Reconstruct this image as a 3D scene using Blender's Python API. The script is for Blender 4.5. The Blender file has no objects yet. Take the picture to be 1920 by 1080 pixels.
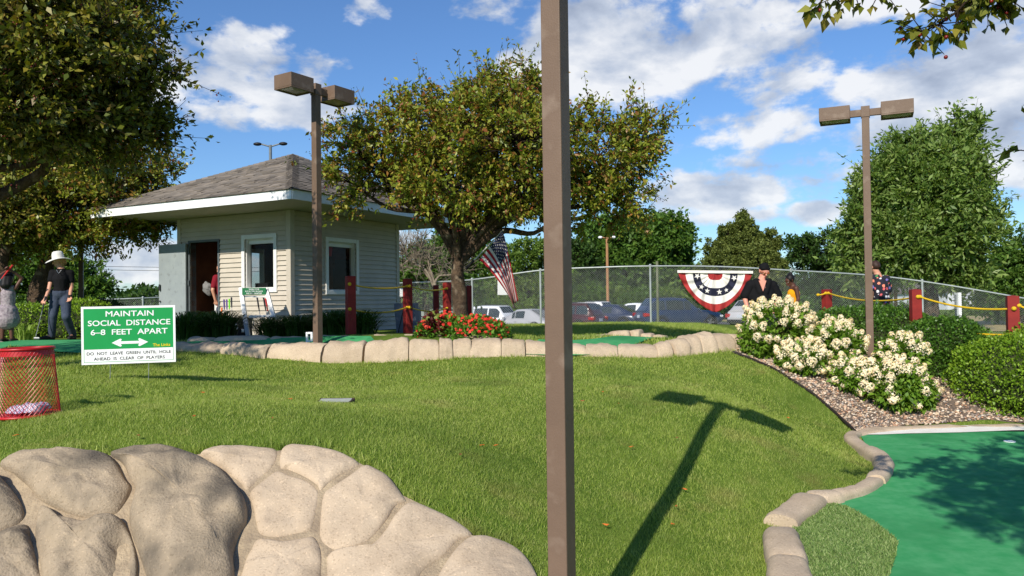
import bpy, bmesh, math, random
import numpy as np
from mathutils import Vector, Matrix, noise as mnoise
R = math.radians
sc = bpy.context.scene
col = sc.collection
rng = np.random.default_rng(7)
random.seed(7)
# ------------------------------------------------------------------ camera
F = 1450.0; CZ = 1.65
PITCH, ROLL = R(0.99), -0.0125
MC = Matrix.Rotation(math.pi/2 + PITCH, 3, 'X') @ Matrix.Rotation(ROLL, 3, 'Z')
cam_d = bpy.data.cameras.new('camera'); cam = bpy.data.objects.new('camera', cam_d); col.objects.link(cam)
cam_d.sensor_width = 36; cam_d.lens = 36*F/1920; cam_d.clip_start = 0.05; cam_d.clip_end = 4000
cam.matrix_world = Matrix.Translation((0, 0, CZ)) @ MC.to_4x4()
sc.camera = cam
# ------------------------------------------------------------------ light
SUN_AZ = math.atan2(-0.41, -0.91); SUN_EL = R(33)
sl = bpy.data.lights.new('sun', 'SUN'); sl.energy = 5.0; sl.angle = R(0.5); sl.color = (1.0, 0.93, 0.82)
so = bpy.data.objects.new('sun', sl); col.objects.link(so)
sdir = Vector((math.sin(SUN_AZ)*math.cos(SUN_EL), math.cos(SUN_AZ)*math.cos(SUN_EL), math.sin(SUN_EL)))
so.rotation_euler = sdir.to_track_quat('Z', 'Y').to_euler(); so.location = sdir*50
sc.view_settings.view_transform = 'Standard'; sc.view_settings.look = 'None'
sc.view_settings.gamma = 1; sc.view_settings.use_curve_mapping = False
sc.view_settings.exposure = 0.12
SKY_STRENGTH = 0.10

def W(px, py, Y):
    d = MC @ Vector(((px-960)/F, -(py-540)/F, -1)); return Vector((0, 0, CZ)) + d*(Y/d.y)
def PZ(px, py, z):          # pixel ray meets the level z
    d = MC @ Vector(((px-960)/F, -(py-540)/F, -1)); return Vector((0, 0, CZ)) + d*((z-CZ)/d.z)
def S(r, g, b):
    f = lambda v: (v/255/12.92) if v/255 <= .04045 else ((v/255+.055)/1.055)**2.4
    return (f(r), f(g), f(b), 1)

# ------------------------------------------------------------------ world: sky + clouds
world = bpy.data.worlds.new('World'); sc.world = world; world.use_nodes = True
def build_world():
    nt = world.node_tree; N = nt.nodes; L = nt.links; N.clear()
    out = N.new('ShaderNodeOutputWorld'); bg = N.new('ShaderNodeBackground'); L.new(bg.outputs[0], out.inputs[0])
    sky = N.new('ShaderNodeTexSky'); sky.sky_type = 'NISHITA'; sky.sun_disc = False
    sky.sun_elevation = SUN_EL; sky.sun_rotation = SUN_AZ % (2*math.pi); sky.air_density = 1.1; sky.dust_density = .12; sky.ozone_density = 2.6
    tc = N.new('ShaderNodeTexCoord'); sep = N.new('ShaderNodeSeparateXYZ'); L.new(tc.outputs['Generated'], sep.inputs[0])
    def M(op, a, b=None, c=None, clamp=False):
        n = N.new('ShaderNodeMath'); n.operation = op; n.use_clamp = clamp
        for i, v in enumerate((a, b, c)):
            if v is None: continue
            if isinstance(v, (int, float)): n.inputs[i].default_value = v
            else: L.new(v, n.inputs[i])
        return n.outputs[0]
    az = M('ARCTAN2', sep.outputs[0], sep.outputs[1]); el = M('ARCSINE', sep.outputs[2])
    cv = N.new('ShaderNodeCombineXYZ'); L.new(az, cv.inputs[0]); L.new(M('MULTIPLY', el, 1.7), cv.inputs[1])
    def nz(scale, detail, rough=.55, off=(0, 0, 0), dist=0):
        mp = N.new('ShaderNodeMapping'); mp.inputs['Location'].default_value = off; L.new(cv.outputs[0], mp.inputs[0])
        n = N.new('ShaderNodeTexNoise'); n.inputs['Scale'].default_value = scale; n.inputs['Detail'].default_value = detail
        n.inputs['Roughness'].default_value = rough; n.inputs['Distortion'].default_value = dist
        L.new(mp.outputs[0], n.inputs['Vector']); return n.outputs['Fac']
    blobs = [(430,115,105,72,1),(375,85,75,35,.9),(545,185,110,48,.95),(460,215,105,30,.9),(605,125,55,28,.85),(690,18,40,22,.5),
             (885,8,105,30,.65),(1000,140,60,50,.7),(1190,95,185,120,1.05),(1370,70,160,85,.95),(1440,150,95,45,.65),(1590,15,160,38,.7),
             (1440,240,140,34,.65),(1420,305,140,22,.6),(1330,362,120,52,1.05),(1640,170,95,30,.7),(1800,140,150,80,1.0),
             (1870,40,110,55,.75),(1790,235,165,58,.95),(1540,398,70,18,.6),(1310,405,140,18,.8),(1560,330,90,22,.45),(1250,265,70,24,.45),
             (230,490,170,34,.75),(1750,330,200,25,.5),(760,470,80,45,.75),(1100,470,120,30,.5),(200,180,120,60,.6),(-150,200,250,90,.9),(2150,150,260,160,1),
             (1000,-250,500,130,.8),(300,-200,300,80,.7)]
    dens = None; mid = None
    for px, py, rx, ry, w in blobs:
        d = (W(px, py, 10)-Vector((0, 0, CZ))).normalized(); a = math.atan2(d.x, d.y); e = math.asin(d.z)
        u = M('MULTIPLY', M('SUBTRACT', az, a), F/rx/1.15); v = M('MULTIPLY', M('SUBTRACT', el, e), F/ry/1.15)
        r2 = M('ADD', M('MULTIPLY', u, u), M('MULTIPLY', v, v))
        q = M('MULTIPLY', M('SUBTRACT', 1.0, r2), w)
        dens = q if dens is None else M('MAXIMUM', dens, q)
    dens = M('MAXIMUM', dens, -1.2)
    n1 = nz(6.5, 8, .54, (3.1, 1.7, 0), .2)
    n2 = nz(30, 6, .6, (1, 5, 0))
    nn = M('ADD', M('MULTIPLY', M('SUBTRACT', n1, .5), 3.7), M('MULTIPLY', M('SUBTRACT', n2, .5), 1.4))
    d0 = M('ADD', M('MULTIPLY', dens, .9), nn)
    d0 = M('ADD', d0, -.02)
    ramp = N.new('ShaderNodeMapRange'); ramp.interpolation_type = 'SMOOTHSTEP'
    L.new(d0, ramp.inputs[0]); ramp.inputs[1].default_value = -.02; ramp.inputs[2].default_value = .62
    mask = M('MULTIPLY', ramp.outputs[0], .93)
    # cloud brightness: lumpy tops bright, thick parts and undersides greyer
    n3 = nz(6.5, 8, .54, (3.1, 1.64, 0), .2); n4 = nz(9, 7, .55, (8, 2, 0))
    br = M('ADD', M('MULTIPLY', M('SUBTRACT', n1, n3), 3.2), M('MULTIPLY', M('SUBTRACT', n4, .5), 1.0))
    thick = N.new('ShaderNodeMapRange'); L.new(d0, thick.inputs[0]); thick.inputs[1].default_value = .5; thick.inputs[2].default_value = 2.2
    br = M('ADD', .70, br); br = M('SUBTRACT', br, M('MULTIPLY', thick.outputs[0], .38), clamp=True)
    cr = N.new('ShaderNodeValToRGB'); e = cr.color_ramp.elements
    e[0].position = 0; e[0].color = (.30, .355, .47, 1); e[1].position = 1; e[1].color = (.86, .87, .89, 1)
    m = cr.color_ramp.elements.new(.5); m.color = (.50, .56, .67, 1)
    L.new(br, cr.inputs[0])
    gain = N.new('ShaderNodeMix'); gain.data_type = 'RGBA'; gain.blend_type = 'MULTIPLY'; gain.inputs[0].default_value = 1
    L.new(sky.outputs[0], gain.inputs[6]); gain.inputs[7].default_value = (SKY_STRENGTH*.68, SKY_STRENGTH*.92, SKY_STRENGTH*1.24, 1)
    mix = N.new('ShaderNodeMix'); mix.data_type = 'RGBA'; L.new(mask, mix.inputs[0]); L.new(gain.outputs[2], mix.inputs[6]); L.new(cr.outputs[0], mix.inputs[7])
    # clouds only above the horizon
    L.new(mix.outputs[2], bg.inputs[0]); bg.inputs[1].default_value = 1.0
build_world()
world.cycles_visibility if hasattr(world, 'cycles_visibility') else None

# ------------------------------------------------------------------ materials
def mat(name, c1, c2=None, scale=6, rough=.75, bump=0, bscale=None, metal=0, spec=.3, detail=6, lo=.35, hi=.65, c3=None, s3=40, f3=(.6, .7), alpha=None, bdist=.02):
    m = bpy.data.materials.new(name); m.use_nodes = True; nt = m.node_tree; N = nt.nodes; L = nt.links
    b = N['Principled BSDF']; b.inputs['Roughness'].default_value = rough; b.inputs['Metallic'].default_value = metal
    b.inputs['Specular IOR Level'].default_value = spec
    tc = N.new('ShaderNodeTexCoord')
    if c2 is None: c2 = tuple(x*.82 for x in c1[:3])+(1,)
    n = N.new('ShaderNodeTexNoise'); n.inputs['Scale'].default_value = scale; n.inputs['Detail'].default_value = detail; n.inputs['Roughness'].default_value = .62
    L.new(tc.outputs['Object'], n.inputs['Vector'])
    cr = N.new('ShaderNodeValToRGB'); cr.color_ramp.elements[0].position = lo; cr.color_ramp.elements[1].position = hi
    cr.color_ramp.elements[0].color = c1; cr.color_ramp.elements[1].color = c2
    L.new(n.outputs['Fac'], cr.inputs[0]); last = cr.outputs[0]
    if c3 is not None:
        n3 = N.new('ShaderNodeTexNoise'); n3.inputs['Scale'].default_value = s3; n3.inputs['Detail'].default_value = 3; L.new(tc.outputs['Object'], n3.inputs['Vector'])
        mr = N.new('ShaderNodeMapRange'); mr.inputs[1].default_value = f3[0]; mr.inputs[2].default_value = f3[1]; L.new(n3.outputs['Fac'], mr.inputs[0])
        mx = N.new('ShaderNodeMix'); mx.data_type = 'RGBA'; L.new(mr.outputs[0], mx.inputs[0]); L.new(last, mx.inputs[6]); mx.inputs[7].default_value = c3; last = mx.outputs[2]
    L.new(last, b.inputs['Base Color'])
    if bump:
        nb = N.new('ShaderNodeTexNoise'); nb.inputs['Scale'].default_value = bscale or scale*4; nb.inputs['Detail'].default_value = 6; L.new(tc.outputs['Object'], nb.inputs['Vector'])
        bp = N.new('ShaderNodeBump'); bp.inputs['Strength'].default_value = bump; bp.inputs['Distance'].default_value = bdist; L.new(nb.outputs['Fac'], bp.inputs['Height']); L.new(bp.outputs[0], b.inputs['Normal'])
    return m
def leafmat(name, cols, transl=.35, rough=.5, spec=.25):
    m = bpy.data.materials.new(name); m.use_nodes = True; nt = m.node_tree; N = nt.nodes; L = nt.links
    b = N['Principled BSDF']; b.inputs['Roughness'].default_value = rough; b.inputs['Specular IOR Level'].default_value = spec
    g = N.new('ShaderNodeNewGeometry'); cr = N.new('ShaderNodeValToRGB'); L.new(g.outputs['Random Per Island'], cr.inputs[0])
    el = cr.color_ramp.elements
    while len(el) < len(cols): el.new(.5)
    for i, c in enumerate(cols): el[i].position = i/(len(cols)-1); el[i].color = c
    L.new(cr.outputs[0], b.inputs['Base Color'])
    t = N.new('ShaderNodeBsdfTranslucent')
    mul = N.new('ShaderNodeMix'); mul.data_type = 'RGBA'; mul.blend_type = 'MULTIPLY'; mul.inputs[0].default_value = 1; L.new(cr.outputs[0], mul.inputs[6]); mul.inputs[7].default_value = (1.5, 1.5, .6, 1)
    L.new(mul.outputs[2], t.inputs[0])
    mx = N.new('ShaderNodeMixShader'); mx.inputs[0].default_value = transl; L.new(b.outputs[0], mx.inputs[1]); L.new(t.outputs[0], mx.inputs[2])
    L.new(mx.outputs[0], N['Material Output'].inputs[0]); return m
def glassmat(name, c=(.02, .025, .03, 1), rough=.04):
    m = bpy.data.materials.new(name); m.use_nodes = True; b = m.node_tree.nodes['Principled BSDF']
    b.inputs['Base Color'].default_value = c; b.inputs['Roughness'].default_value = rough; b.inputs['Specular IOR Level'].default_value = .6
    return m
def clearglass(name, tint=.85):
    m = bpy.data.materials.new(name); m.use_nodes = True; nt = m.node_tree; N = nt.nodes; L = nt.links; N.remove(N['Principled BSDF'])
    t = N.new('ShaderNodeBsdfTransparent'); t.inputs[0].default_value = (tint, tint, tint, 1); g = N.new('ShaderNodeBsdfGlossy'); g.inputs['Roughness'].default_value = .02
    fr = N.new('ShaderNodeFresnel'); fr.inputs[0].default_value = 1.12; mx = N.new('ShaderNodeMixShader'); L.new(fr.outputs[0], mx.inputs[0]); L.new(t.outputs[0], mx.inputs[1]); L.new(g.outputs[0], mx.inputs[2])
    L.new(mx.outputs[0], N['Material Output'].inputs[0]); return m

# ------------------------------------------------------------------ mesh helpers
class MB:
    def __init__(s): s.V = []; s.F = []; s.M = []
    def add(s, V, Fs, m=0):
        o = len(s.V); s.V += [tuple(v) for v in V]; s.F += [tuple(i+o for i in f) for f in Fs]; s.M += [m]*len(Fs); return s
    def box(s, c, size, rot=None, m=0):
        hx, hy, hz = (q/2 for q in size); P = [Vector((x, y, z)) for x in (-hx, hx) for y in (-hy, hy) for z in (-hz, hz)]
        if rot is not None: P = [rot @ p for p in P]
        return s.hexa([p+Vector(c) for p in P], m)
    def hexa(s, P, m=0):     # order: x-(y-(z-,z+),y+(..)), x+
        return s.add(P, [(0, 1, 3, 2), (4, 6, 7, 5), (0, 4, 5, 1), (2, 3, 7, 6), (0, 2, 6, 4), (1, 5, 7, 3)], m)
    def quad(s, a, b, c, d, m=0): return s.add([a, b, c, d], [(0, 1, 2, 3)], m)
    def prism(s, poly, off, m=0):   # poly: list of Vectors, off: Vector thickness
        n = len(poly); off = Vector(off); P = [Vector(p) for p in poly]
        return s.add(P+[p+off for p in P], [tuple(range(n))[::-1], tuple(range(n, 2*n))]+[(i, (i+1) % n, n+(i+1) % n, n+i) for i in range(n)], m)
    def tube(s, pts, rad, n=8, m=0, cap=True):
        pts = [Vector(p) for p in pts]; k = len(pts)
        if not hasattr(rad, '__len__'): rad = [rad]*k
        V = []; up = None
        for i, p in enumerate(pts):
            t = (pts[min(i+1, k-1)]-pts[max(i-1, 0)])
            t = t.normalized() if t.length > 1e-9 else Vector((0, 0, 1))
            if up is None:
                up = t.orthogonal().normalized()
            u = (up-t*up.dot(t)); u = u.normalized() if u.length > 1e-6 else t.orthogonal().normalized(); up = u; w = t.cross(u)
            for j in range(n):
                a = 2*math.pi*j/n; V.append(p+(u*math.cos(a)+w*math.sin(a))*rad[i])
        Fs = [(i*n+j, i*n+(j+1) % n, (i+1)*n+(j+1) % n, (i+1)*n+j) for i in range(k-1) for j in range(n)]
        if cap: Fs += [tuple(range(n))[::-1], tuple(range((k-1)*n, k*n))]
        return s.add(V, Fs, m)
    def sphere(s, c, r, seg=12, rings=8, m=0, rot=None):
        if not hasattr(r, '__len__'): r = (r, r, r)
        c = Vector(c); V = []
        for i in range(rings+1):
            th = math.pi*i/rings
            for j in range(seg):
                a = 2*math.pi*j/seg; p = Vector((r[0]*math.sin(th)*math.cos(a), r[1]*math.sin(th)*math.sin(a), r[2]*math.cos(th)))
                V.append(c+(rot @ p if rot is not None else p))
        Fs = [(i*seg+j, (i+1)*seg+j, (i+1)*seg+(j+1) % seg, i*seg+(j+1) % seg) for i in range(rings) for j in range(seg)]
        return s.add(V, Fs, m)
    def lathe(s, c, prof, seg=24, m=0, axis='Z', cap=False):
        c = Vector(c); V = []
        for r, z in prof:
            for j in range(seg):
                a = 2*math.pi*j/seg
                V.append(c+(Vector((r*math.cos(a), r*math.sin(a), z)) if axis == 'Z' else Vector((r*math.cos(a), z, r*math.sin(a)))))
        k = len(prof)
        Fs = [(i*seg+j, i*seg+(j+1) % seg, (i+1)*seg+(j+1) % seg, (i+1)*seg+j) for i in range(k-1) for j in range(seg)]
        if cap: Fs += [tuple(range(seg))[::-1], tuple(range((k-1)*seg, k*seg))]
        return s.add(V, Fs, m)
    def grid(s, fn, nu, nv, m=0, mfn=None):
        V = [fn(i/nu, j/nv) for i in range(nu+1) for j in range(nv+1)]; o = len(s.V); s.V += [tuple(v) for v in V]
        for i in range(nu):
            for j in range(nv):
                a = o+i*(nv+1)+j; s.F.append((a, a+nv+1, a+nv+2, a+1)); s.M.append(mfn((i+.5)/nu, (j+.5)/nv) if mfn else m)
        return s
    def build(s, name, mats, parent=None, smooth=0, bevel=0, fix=True):
        me = bpy.data.meshes.new(name); L = Vector(parent.location) if parent is not None else Vector((0, 0, 0))
        base = L
        if parent is not None and parent.parent is not None: base = L+Vector(parent.parent.location)
        me.from_pydata([Vector(v)-base for v in s.V], [], s.F)
        if not isinstance(mats, (list, tuple)): mats = [mats]
        for m in mats: me.materials.append(m)
        if len(mats) > 1: me.polygons.foreach_set('material_index', np.array(s.M, dtype=np.int32))
        if fix:
            bm = bmesh.new(); bm.from_mesh(me); bmesh.ops.recalc_face_normals(bm, faces=bm.faces); bm.to_mesh(me); bm.free()
        if smooth:
            me.polygons.foreach_set('use_smooth', np.ones(len(me.polygons), dtype=bool)); me.set_sharp_from_angle(angle=R(smooth))
        o = bpy.data.objects.new(name, me); col.objects.link(o)
        if parent is not None: o.parent = parent
        if bevel:
            b = o.modifiers.new('bevel', 'BEVEL'); b.width = bevel; b.segments = 2; b.limit_method = 'ANGLE'; b.angle_limit = R(40)
        return o
def np_mesh(name, V, Fq, m, parent=None, smooth=False):
    """V (n,3) world, Fq (k,c) int: one mesh from arrays"""
    V = np.asarray(V, dtype=np.float32).copy(); Fq = np.asarray(Fq, dtype=np.int32)
    if parent is not None:
        base = Vector(parent.location)
        if parent.parent is not None: base = base+Vector(parent.parent.location)
        V -= np.array(base, dtype=np.float32)
    me = bpy.data.meshes.new(name); k, c = Fq.shape
    me.vertices.add(len(V)); me.vertices.foreach_set('co', V.ravel())
    me.loops.add(k*c); me.loops.foreach_set('vertex_index', Fq.ravel())
    me.polygons.add(k); me.polygons.foreach_set('loop_start', np.arange(0, k*c, c, dtype=np.int32)); me.polygons.foreach_set('loop_total', np.full(k, c, dtype=np.int32))
    if smooth: me.polygons.foreach_set('use_smooth', np.ones(k, dtype=bool))
    me.update(calc_edges=True); me.materials.append(m)
    o = bpy.data.objects.new(name, me); col.objects.link(o)
    if parent is not None: o.parent = parent
    return o
def thing(name, label, cat, loc=(0, 0, 0), group=None):
    o = bpy.data.objects.new(name, None); col.objects.link(o); o.location = loc; o.empty_display_size = .2
    return tag(o, label, cat, group)
def tag(o, label=None, cat=None, group=None, kind=None):
    if label: o['label'] = label
    if cat: o['category'] = cat
    if group: o['group'] = group
    if kind: o['kind'] = kind
    return o
def dup(o, parent=None):
    c = o.copy(); col.objects.link(c)
    if parent is not None: c.parent = parent
    for ch in list(o.children): dup(ch, c)
    return c
def evalmesh(o):
    dg = bpy.context.evaluated_depsgraph_get(); dg.update(); return bpy.data.meshes.new_from_object(o.evaluated_get(dg))
def in_poly(X, Y, poly):
    ins = np.zeros(X.shape, bool); n = len(poly); j = n-1
    for i in range(n):
        xi, yi = poly[i][0], poly[i][1]; xj, yj = poly[j][0], poly[j][1]
        if yi != yj:
            c = ((yi > Y) != (yj > Y)) & (X < (xj-xi)*(Y-yi)/(yj-yi)+xi); ins ^= c
        j = i
    return ins
def catmull(pts, per=8):
    P = [Vector(p) for p in pts]; out = []
    for i in range(len(P)-1):
        p0 = P[max(i-1, 0)]; p1 = P[i]; p2 = P[i+1]; p3 = P[min(i+2, len(P)-1)]
        for k in range(per):
            t = k/per; out.append(.5*((2*p1)+(p2-p0)*t+(2*p0-5*p1+4*p2-p3)*t*t+(3*p1-p0-3*p2+p3)*t**3))
    out.append(P[-1]); return out
def nrm(a): return a/np.maximum(np.linalg.norm(a, axis=-1, keepdims=True), 1e-9)

# ------------------------------------------------------------------ terrain heights
GZ = -1.62+CZ            # level of the lower putting green and path
cp = [(v.x, v.y, v.z) for v in [W(*p) for p in [
    (1160,1080,4.6),(1340,755,8.0),(1000,1070,4.45),(890,1010,4.62),(765,945,4.8),(670,882,5.0),(560,848,5.15),(440,850,5.2),(280,857,5.05),(100,864,5.05),(0,885,5.0),(-150,890,5),
    (55,782,6.3),(-200,790,6.3),(240,713,8.3),(-100,705,9),(628,757,7.2),(850,760,7.2),(1000,850,6.1),
    (330,661,11.5),(420,667,11.3),(500,673,11.2),(620,684,10.9),(700,685,10.8),(800,679,10.9),(900,671,11),(1000,669,11),(1100,669,11),(1240,676,10.8),(1330,663,11.2),(1385,655,11.5),
    (1450,692,10.6),(1530,742,10.0),(1600,803,9.4),(1415,772,8.2),(1480,800,8.35),(1540,832,8.35),(1268,741,8.2),(1380,830,6.9),(1300,1000,5.2)]]]
cz = lambda x, y, z: cp.append((x, y, z+CZ))
for x, y in [(1640,890),(1590,935),(1450,990),(1445,1080),(1800,800),(1920,798),(2100,790),(1700,800),(1612,830),(1700,860),(1660,840),(1645,812),(1800,880),(1600,860),(2000,830)]:
    v = PZ(x, y, GZ); cp.append((v.x, v.y, GZ))
for x, y in [(2.5,4),(4,4),(6,4.5),(4,6.5),(6,7),(9,6),(9,8.5),(1.6,3.2),(3,2),(6,2)]: cz(x, y, -1.62)
cz(.23, 3.7, -1.72); cz(.6, 3.0, -1.64); cz(-.3, 3.3, -1.62)
for x, y in [(-.2,4.0),(-.9,4.15),(-1.8,4.15),(-3,4.1),(-4.5,4.1),(-7,4.1),(-3,3),(-1,2.5),(-7,3),(-11,4)]: cz(x, y, -1.62)
for x, y, z in [(-10,12,-.62),(-7,12,-.61),(-5,12,-.61),(-3,11.7,-.6),(-1.5,11.6,-.6),(-.3,11.8,-.63),(.7,11.8,-.69),(1.8,12,-.69),(2.6,11.8,-.68),
                (-8,14,-.61),(-6,14,-.6),(-4,14,-.6),(-2.5,14,-.6),(-.9,13,-.56),(.5,14,-.67),(2,14,-.68),(3.2,13,-.75),
                (-10,17,-.6),(-5,17.5,-.62),(-3,19,-.64),(-1,17,-.62),(1,18,-.66),(3,18,-.68),(1.5,21.5,-.68),(4,21.5,-.69),(-1,21.5,-.68),(-5,21,-.7),(-12,20,-.7),
                (4.2,14,-1.08),(5.6,14.2,-1.15),(7.2,14.6,-1.15),(6.5,17,-1.1),(9.5,15,-1.25),(5.9,20,-.9),(8,21,-1.1),(11,19,-1.4),
                (5.25,11.3,-.93),(6,11.4,-1.0),(6.9,10.8,-1.2),(5.9,10.1,-1.33),(4.5,10.4,-1.15),(3.6,11.2,-.92),(8,11.4,-1.15),(9,10.4,-1.45),(11,12,-1.35)]: cz(x, y, z)
FENCE = []
for px, top, Y in [(700,532,29),(800,529,27.5),(885,524.5,26),(1013,507,25.2),(1120,501.5,24.8),(1219,499,24.5),(1350,500,24.4),(1483,507,24.3),(1630,516,24.3),(1729,527.5,24),(1850,547,23.5),(1990,572,23),(2200,610,22.5)]:
    v = W(px, top, Y); FENCE.append((v.x, v.y, v.z)); cp.append((v.x, v.y, v.z-1.83))
cp = np.array(cp)
def _U(r2): return np.where(r2 > 1e-12, .5*r2*np.log(np.maximum(r2, 1e-12)), 0)
def _fit():
    n = len(cp); P = cp[:, :2]; K = _U(((P[:, None]-P[None])**2).sum(-1))+np.eye(n)*.02
    A = np.zeros((n+3, n+3)); A[:n, :n] = K; Q = np.c_[np.ones(n), P]; A[:n, n:] = Q; A[n:, :n] = Q.T
    b = np.zeros(n+3); b[:n] = cp[:, 2]; return np.linalg.solve(A, b)
_w = _fit()
def _ss(x, a, b):
    t = np.clip((x-a)/(b-a), 0, 1); return t*t*(3-2*t)
def gz(X, Y):
    X = np.asarray(X, float); Y = np.asarray(Y, float); sh = X.shape; x = X.ravel(); y = Y.ravel()
    out = np.zeros(len(x)); P = cp[:, :2]
    xc = np.clip(x, -13, 14); yc = np.clip(y, 2, 29)
    for i in range(0, len(x), 20000):
        s = slice(i, i+20000); q = np.c_[xc[s], yc[s]]
        out[s] = _U(((q[:, None]-P[None])**2).sum(-1)) @ _w[:-3]+_w[-3]+q @ _w[-2:]
    lot = np.clip(-1.93+.035*x, -2.1, -1.55)+CZ
    m = np.maximum.reduce([_ss(y, 25.5, 32), _ss(-x, 13, 22), _ss(x, 14, 24)]); out = out*(1-m)+lot*m
    m = 1-_ss(y, .5, 2.5); out = out*(1-m)+GZ*m
    # flat lower green
    return out.reshape(sh)
def g1(x, y): return float(gz(np.array([x]), np.array([y]))[0])
def G(px, py, y0=2.6, y1=60):   # pixel ray meets the terrain
    ys = np.concatenate([np.arange(y0, 16, .02), np.arange(16, y1, .1)]); d = MC @ Vector(((px-960)/F, -(py-540)/F, -1)); t = ys/d.y
    z = CZ+d.z*t; h = gz(d.x*t, ys); k = np.nonzero(z <= h)[0]
    i = k[0] if len(k) else len(ys)-1
    return Vector((d.x*t[i], ys[i], float(h[i])))
def on(x, y, dz=0): return Vector((x, y, g1(x, y)+dz))
# ================================================================== SETTING: ground sheets
from mathutils.geometry import delaunay_2d_cdt
def sheet(name, poly, dz, m, step=.15, level=None, parent=None, kind='structure'):
    P = [(p[0], p[1]) for p in poly]; n = len(P); pts = [Vector(p) for p in P]
    xs = [p[0] for p in P]; ys = [p[1] for p in P]
    gx, gy = np.meshgrid(np.arange(min(xs)+step/2, max(xs), step), np.arange(min(ys)+step/2, max(ys), step)); gx = gx.ravel(); gy = gy.ravel()
    k = in_poly(gx, gy, P); pts += [Vector((a, b)) for a, b in zip(gx[k], gy[k])]
    v, e, f, _, _, _ = delaunay_2d_cdt(pts, [], [list(range(n))], 1, 1e-5)
    X = np.array([p.x for p in v]); Y = np.array([p.y for p in v])
    Z = gz(X, Y)+dz if level is None else np.full(len(X), level)
    mb = MB(); mb.add(list(zip(X, Y, Z)), [tuple(t) for t in f]); o = mb.build(name, m, parent, smooth=60, fix=False)
    if sum(p.normal.z for p in o.data.polygons) < 0: o.data.flip_normals()
    return tag(o, kind=kind)

def grass_ground():
    m = mat('lawn_soil', S(82, 106, 38), S(106, 124, 52), 3, .95, .8, 60, spec=.05, c3=S(120, 118, 60), s3=2.2, f3=(.6, .78)); return m
M_lawn = grass_ground()
def terrain():
    ax = np.concatenate([[-400, -200, -100, -60, -40, -28, -20, -16], np.arange(-13, 13.01, .13), [16, 20, 28, 40, 60, 100, 200, 400]])
    ay = np.concatenate([[-120, -60, -30, -12, -6, -3, -1], np.arange(.5, 26, .13), np.arange(26, 34, .5), [38, 45, 60, 80, 120, 200, 400, 900]])
    X, Y = np.meshgrid(ax, ay, indexing='ij'); Z = gz(X, Y); V = np.c_[X.ravel(), Y.ravel(), Z.ravel()]; n = len(ay)
    i, j = np.meshgrid(np.arange(len(ax)-1), np.arange(n-1), indexing='ij'); a = (i*n+j).ravel()
    o = np_mesh('ground', V, np.c_[a, a+n, a+n+1, a+1], M_lawn, smooth=True); tag(o, kind='structure'); return o
terrain()
def xy(v): return (v.x, v.y)
M_asphalt = mat('asphalt', S(70, 70, 72), S(88, 88, 90), 2, .9, .3, 80)
sheet('parking_lot', [(-70, 33), (14, 33), (14, 80), (-70, 80)], .02, M_asphalt, 4)
M_tan = mat('dry_field', S(176, 158, 112), S(150, 138, 90), 1, .95)
sheet('dry_field', [(14.5, 33), (70, 33), (70, 58), (14.5, 58)], .02, M_tan, 4)
M_conc = mat('concrete_path', S(176, 166, 150), S(150, 140, 126), 5, .9, .3, 60)
# lower path at the foot of the boulders
sheet('path', [(-12, -4), (.9, -4), (.75, 3.2), (.3, 3.4), (-.1, 4.2), (-1.2, 4.1), (-12, 4.0)], .01, M_conc, .4)
def felt(name, c1, c2):
    return mat(name, c1, c2, 9, .95, .6, 260, spec=.1, c3=tuple(v*.78 for v in c1[:3])+(1,), s3=1.4, f3=(.5, .72), bdist=.004)
M_green = felt('putting_felt', S(60, 150, 90), S(84, 162, 106))
KIN = [(1920,812),(1800,811),(1700,813),(1640,815),(1613,818),(1622,834),(1652,852),(1669,868),(1670,888),(1656,906),(1638,922),(1610,936),(1572,946),(1545,952),(1500,985),(1478,1000),(1484,1030),(1492,1062),(1500,1095),(1515,1140)]
green_xy = [xy(PZ(x, y, GZ)) for x, y in KIN]+[(1.9, 3.6), (2.2, 2.4), (6.4, 2.2), (8.6, 5), (8.4, 9.2)]
g0 = sheet('putting_green', green_xy, 0, M_green, .4, GZ+.016)
patch_xy = [xy(PZ(x, y, GZ)) for x, y in [(1556,948),(1590,956),(1640,984),(1684,1020),(1680,1048),(1668,1085),(1640,1140),(1520,1140),(1502,1092),(1494,1060),(1486,1030),(1480,1003),(1502,984),(1530,962)]]
M_turf = mat('rough_turf', S(82, 112, 56), S(98, 126, 68), 60, .95, .9, 260, spec=.1, c3=S(150, 165, 110), s3=220, f3=(.62, .72), bdist=.01)
sheet('rough_turf', patch_xy, 0, M_turf, .3, GZ+.022)
white_xy = [xy(PZ(x, y, GZ)) for x, y in [(1624,818),(1660,809),(1720,804),(1800,801),(1900,800),(2000,800),(2000,808),(1900,810),(1800,814),(1700,816),(1650,818)]]
M_whitepaint = mat('white_border_paint', S(244, 240, 230), S(232, 226, 214), 6, .8, .3, 80)
sheet('white_border_strip', white_xy, 0, M_whitepaint, .3, GZ+.022)
upper_xy = [(-5.3,11.75),(-4,11.45),(-2.6,11.15),(-1.9,11.3),(-2.2,12.0),(-3.4,12.2),(-5,12.35)]
sheet('putting_green', upper_xy, .03, M_green, .15)
g2_xy = [xy(PZ(x, y, -.67+CZ)) for x, y in [(985,653),(1010,644),(1072,643),(1112,641),(1150,636),(1172,633),(1200,631),(1240,632),(1283,632),(1277,637),(1228,638),(1182,646),(1130,651),(1060,653)]]
sheet('putting_green', g2_xy, .035, M_green, .15)
wg_xy = [xy(PZ(x, y, -.60+CZ)) for x, y in [(-120,652),(-10,646),(40,641),(165,640),(320,641),(320,652),(165,654),(100,654),(20,650),(-120,668)]]
sheet('putting_green', wg_xy, .03, M_green, .15)
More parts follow.
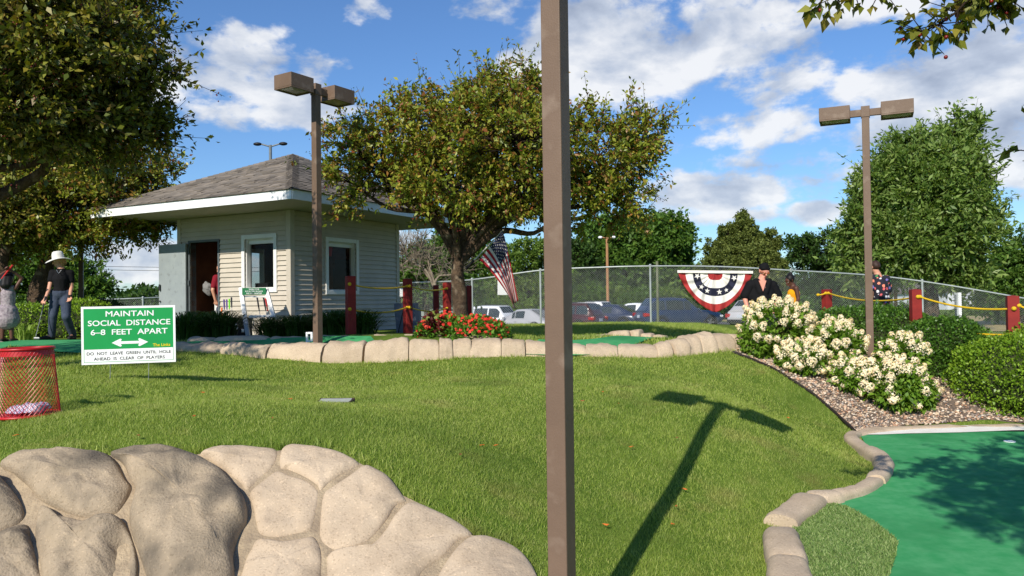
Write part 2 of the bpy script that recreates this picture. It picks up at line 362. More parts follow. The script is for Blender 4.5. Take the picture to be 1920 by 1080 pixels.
lp_xy = [xy(PZ(x, y, -.72+CZ)) for x, y in [(-200,672),(0,655),(9,657),(5,684),(-200,716)]]
sheet('path', lp_xy, .02, M_conc, .2)
# gravel bed
grav_xy = [xy(G(x, y)) for x, y in [(1376,662),(1412,676),(1450,692),(1490,716),(1530,743),(1570,778),(1606,812)]]+[xy(PZ(x, y, GZ)) for x, y in [(1650,806),(1700,800),(1800,798),(1920,797),(2050,797)]]+[(8.6,10.4),(7.4,11.9),(5.6,12.3),(4.4,12.2),(3.5,11.9)]
M_gravbase = mat('gravel_fines', S(120, 104, 90), S(84, 74, 66), 30, .95, .8, 60)
sheet('gravel_bed', grav_xy, .015, M_gravbase, .12)
def rock_ico():
    bm = bmesh.new(); bmesh.ops.create_icosphere(bm, subdivisions=1, radius=1); bm.verts.ensure_lookup_table()
    V = np.array([v.co[:] for v in bm.verts]); Fa = np.array([[v.index for v in f.verts] for f in bm.faces]); bm.free(); return V, Fa
def scatter_pebbles(n):
    V0, F0 = rock_ico(); P = []
    xs = [p[0] for p in grav_xy]; ys = [p[1] for p in grav_xy]
    X = rng.uniform(min(xs), max(xs), n*3); Y = rng.uniform(min(ys), max(ys), n*3); k = in_poly(X, Y, grav_xy); X = X[k][:n]; Y = Y[k][:n]; n = len(X)
    Z = gz(X, Y)+.015+rng.uniform(0, .014, n); s = rng.uniform(.008, .019, n)*rng.choice([1, 1, 1, 1.35], n)
    sc3 = s[:, None]*np.c_[rng.uniform(.8, 1.5, n), rng.uniform(.7, 1.1, n), rng.uniform(.45, .8, n)]
    jit = 1+rng.uniform(-.18, .18, (n, len(V0), 1)); v = V0[None]*jit*sc3[:, None]
    a = rng.uniform(0, 6.28, n); c, q = np.cos(a)[:, None], np.sin(a)[:, None]; v = np.stack([v[..., 0]*c-v[..., 1]*q, v[..., 0]*q+v[..., 1]*c, v[..., 2]+v[..., 0]*rng.uniform(-.3, .3, (n, 1))], -1)
    v += np.c_[X, Y, Z][:, None]; Fa = (F0[None]+(np.arange(n)*len(V0))[:, None, None]).reshape(-1, 3)
    m = leafmat('river_gravel', [S(196,160,128), S(120,112,108), S(214,190,160), S(150,128,108), S(92,88,88), S(186,140,108), S(226,210,188), S(140,134,130)], 0, .75)
    o = np_mesh('gravel', v.reshape(-1, 3), Fa, m); tag(o, kind='stuff')
scatter_pebbles(19000)
# dark edging strip between lawn and gravel
ed = MB(); ed.tube([on(p[0]-.02, p[1]-.02, .02) for p in grav_xy[:7]], .018, 6)
tag(ed.build('garden_edging', mat('edging_plastic', S(40, 34, 30), rough=.6), smooth=60), 'thin dark plastic edging strip between the lawn and the gravel bed', 'edging')

# ================================================================== ROCKS
def rockmat(name, c1, c2, stain, f3, s3=3.0, bump=.32):
    return mat(name, c1, c2, 4, .95, bump, 70, spec=.08, c3=stain, s3=s3, f3=f3, bdist=.012)
M_rock = rockmat('tan_rock', S(194, 175, 150), S(180, 161, 137), S(154, 137, 115), (.58, .8))
M_rockd = rockmat('weathered_rock', S(152, 137, 115), S(172, 155, 131), S(110, 101, 88), (.46, .70), 3.2, .55)
for mm in (M_rock, M_rockd):   # exposed aggregate speckle
    nt = mm.node_tree; N = nt.nodes; L = nt.links; b = N['Principled BSDF']; src = b.inputs['Base Color'].links[0].from_socket
    v = N.new('ShaderNodeTexVoronoi'); v.inputs['Scale'].default_value = 110; tc = N.new('ShaderNodeTexCoord'); L.new(tc.outputs['Object'], v.inputs['Vector'])
    sp = N.new('ShaderNodeSeparateXYZ'); L.new(v.outputs['Color'], sp.inputs[0]); cr = N.new('ShaderNodeValToRGB'); e = cr.color_ramp.elements
    e[0].position = .05; e[0].color = (.55, .52, .5, 1); e[1].position = .93; e[1].color = (1, 1, 1, 1); q = e.new(.12); q.color = (1, 1, 1, 1); q = e.new(.97); q.color = (1.5, 1.45, 1.4, 1)
    L.new(sp.outputs[0], cr.inputs[0]); mx = N.new('ShaderNodeMix'); mx.data_type = 'RGBA'; mx.blend_type = 'MULTIPLY'; mx.inputs[0].default_value = .42
    L.new(src, mx.inputs[6]); L.new(cr.outputs[0], mx.inputs[7]); L.new(mx.outputs[2], b.inputs['Base Color'])
def fb(p, s, o=3):
    return mnoise.fractal(Vector(p)*s, 1.0, 2.0, o)
BOULDER_POLYS = []
def boulder(name, label, px, h, m, seed, amp=.012, gouge=0, group=None, pw=4.0):
    B = [G(x, y) for x, y in px]; n = 72
    L = [0]; Q = B+[B[0]]
    for i in range(len(B)): L.append(L[-1]+(Q[i+1]-Q[i]).length)
    # smooth closed outline
    k = len(B); ring = []
    sm = []
    for i in range(k):
        p0, p1, p2, p3 = B[i-1], B[i], B[(i+1) % k], B[(i+2) % k]
        for j in range(6):
            t = j/6; sm.append(.5*((2*p1)+(p2-p0)*t+(2*p0-5*p1+4*p2-p3)*t*t+(3*p1-p0-3*p2+p3)*t**3))
    for i in range(n): ring.append(sm[int(i*len(sm)/n)])
    c = sum(ring, Vector())/n
    BOULDER_POLYS.append([(p.x, p.y) for p in ring])
    nor = Vector((0, 0, 0))
    for i in range(n): nor += (ring[i]-c).cross(ring[(i+1) % n]-c)
    nor.normalize(); nor = -nor if nor.z < 0 else nor
    nor = (nor+Vector((0, 0, .15))).normalized()
    mb = MB(); S_ = [0, .12, .24, .36, .48, .58, .67, .75, .82, .88, .93, .965, .985, 1.0]; V = []
    off = Vector((seed*3.7, seed*1.3, seed*7.1))
    for s in S_[1:]:
        for p in ring:
            q = c+(p-c)*s*.992; hh = h*max(0, 1-s**pw)**.5
            d = fb(q+off, 1.8)*amp*2.2+fb(q+off, 6)*amp+fb(q+off, 22, 2)*amp*.28
            if gouge: d -= gouge*max(0, fb(Vector((q.x*2.6, q.y*.9, q.z*.9))+off, 1.0, 2))*(1-s**6)
            V.append(q+nor*(hh+d*(1-s**8)))
    for p in ring: V.append(c+(p-c)*.985-nor*.22)
    rings = len(S_); V.append(c+nor*(h+fb(c+off, 1.8)*amp*2.2)); ci = len(V)-1; Fs = []
    for r in range(rings-1):
        for i in range(n): Fs.append((r*n+i, r*n+(i+1) % n, (r+1)*n+(i+1) % n, (r+1)*n+i))
    for i in range(n): Fs.append((ci, (i+1) % n, i))
    mb.add(V, Fs); o = mb.build(name, m, smooth=75)
    return tag(o, label, 'boulder', group)
GB = 'sculpted concrete boulders of the foreground retaining wall'
LIGHT = [
 ('small tan boulder with a dark stained face, wedged against the big grey boulder', [(374,860),(395,848),(440,843),(490,846),(520,848),(521,868),(511,886),(488,905),(464,925),(450,912),(425,893),(395,872)], .05),
 ('rounded tan boulder along the grass edge, just above the six-sided boulder', [(526,850),(545,840),(580,842),(630,850),(660,865),(675,878),(650,892),(620,911),(602,928),(594,914),(570,899),(540,889),(525,884)], .06),
 ('six-sided tan boulder ringed by five other pale boulders', [(468,931),(490,910),(520,890),(545,895),(575,906),(596,922),(599,940),(593,975),(584,1000),(560,1009),(520,1013),(488,1011),(479,985),(475,960)], .05),
 ('large smooth tan boulder between the six-sided boulder and the lawn', [(606,932),(625,915),(655,896),(682,880),(700,881),(730,900),(755,930),(763,945),(744,957),(727,981),(704,1008),(680,1028),(640,1041),(614,1038),(599,1012),(600,975)], .06),
 ('biggest pale tan boulder, the long one sloping down along the lawn', [(768,950),(800,955),(850,980),(888,1008),(860,1021),(834,1049),(798,1077),(768,1110),(690,1140),(612,1130),(610,1080),(614,1047),(650,1047),(690,1034),(720,1006),(742,970)], .06),
 ('tan boulder with pale lichen flecks below the six-sided boulder', [(486,1018),(530,1019),(575,1015),(592,1013),(604,1040),(605,1080),(604,1120),(530,1140),(452,1120),(456,1070),(470,1036)], .05),
 ('last tan boulder of the wall, at the foot of the slope nearest the lamp post', [(893,1011),(930,1018),(970,1035),(998,1064),(1010,1098),(1000,1130),(900,1150),(812,1120),(820,1085),(842,1050),(867,1025)], .06)]
DARK = [
 ('weathered grey-brown boulder with a flat rounded top, second from the left along the grass', [(0,879),(40,860),(100,855),(160,853),(200,858),(222,875),(238,905),(249,925),(234,958),(214,976),(165,981),(120,970),(76,945),(58,922),(28,896)], .13),
 ('biggest weathered grey boulder with deep vertical gouges down its front', [(207,858),(250,850),(300,849),(350,858),(390,875),(420,895),(445,920),(463,950),(466,985),(452,1012),(440,1050),(438,1110),(380,1150),(300,1140),(264,1060),(243,990),(255,930),(244,905),(230,875)], .17),
 ('dark weathered boulder with a jagged right edge, at the picture edge above another', [(-90,885),(-40,888),(0,902),(25,925),(46,958),(44,985),(0,1008),(-60,1028),(-110,1000),(-120,930)], .13),
 ('grey boulder with a shadowed hollow, below the flat-topped weathered boulder', [(76,957),(110,972),(160,986),(215,981),(236,988),(256,1040),(262,1090),(240,1140),(150,1150),(92,1130),(76,1065),(66,1010)], .09),
 ('lowest grey boulder at the picture edge, under the one with the jagged edge', [(-110,1045),(-60,1034),(0,1016),(50,991),(62,1020),(73,1070),(80,1120),(0,1150),(-110,1140)], .08)]
for i, (lb, px, h) in enumerate(LIGHT): boulder('boulder', lb, px, h, M_rock, i+1, .012, group=GB, pw=5.5)
for i, (lb, px, h) in enumerate(DARK): boulder('boulder', lb, px, h*1.25, M_rockd, i+11, .034, .16 if i in (1, 3) else .05, group=GB, pw=3.0)
# mortar under and between the boulders
hull = [xy(G(x, y)) for x, y in [(-110,888),(0,884),(60,862),(150,859),(215,864),(290,856),(350,864),(385,858),(440,850),(520,852),(580,847),(640,859),(700,888),(752,935),(800,960),(885,1012),(960,1036),(1000,1075),(1005,1110)]]+[(.05, 4.22), (-1, 4.12), (-6, 4.0)]
M_mortar = mat('mortar', S(176, 158, 130), S(140, 124, 104), 8, .95, .6, 70)
sheet('rock_mortar', hull, .02, M_mortar, .08)

M_EDGE = [M_rock]
for f in (.88, .95):
    m2 = M_rock.copy(); M_EDGE.append(m2)
    for nd in m2.node_tree.nodes:
        if nd.type == 'VALTORGB' and nd.color_ramp.elements[0].color[0] > .4 and nd.color_ramp.elements[0].position > .2:
            for e_ in nd.color_ramp.elements: e_.color = tuple(v*f for v in e_.color[:3])+(1,)
def sweep_stone(name, label, pts, w, h, m, seed, group, cat='edging stone', end=.10, amp=.012, lean=0):
    C = catmull(pts, 5) if len(pts) > 2 else [Vector(pts[0]).lerp(Vector(pts[1]), i/8) for i in range(9)]
    k = len(C); V = []; n = 15; off = Vector((seed*2.9, seed*5.3, seed))
    if not hasattr(h, '__len__'): h = (h, h)
    for i, p in enumerate(C):
        t = i/(k-1); T = (C[min(i+1, k-1)]-C[max(i-1, 0)]); T.z = 0; T.normalize(); Nn = Vector((-T.y, T.x, 0))
        e = 1-end*abs(2*t-1)**7; hh = (h[0]*(1-t)+h[1]*t)*e; ww = w*(1-.35*end*abs(2*t-1)**6)
        base = -.12
        for j in range(n):
            a = math.pi*j/(n-1); cx = math.copysign(abs(math.cos(a))**.62, math.cos(a)); sz = math.sin(a)**.62
            q = p+Nn*(cx*ww/2)+Vector((0, 0, sz*hh)); dn = Vector((Nn.x*cx, Nn.y*cx, sz)).normalized() if sz+abs(cx) > 0 else Vector((0, 0, 1))
            q += dn*(fb(q+off, 2.5)*amp*2+fb(q+off, 9)*amp*.8+fb(q+off, 30, 2)*amp*.3)+Vector((0, 1, 0))*lean*sz*hh
            V.append(q)
        V[-n] = V[-n]+Vector((0, 0, base)); V[-1] = V[-1]+Vector((0, 0, base))
    Fs = [(i*n+j, i*n+j+1, (i+1)*n+j+1, (i+1)*n+j) for i in range(k-1) for j in range(n-1)]+[(i*n, (i+1)*n, (i+1)*n+n-1, i*n+n-1) for i in range(k-1)]
    Fs += [tuple(range(n)), tuple(range((k-1)*n, k*n))[::-1]]
    mb = MB(); mb.add(V, Fs); return tag(mb.build(name, m, smooth=55), label, cat, group)
FB = [(318,663,645),(360,665,646),(417,668,648),(504,673,647),(607,681,645),(680,686,644),(700,686,638),(763,680,639),(820,674,640),(846,670,639),(880,667,638),(940,663,637),(985,662,640),(1040,664,652),(1100,668,651),(1165,674,649),(1230,676,650),(1262,674,645),(1285,670,635),(1310,666,630),(1335,663,629),(1372,660,630),(1420,657,632)]
FY = ([318,607,690,760,880,1000,1100,1200,1262,1330,1420],[11.6,10.95,10.85,10.9,11,11,11,10.9,10.95,11.2,11.6])
def fbi(x):
    xs = [f[0] for f in FB]; b = np.interp(x, xs, [f[1] for f in FB]); t = np.interp(x, xs, [f[2] for f in FB]); y = np.interp(x, *FY)
    return b+3, t, y
brk = [318,361,417,504,607,681,763,820,846,881,940,985,1040,1102,1163,1232,1262,1287,1311,1337,1372,1420]
wh = ['beside the yard sign','second from the yard sign','third from the yard sign','fourth from the yard sign, below the white rack','in front of the lamp post and its white marker','below the first red rope post, narrow topped','tall and wide, below the second red rope post','dark cornered, just left of the red flowers',
  'narrowest of all, wedged below the coleus leaves','below the tree trunk','below the right half of the red flower bed','low, between the red flowers and the near lamp post','hidden by the near lamp post in part','just past the near lamp post','with a split face, below the far green','cracked, with a dark hole in its face','short, at the start of the rise','leaning slab, first of the three on the rise','leaning slab, middle one on the rise','leaning slab at the top of the rise','flat topped, beside the gravel bed','half hidden by the white hydrangeas']
for i in range(len(brk)-1):
    a, b = brk[i], brk[i+1]; pts = []
    hs = []
    for q in (0.01, .33, .67, .99):
        x = a+(b-a)*q; by, ty, Y = fbi(x); p = W(x, by, Y); pts.append(p+Vector((0, .2, 0))); hs.append((by-ty)*Y/F)
    sweep_stone('edging_stone', 'tan stone edging the lawn, '+wh[i], pts, .40, (sum(hs[:2])/2+.015, sum(hs[2:])/2+.015), M_EDGE[(i*7) % 3], i+30, 'rock edging along the back of the lawn', lean=.25, amp=.020)
def back_row(rows, Y, h, w, lab, grp, sd):
    for i, (a, b, ya, yb, hh) in enumerate(rows):
        p = [W(a, ya, Y), W((a+b)/2, (ya+yb)/2, Y+.04), W(b, yb, Y)]
        sweep_stone('edging_stone', lab[i], p, w, hh, M_rock, sd+i, grp, end=.4)
back_row([(352,402,645,644,.10),(404,505,644,642,.11),(507,566,642,641,.10),(568,632,641,642,.10),(635,696,641,640,.10),(698,753,639,638,.09),(755,803,638,637,.10),(805,863,637,637,.08),(866,930,637,638,.06)], 12.3, .1, .3,
    ['low shaded edging stone behind the narrow green, '+q for q in ('farthest from the lamp post, by the daylilies','below the putter rack','left of the white marker','at the foot of the lamp post')]+['low sunlit edging stone behind the narrow green, '+q for q in ('under the first red rope post','between the first two red rope posts','under the second red rope post','under the coleus','under the red flowers')], 'low stones behind the narrow green', 60)
back_row([(1070,1112,639,637,.07),(1113,1143,637,634,.08),(1142,1182,634,632,.115),(1181,1203,632,631,.135),(1200,1225,631,632,.07),(1224,1250,632,633,.05)], 14.0, .1, .34,
    ['small tan edging stone behind the far green, '+q for q in ('nearest the lamp post','second from the lamp post','long and domed','tallest and roundest','low, just right of the tallest','lowest, last in the row')], 'stones behind the far green', 80)
KC = [(2060,797),(1920,797),(1800,798),(1720,801),(1650,806),(1604,814),(1596,824),(1626,846),(1650,862),(1657,882),(1642,905),(1612,924),(1565,936),(1525,943),(1490,966),(1462,988),(1464,1006),(1468,1034),(1476,1066),(1484,1100),(1500,1150)]
KS = [(0,1,.035,.2),(1,2,.035,.2),(2,3,.035,.2),(3,5,.045,.18),(5,7,.07,.15),(7,10,.09,.17),(10,12,.09,.15),(12,13,.10,.22),(13,15,.10,.24),(16,18,.11,.24),(18,20,.11,.24)]
kl = ['cracked tan kerb stone along the gravel beyond the frame','long cracked tan kerb stone between the gravel and the white strip','tan kerb stone between the gravel and the hydrangea','tan kerb stone at the far corner of the big green','small tan kerb stone at the notch of the big green','curved tan kerb stone crossed by leaf shadows','slim tan kerb stone just past the leaf shadows','rounded tan kerb stone at the tip of the rough turf','wide tan kerb stone along the lawn before the gap','tan kerb stone just below the gap in the row','nearest tan kerb stone, cut by the picture bottom']
for i, (a, b, h, w) in enumerate(KS):
    pts = [PZ(x, y+4, GZ) for x, y in KC[a:b+1]]
    if i == 8: pts[-1] = pts[-1].lerp(pts[-2], .06)
    sweep_stone('kerb_stone', kl[i], pts, w, h, M_rock, 100+i, 'kerb stones round the big green', 'kerb stone', end=.14, amp=.010)

# ================================================================== GRASS
def grass_mat():
    m = leafmat('grass_blades', [S(112,140,48), S(138,158,62), S(153,170,78), S(180,186,108), S(122,148,52)], .3, .55, .3); nt = m.node_tree; N = nt.nodes; L = nt.links
    b = N['Principled BSDF']; src = b.inputs['Base Color'].links[0].from_socket; tc = N.new('ShaderNodeTexCoord')
    def layer(sc_, a, b_, colr, src, dt=3):
        n = N.new('ShaderNodeTexNoise'); n.inputs['Scale'].default_value = sc_; n.inputs['Detail'].default_value = dt; L.new(tc.outputs['Object'], n.inputs['Vector'])
        mr = N.new('ShaderNodeMapRange'); mr.inputs[1].default_value = a; mr.inputs[2].default_value = b_; mr.inputs[4].default_value = .6; L.new(n.outputs['Fac'], mr.inputs[0])
        mx = N.new('ShaderNodeMix'); mx.data_type = 'RGBA'; L.new(mr.outputs[0], mx.inputs[0]); L.new(src, mx.inputs[6]); mx.inputs[7].default_value = colr; return mx.outputs[2]
    s = layer(2.2, .55, .75, S(184,176,112), src, 5); s = layer(1.1, .5, .7, S(78,110,38), s); L.new(s, b.inputs['Base Color']); return m
M_grass = grass_mat()
def blades(name, X, Y, hgt, wid, lean, m=None, level=None):
    n = len(X); Z = gz(X, Y)-.004 if level is None else np.full(n, level); a = rng.uniform(0, 6.283, n); h = hgt*rng.uniform(.5, 1.25, n)*(1+.22*np.sin(X*5.1+2*np.sin(Y*2.3))*np.sin(Y*4.3+1.5*np.sin(X*3.1))+.16*np.sin(X*13+Y*3)*np.sin(Y*11-X*4)); w = wid*rng.uniform(.7, 1.3, n)
    la = rng.uniform(0, 6.283, n); l = lean*h*rng.uniform(.2, 1.4, n); dx, dy = np.cos(la)*l, np.sin(la)*l; sx, sy = np.cos(a)*w/2, np.sin(a)*w/2
    B = np.c_[X, Y, Z]; s = np.c_[sx, sy, 0*sx]; d1 = np.c_[dx*.35, dy*.35, h*.6]; d2 = np.c_[dx, dy, h]
    V = np.stack([B-s, B+s, B+d1+s*.75, B+d1-s*.75, B+d2+s*.12, B+d2-s*.12], 1).reshape(-1, 3)
    o = (np.arange(n)*6)[:, None]; Fq = np.concatenate([o+np.array([0, 1, 2, 3]), o+np.array([3, 2, 4, 5])], 0)
    return tag(np_mesh(name, V, Fq, m or M_grass), kind='stuff')
def lawn_points(n, x0, x1, y0, y1):
    X = rng.uniform(x0, x1, n); Y = rng.uniform(y0, y1, n); k = np.abs(X) < .72*Y+1.6
    for p in BOULDER_POLYS+[hull, grav_xy, green_xy, patch_xy, lp_xy, wg_xy, upper_xy]: k &= ~in_poly(X, Y, p)
    return X[k], Y[k]
DENS = 1.0
def front_lawn():
    for y0, y1, d, hh, ww in ((4.0,5.6,11000,.028,.0028),(5.6,7.2,8500,.028,.0033),(7.2,9,5600,.030,.0042),(9,11.6,3600,.031,.0056)):
        n = int(d*DENS*(y1-y0)*14); X, Y = lawn_points(n, -8, 6, y0, y1)
        k = (X > .3) | (Y > 4.35); k &= ~((X < -.2) & (Y < 4.7)); X, Y = X[k], Y[k]
        blades('lawn_grass', X, Y, hh, ww, .75)
front_lawn()
def edge_tufts():
    Xs, Ys = [], []
    for p in BOULDER_POLYS[:5]+BOULDER_POLYS[6:9]:
        q = np.array(p); c = q.mean(0); k = rng.integers(0, len(q), 420); e = q[k]+(q[k]-c)/np.linalg.norm(q[k]-c, axis=1, keepdims=True)*rng.uniform(.0, .07, (420, 1)); Xs.append(e[:, 0]); Ys.append(e[:, 1])
    for i in range(0, len(FB)-1):
        for u in rng.uniform(0, 1, 70): x = FB[i][0]+(FB[i+1][0]-FB[i][0])*u; b, t_, y = fbi(x); w = W(x, b, y); Xs.append([w.x]); Ys.append([w.y-.02-rng.uniform(0, .05)])
    X, Y = np.concatenate(Xs), np.concatenate(Ys)
    k = np.ones(len(X), bool)
    for p in BOULDER_POLYS+[hull]: k &= ~in_poly(X, Y, p)
    blades('lawn_grass', X[k], Y[k], .065, .0045, .8)
edge_tufts()
def back_lawn():
    X = rng.uniform(-1.5, 6, 60000); Y = rng.uniform(11.4, 24.6, 60000); k = ~in_poly(X, Y, g2_xy) & ~in_poly(X, Y, grav_xy) & ~((X < 0) & (Y < 15)); X, Y = X[k], Y[k]
    blades('lawn_grass', X, Y, .06, .011, .6)
    X = rng.uniform(-10, -5, 16000); Y = rng.uniform(8.5, 12.5, 16000); k = np.ones(len(X), bool)
    for p in (lp_xy, wg_xy, upper_xy): k &= ~in_poly(X, Y, p)
    X, Y = X[k], Y[k]; blades('lawn_grass', X, Y, .05, .009, .6)
back_lawn()
def turf_patch():
    xs = [p[0] for p in patch_xy]; ys = [p[1] for p in patch_xy]; n = 42000; X = rng.uniform(min(xs), max(xs), n); Y = rng.uniform(min(ys), max(ys), n); k = in_poly(X, Y, patch_xy); X, Y = X[k], Y[k]
    blades('artificial_turf', X, Y, .017, .0050, .9, leafmat('turf_blades', [S(78,110,50), S(108,138,68), S(140,162,94), S(90,122,56), S(170,184,124), S(98,130,62)], .15, .6), GZ+.020)
turf_patch()
def fallen():
    m = [mat('orange_leaf', S(206, 112, 44), S(170, 80, 30), 30, .7), mat('brown_leaf', S(150, 90, 50), S(120, 70, 36), 30, .7)]
    base = None
    for i, (x, y) in enumerate([(1184,848),(1130,742),(1270,830),(1284,928),(1268,960),(1092,760),(1262,995),(30,828),(258,830),(364,792),(380,744),(512,795),(544,757),(904,845),(864,863),(930,845),(1478,790),(790,695),(1136,998),(1160,765)]):
        p = G(x, y); s = .024; mb = MB(); prof = [(-1, 0), (-.4, .42), (.3, .4), (1, 0), (.3, -.4), (-.4, -.42)]
        a = i*1.9; V = [Vector(((u*math.cos(a)-v*math.sin(a))*s, (u*math.sin(a)+v*math.cos(a))*s, .035+.008*u*u+.012*abs(v)+.004*math.sin(i+u*3))) for u, v in prof]
        mb.add(V+[v+Vector((0, 0, .001)) for v in V], [(0,1,2,3),(0,3,4,5),(9,8,7,6),(11,10,9,6)]); o = mb.build('fallen_leaf', m[i % 3 == 2], fix=False); o.location = p
        tag(o, 'small fallen orange or brown leaf lying on the sunlit lawn', 'leaf', 'fallen leaves scattered on the lawn')
fallen()
# ================================================================== KIOSK
M_side = mat('vinyl_siding', S(192,183,168), S(183,174,159), 3, .55, spec=.35, c3=S(172,166,154), s3=1.5, f3=(.55, .8))
M_white = mat('white_trim', S(228,228,224), S(218,218,214), 4, .5, spec=.4)
M_fascia = mat('white_fascia', S(236,238,238), S(226,228,228), 4, .45, spec=.4)
M_soff = mat('soffit', S(186,178,164), S(176,168,154), 5, .7)
M_shing = leafmat('shingles', [S(124,116,106), S(102,96,88), S(142,132,120), S(114,107,98), S(130,121,110), S(92,86,80)], 0, .95, .1)
M_inner = mat('plywood_interior', S(120,72,44), S(90,50,30), 2.5, .8, .2, 30)
M_dark = mat('dark_metal', S(34,34,36), S(26,26,28), 8, .5)
M_doorg = mat('grey_door_paint', S(150,158,158), S(138,146,148), 3, .5, c3=S(126,132,132), s3=9, f3=(.6, .75))
M_frameg = mat('grey_frame_paint', S(96,104,106), S(84,90,94), 5, .5)
M_floor = mat('kiosk_floor', S(120,112,104), None, 5, .8)
KZ = CZ-.62; SOF = CZ+1.88
C0 = Vector((-4.41, 15.4, 0)); AV = Vector((-.885, .466, 0)).normalized(); BV = Vector((.466, .885, 0)).normalized(); LA, LB, OV = 3.22, 3.57, 1.22
kiosk = thing('kiosk', 'small grey clapboard kiosk with a shingled hip roof and an open grey door', 'kiosk', (C0.x, C0.y, KZ))
def ray_wall(px, py, o, d):
    r = MC @ Vector(((px-960)/F, -(py-540)/F, -1)); # (r.x t, r.y t) = o + d u
    det = r.x*(-d.y)+d.x*r.y; t = (o.x*(-d.y)+d.x*o.y)/det; u = (r.x*o.y-r.y*o.x)/det*1.0
    u = ((r.x*t-o.x)*d.x+(r.y*t-o.y)*d.y); return u, CZ+r.z*t
def opening(o, d, x0, y0, x1, y1):
    u0, za = ray_wall(x0, y0, o, d); u1, zb = ray_wall(x1, y1, o, d); return (min(u0, u1), max(u0, u1), min(za, zb), max(za, zb))
def wall(o, d, nout, L, ops, tag_):
    o = Vector(o); mb = MB(); z = KZ; rowh = .1
    P = lambda u, n, z: o+d*u+nout*n+Vector((0, 0, z))
    us = sorted({.06, L-.06, *[q for op in ops for q in op[:2]]})
    while z < SOF-.01:
        z1 = min(z+rowh, SOF)
        for u0, u1 in zip(us[:-1], us[1:]):
            um = (u0+u1)/2; segs = [(z, z1)]
            for op in ops:
                if op[0]-1e-6 < um < op[1]+1e-6:
                    ns = []
                    for a, b in segs:
                        if a < op[2]: ns.append((a, min(b, op[2])))
                        if b > op[3]: ns.append((max(a, op[3]), b))
                    segs = [q for q in ns if q[1]-q[0] > 1e-4]
            for a, b in segs:
                ta = .034-.029*(a-z)/rowh; tb = .034-.029*(b-z)/rowh
                mb.hexa([P(u0, .0, a), P(u0, .0, b), P(u0, ta, a), P(u0, tb, b), P(u1, .0, a), P(u1, .0, b), P(u1, ta, a), P(u1, tb, b)])
        z = z1
    mb.build('siding', M_side, kiosk)
    core = MB()
    def blk(u0, u1, a, b):
        if u1-u0 > .01 and b-a > .01: core.hexa([P(u0, -.12, a), P(u0, -.12, b), P(u0, -.002, a), P(u0, -.002, b), P(u1, -.12, a), P(u1, -.12, b), P(u1, -.002, a), P(u1, -.002, b)])
    us = sorted({.0, L, *[q for op in ops for q in op[:2]]})
    for u0, u1 in zip(us[:-1], us[1:]):
        um = (u0+u1)/2; op = [q for q in ops if q[0] < um < q[1]]
        if op: blk(u0, u1, KZ, op[0][2]); blk(u0, u1, op[0][3], SOF)
        else: blk(u0, u1, KZ, SOF)
    core.build('inner_wall', M_inner, kiosk)
doorop = opening(C0, AV, 358, 456, 410.5, 456); doorop = (doorop[0], doorop[1], KZ+.02, doorop[3])
w1 = opening(C0, AV, 461, 449, 516, 540)
w2 = opening(C0, BV, 613, 452, 666, 545)
D0 = C0+AV*LA; E0 = C0+BV*LB
w3 = (1.35, 2.35, w1[2], w1[3])
NA, NB = -BV, -AV      # outward normals of the two visible walls
wall(C0, AV, NA, LA, [doorop, w1], 'a'); wall(C0, BV, NB, LB, [w2], 'b')
wall(D0, BV, AV, LB, [w3], 'c'); wall(E0, AV, BV, LA, [], 'd')
def corner_trim(c, d1, n1, d2, n2):
    mb = MB()
    for d, n, t in ((d1, n1, .038), (d2, n2, .040)):
        P = lambda u, q, z: c+d*u+n*q+Vector((0, 0, z))
        mb.hexa([P(-.034, 0, KZ), P(-.034, 0, SOF), P(-.034, t, KZ), P(-.034, t, SOF), P(.075, 0, KZ), P(.075, 0, SOF), P(.075, t, KZ), P(.075, t, SOF)])
    mb.build('corner_trim', M_side, kiosk)
corner_trim(C0, AV, NA, BV, NB); corner_trim(D0, -AV, NA, BV, AV); corner_trim(E0, -BV, NB, AV, BV)
def window(o, d, n, op, bar=True):
    P = lambda u, q, z: o+d*u+n*q+Vector((0, 0, z)); u0, u1, a, b = op; w = .085
    fr = MB()
    def bl(ua, ub, za, zb, q0=-.0, q1=.045): fr.hexa([P(ua, q0, za), P(ua, q0, zb), P(ua, q1, za), P(ua, q1, zb), P(ub, q0, za), P(ub, q0, zb), P(ub, q1, za), P(ub, q1, zb)])
    bl(u0-w, u0, a-w, b+w, 0, .05); bl(u1, u1+w, a-w, b+w, 0, .05); bl(u0, u1, b, b+w); bl(u0, u1, a-w, a, 0, .05)
    # reveals
    bl(u0, u0+.02, a, b, -.14, -.002); bl(u1-.02, u1, a, b, -.14, -.002); bl(u0+.02, u1-.02, b-.02, b, -.14, -.002); bl(u0+.02, u1-.02, a, a+.02, -.14, -.002)
    f = fr.build('window', M_white, kiosk, bevel=.004)
    g = MB(); g.hexa([P(u0+.02, -.105, a+.02), P(u0+.02, -.105, b-.1), P(u0+.02, -.1, a+.02), P(u0+.02, -.1, b-.1), P(u1-.02, -.105, a+.02), P(u1-.02, -.105, b-.1), P(u1-.02, -.1, a+.02), P(u1-.02, -.1, b-.1)])
    g.build('pane', M_pane, f)
    s = MB(); s.hexa([P(u0+.02, -.115, b-.1), P(u0+.02, -.115, b-.02), P(u0+.02, -.06, b-.1), P(u0+.02, -.06, b-.02), P(u1-.02, -.115, b-.1), P(u1-.02, -.115, b-.02), P(u1-.02, -.06, b-.1), P(u1-.02, -.06, b-.02)])
    s.build('shutter_box', M_white, f, bevel=.004)
M_pane = clearglass('window_pane', .8)
window(C0, AV, NA, w1); window(C0, BV, NB, w2); window(D0, BV, AV, w3)
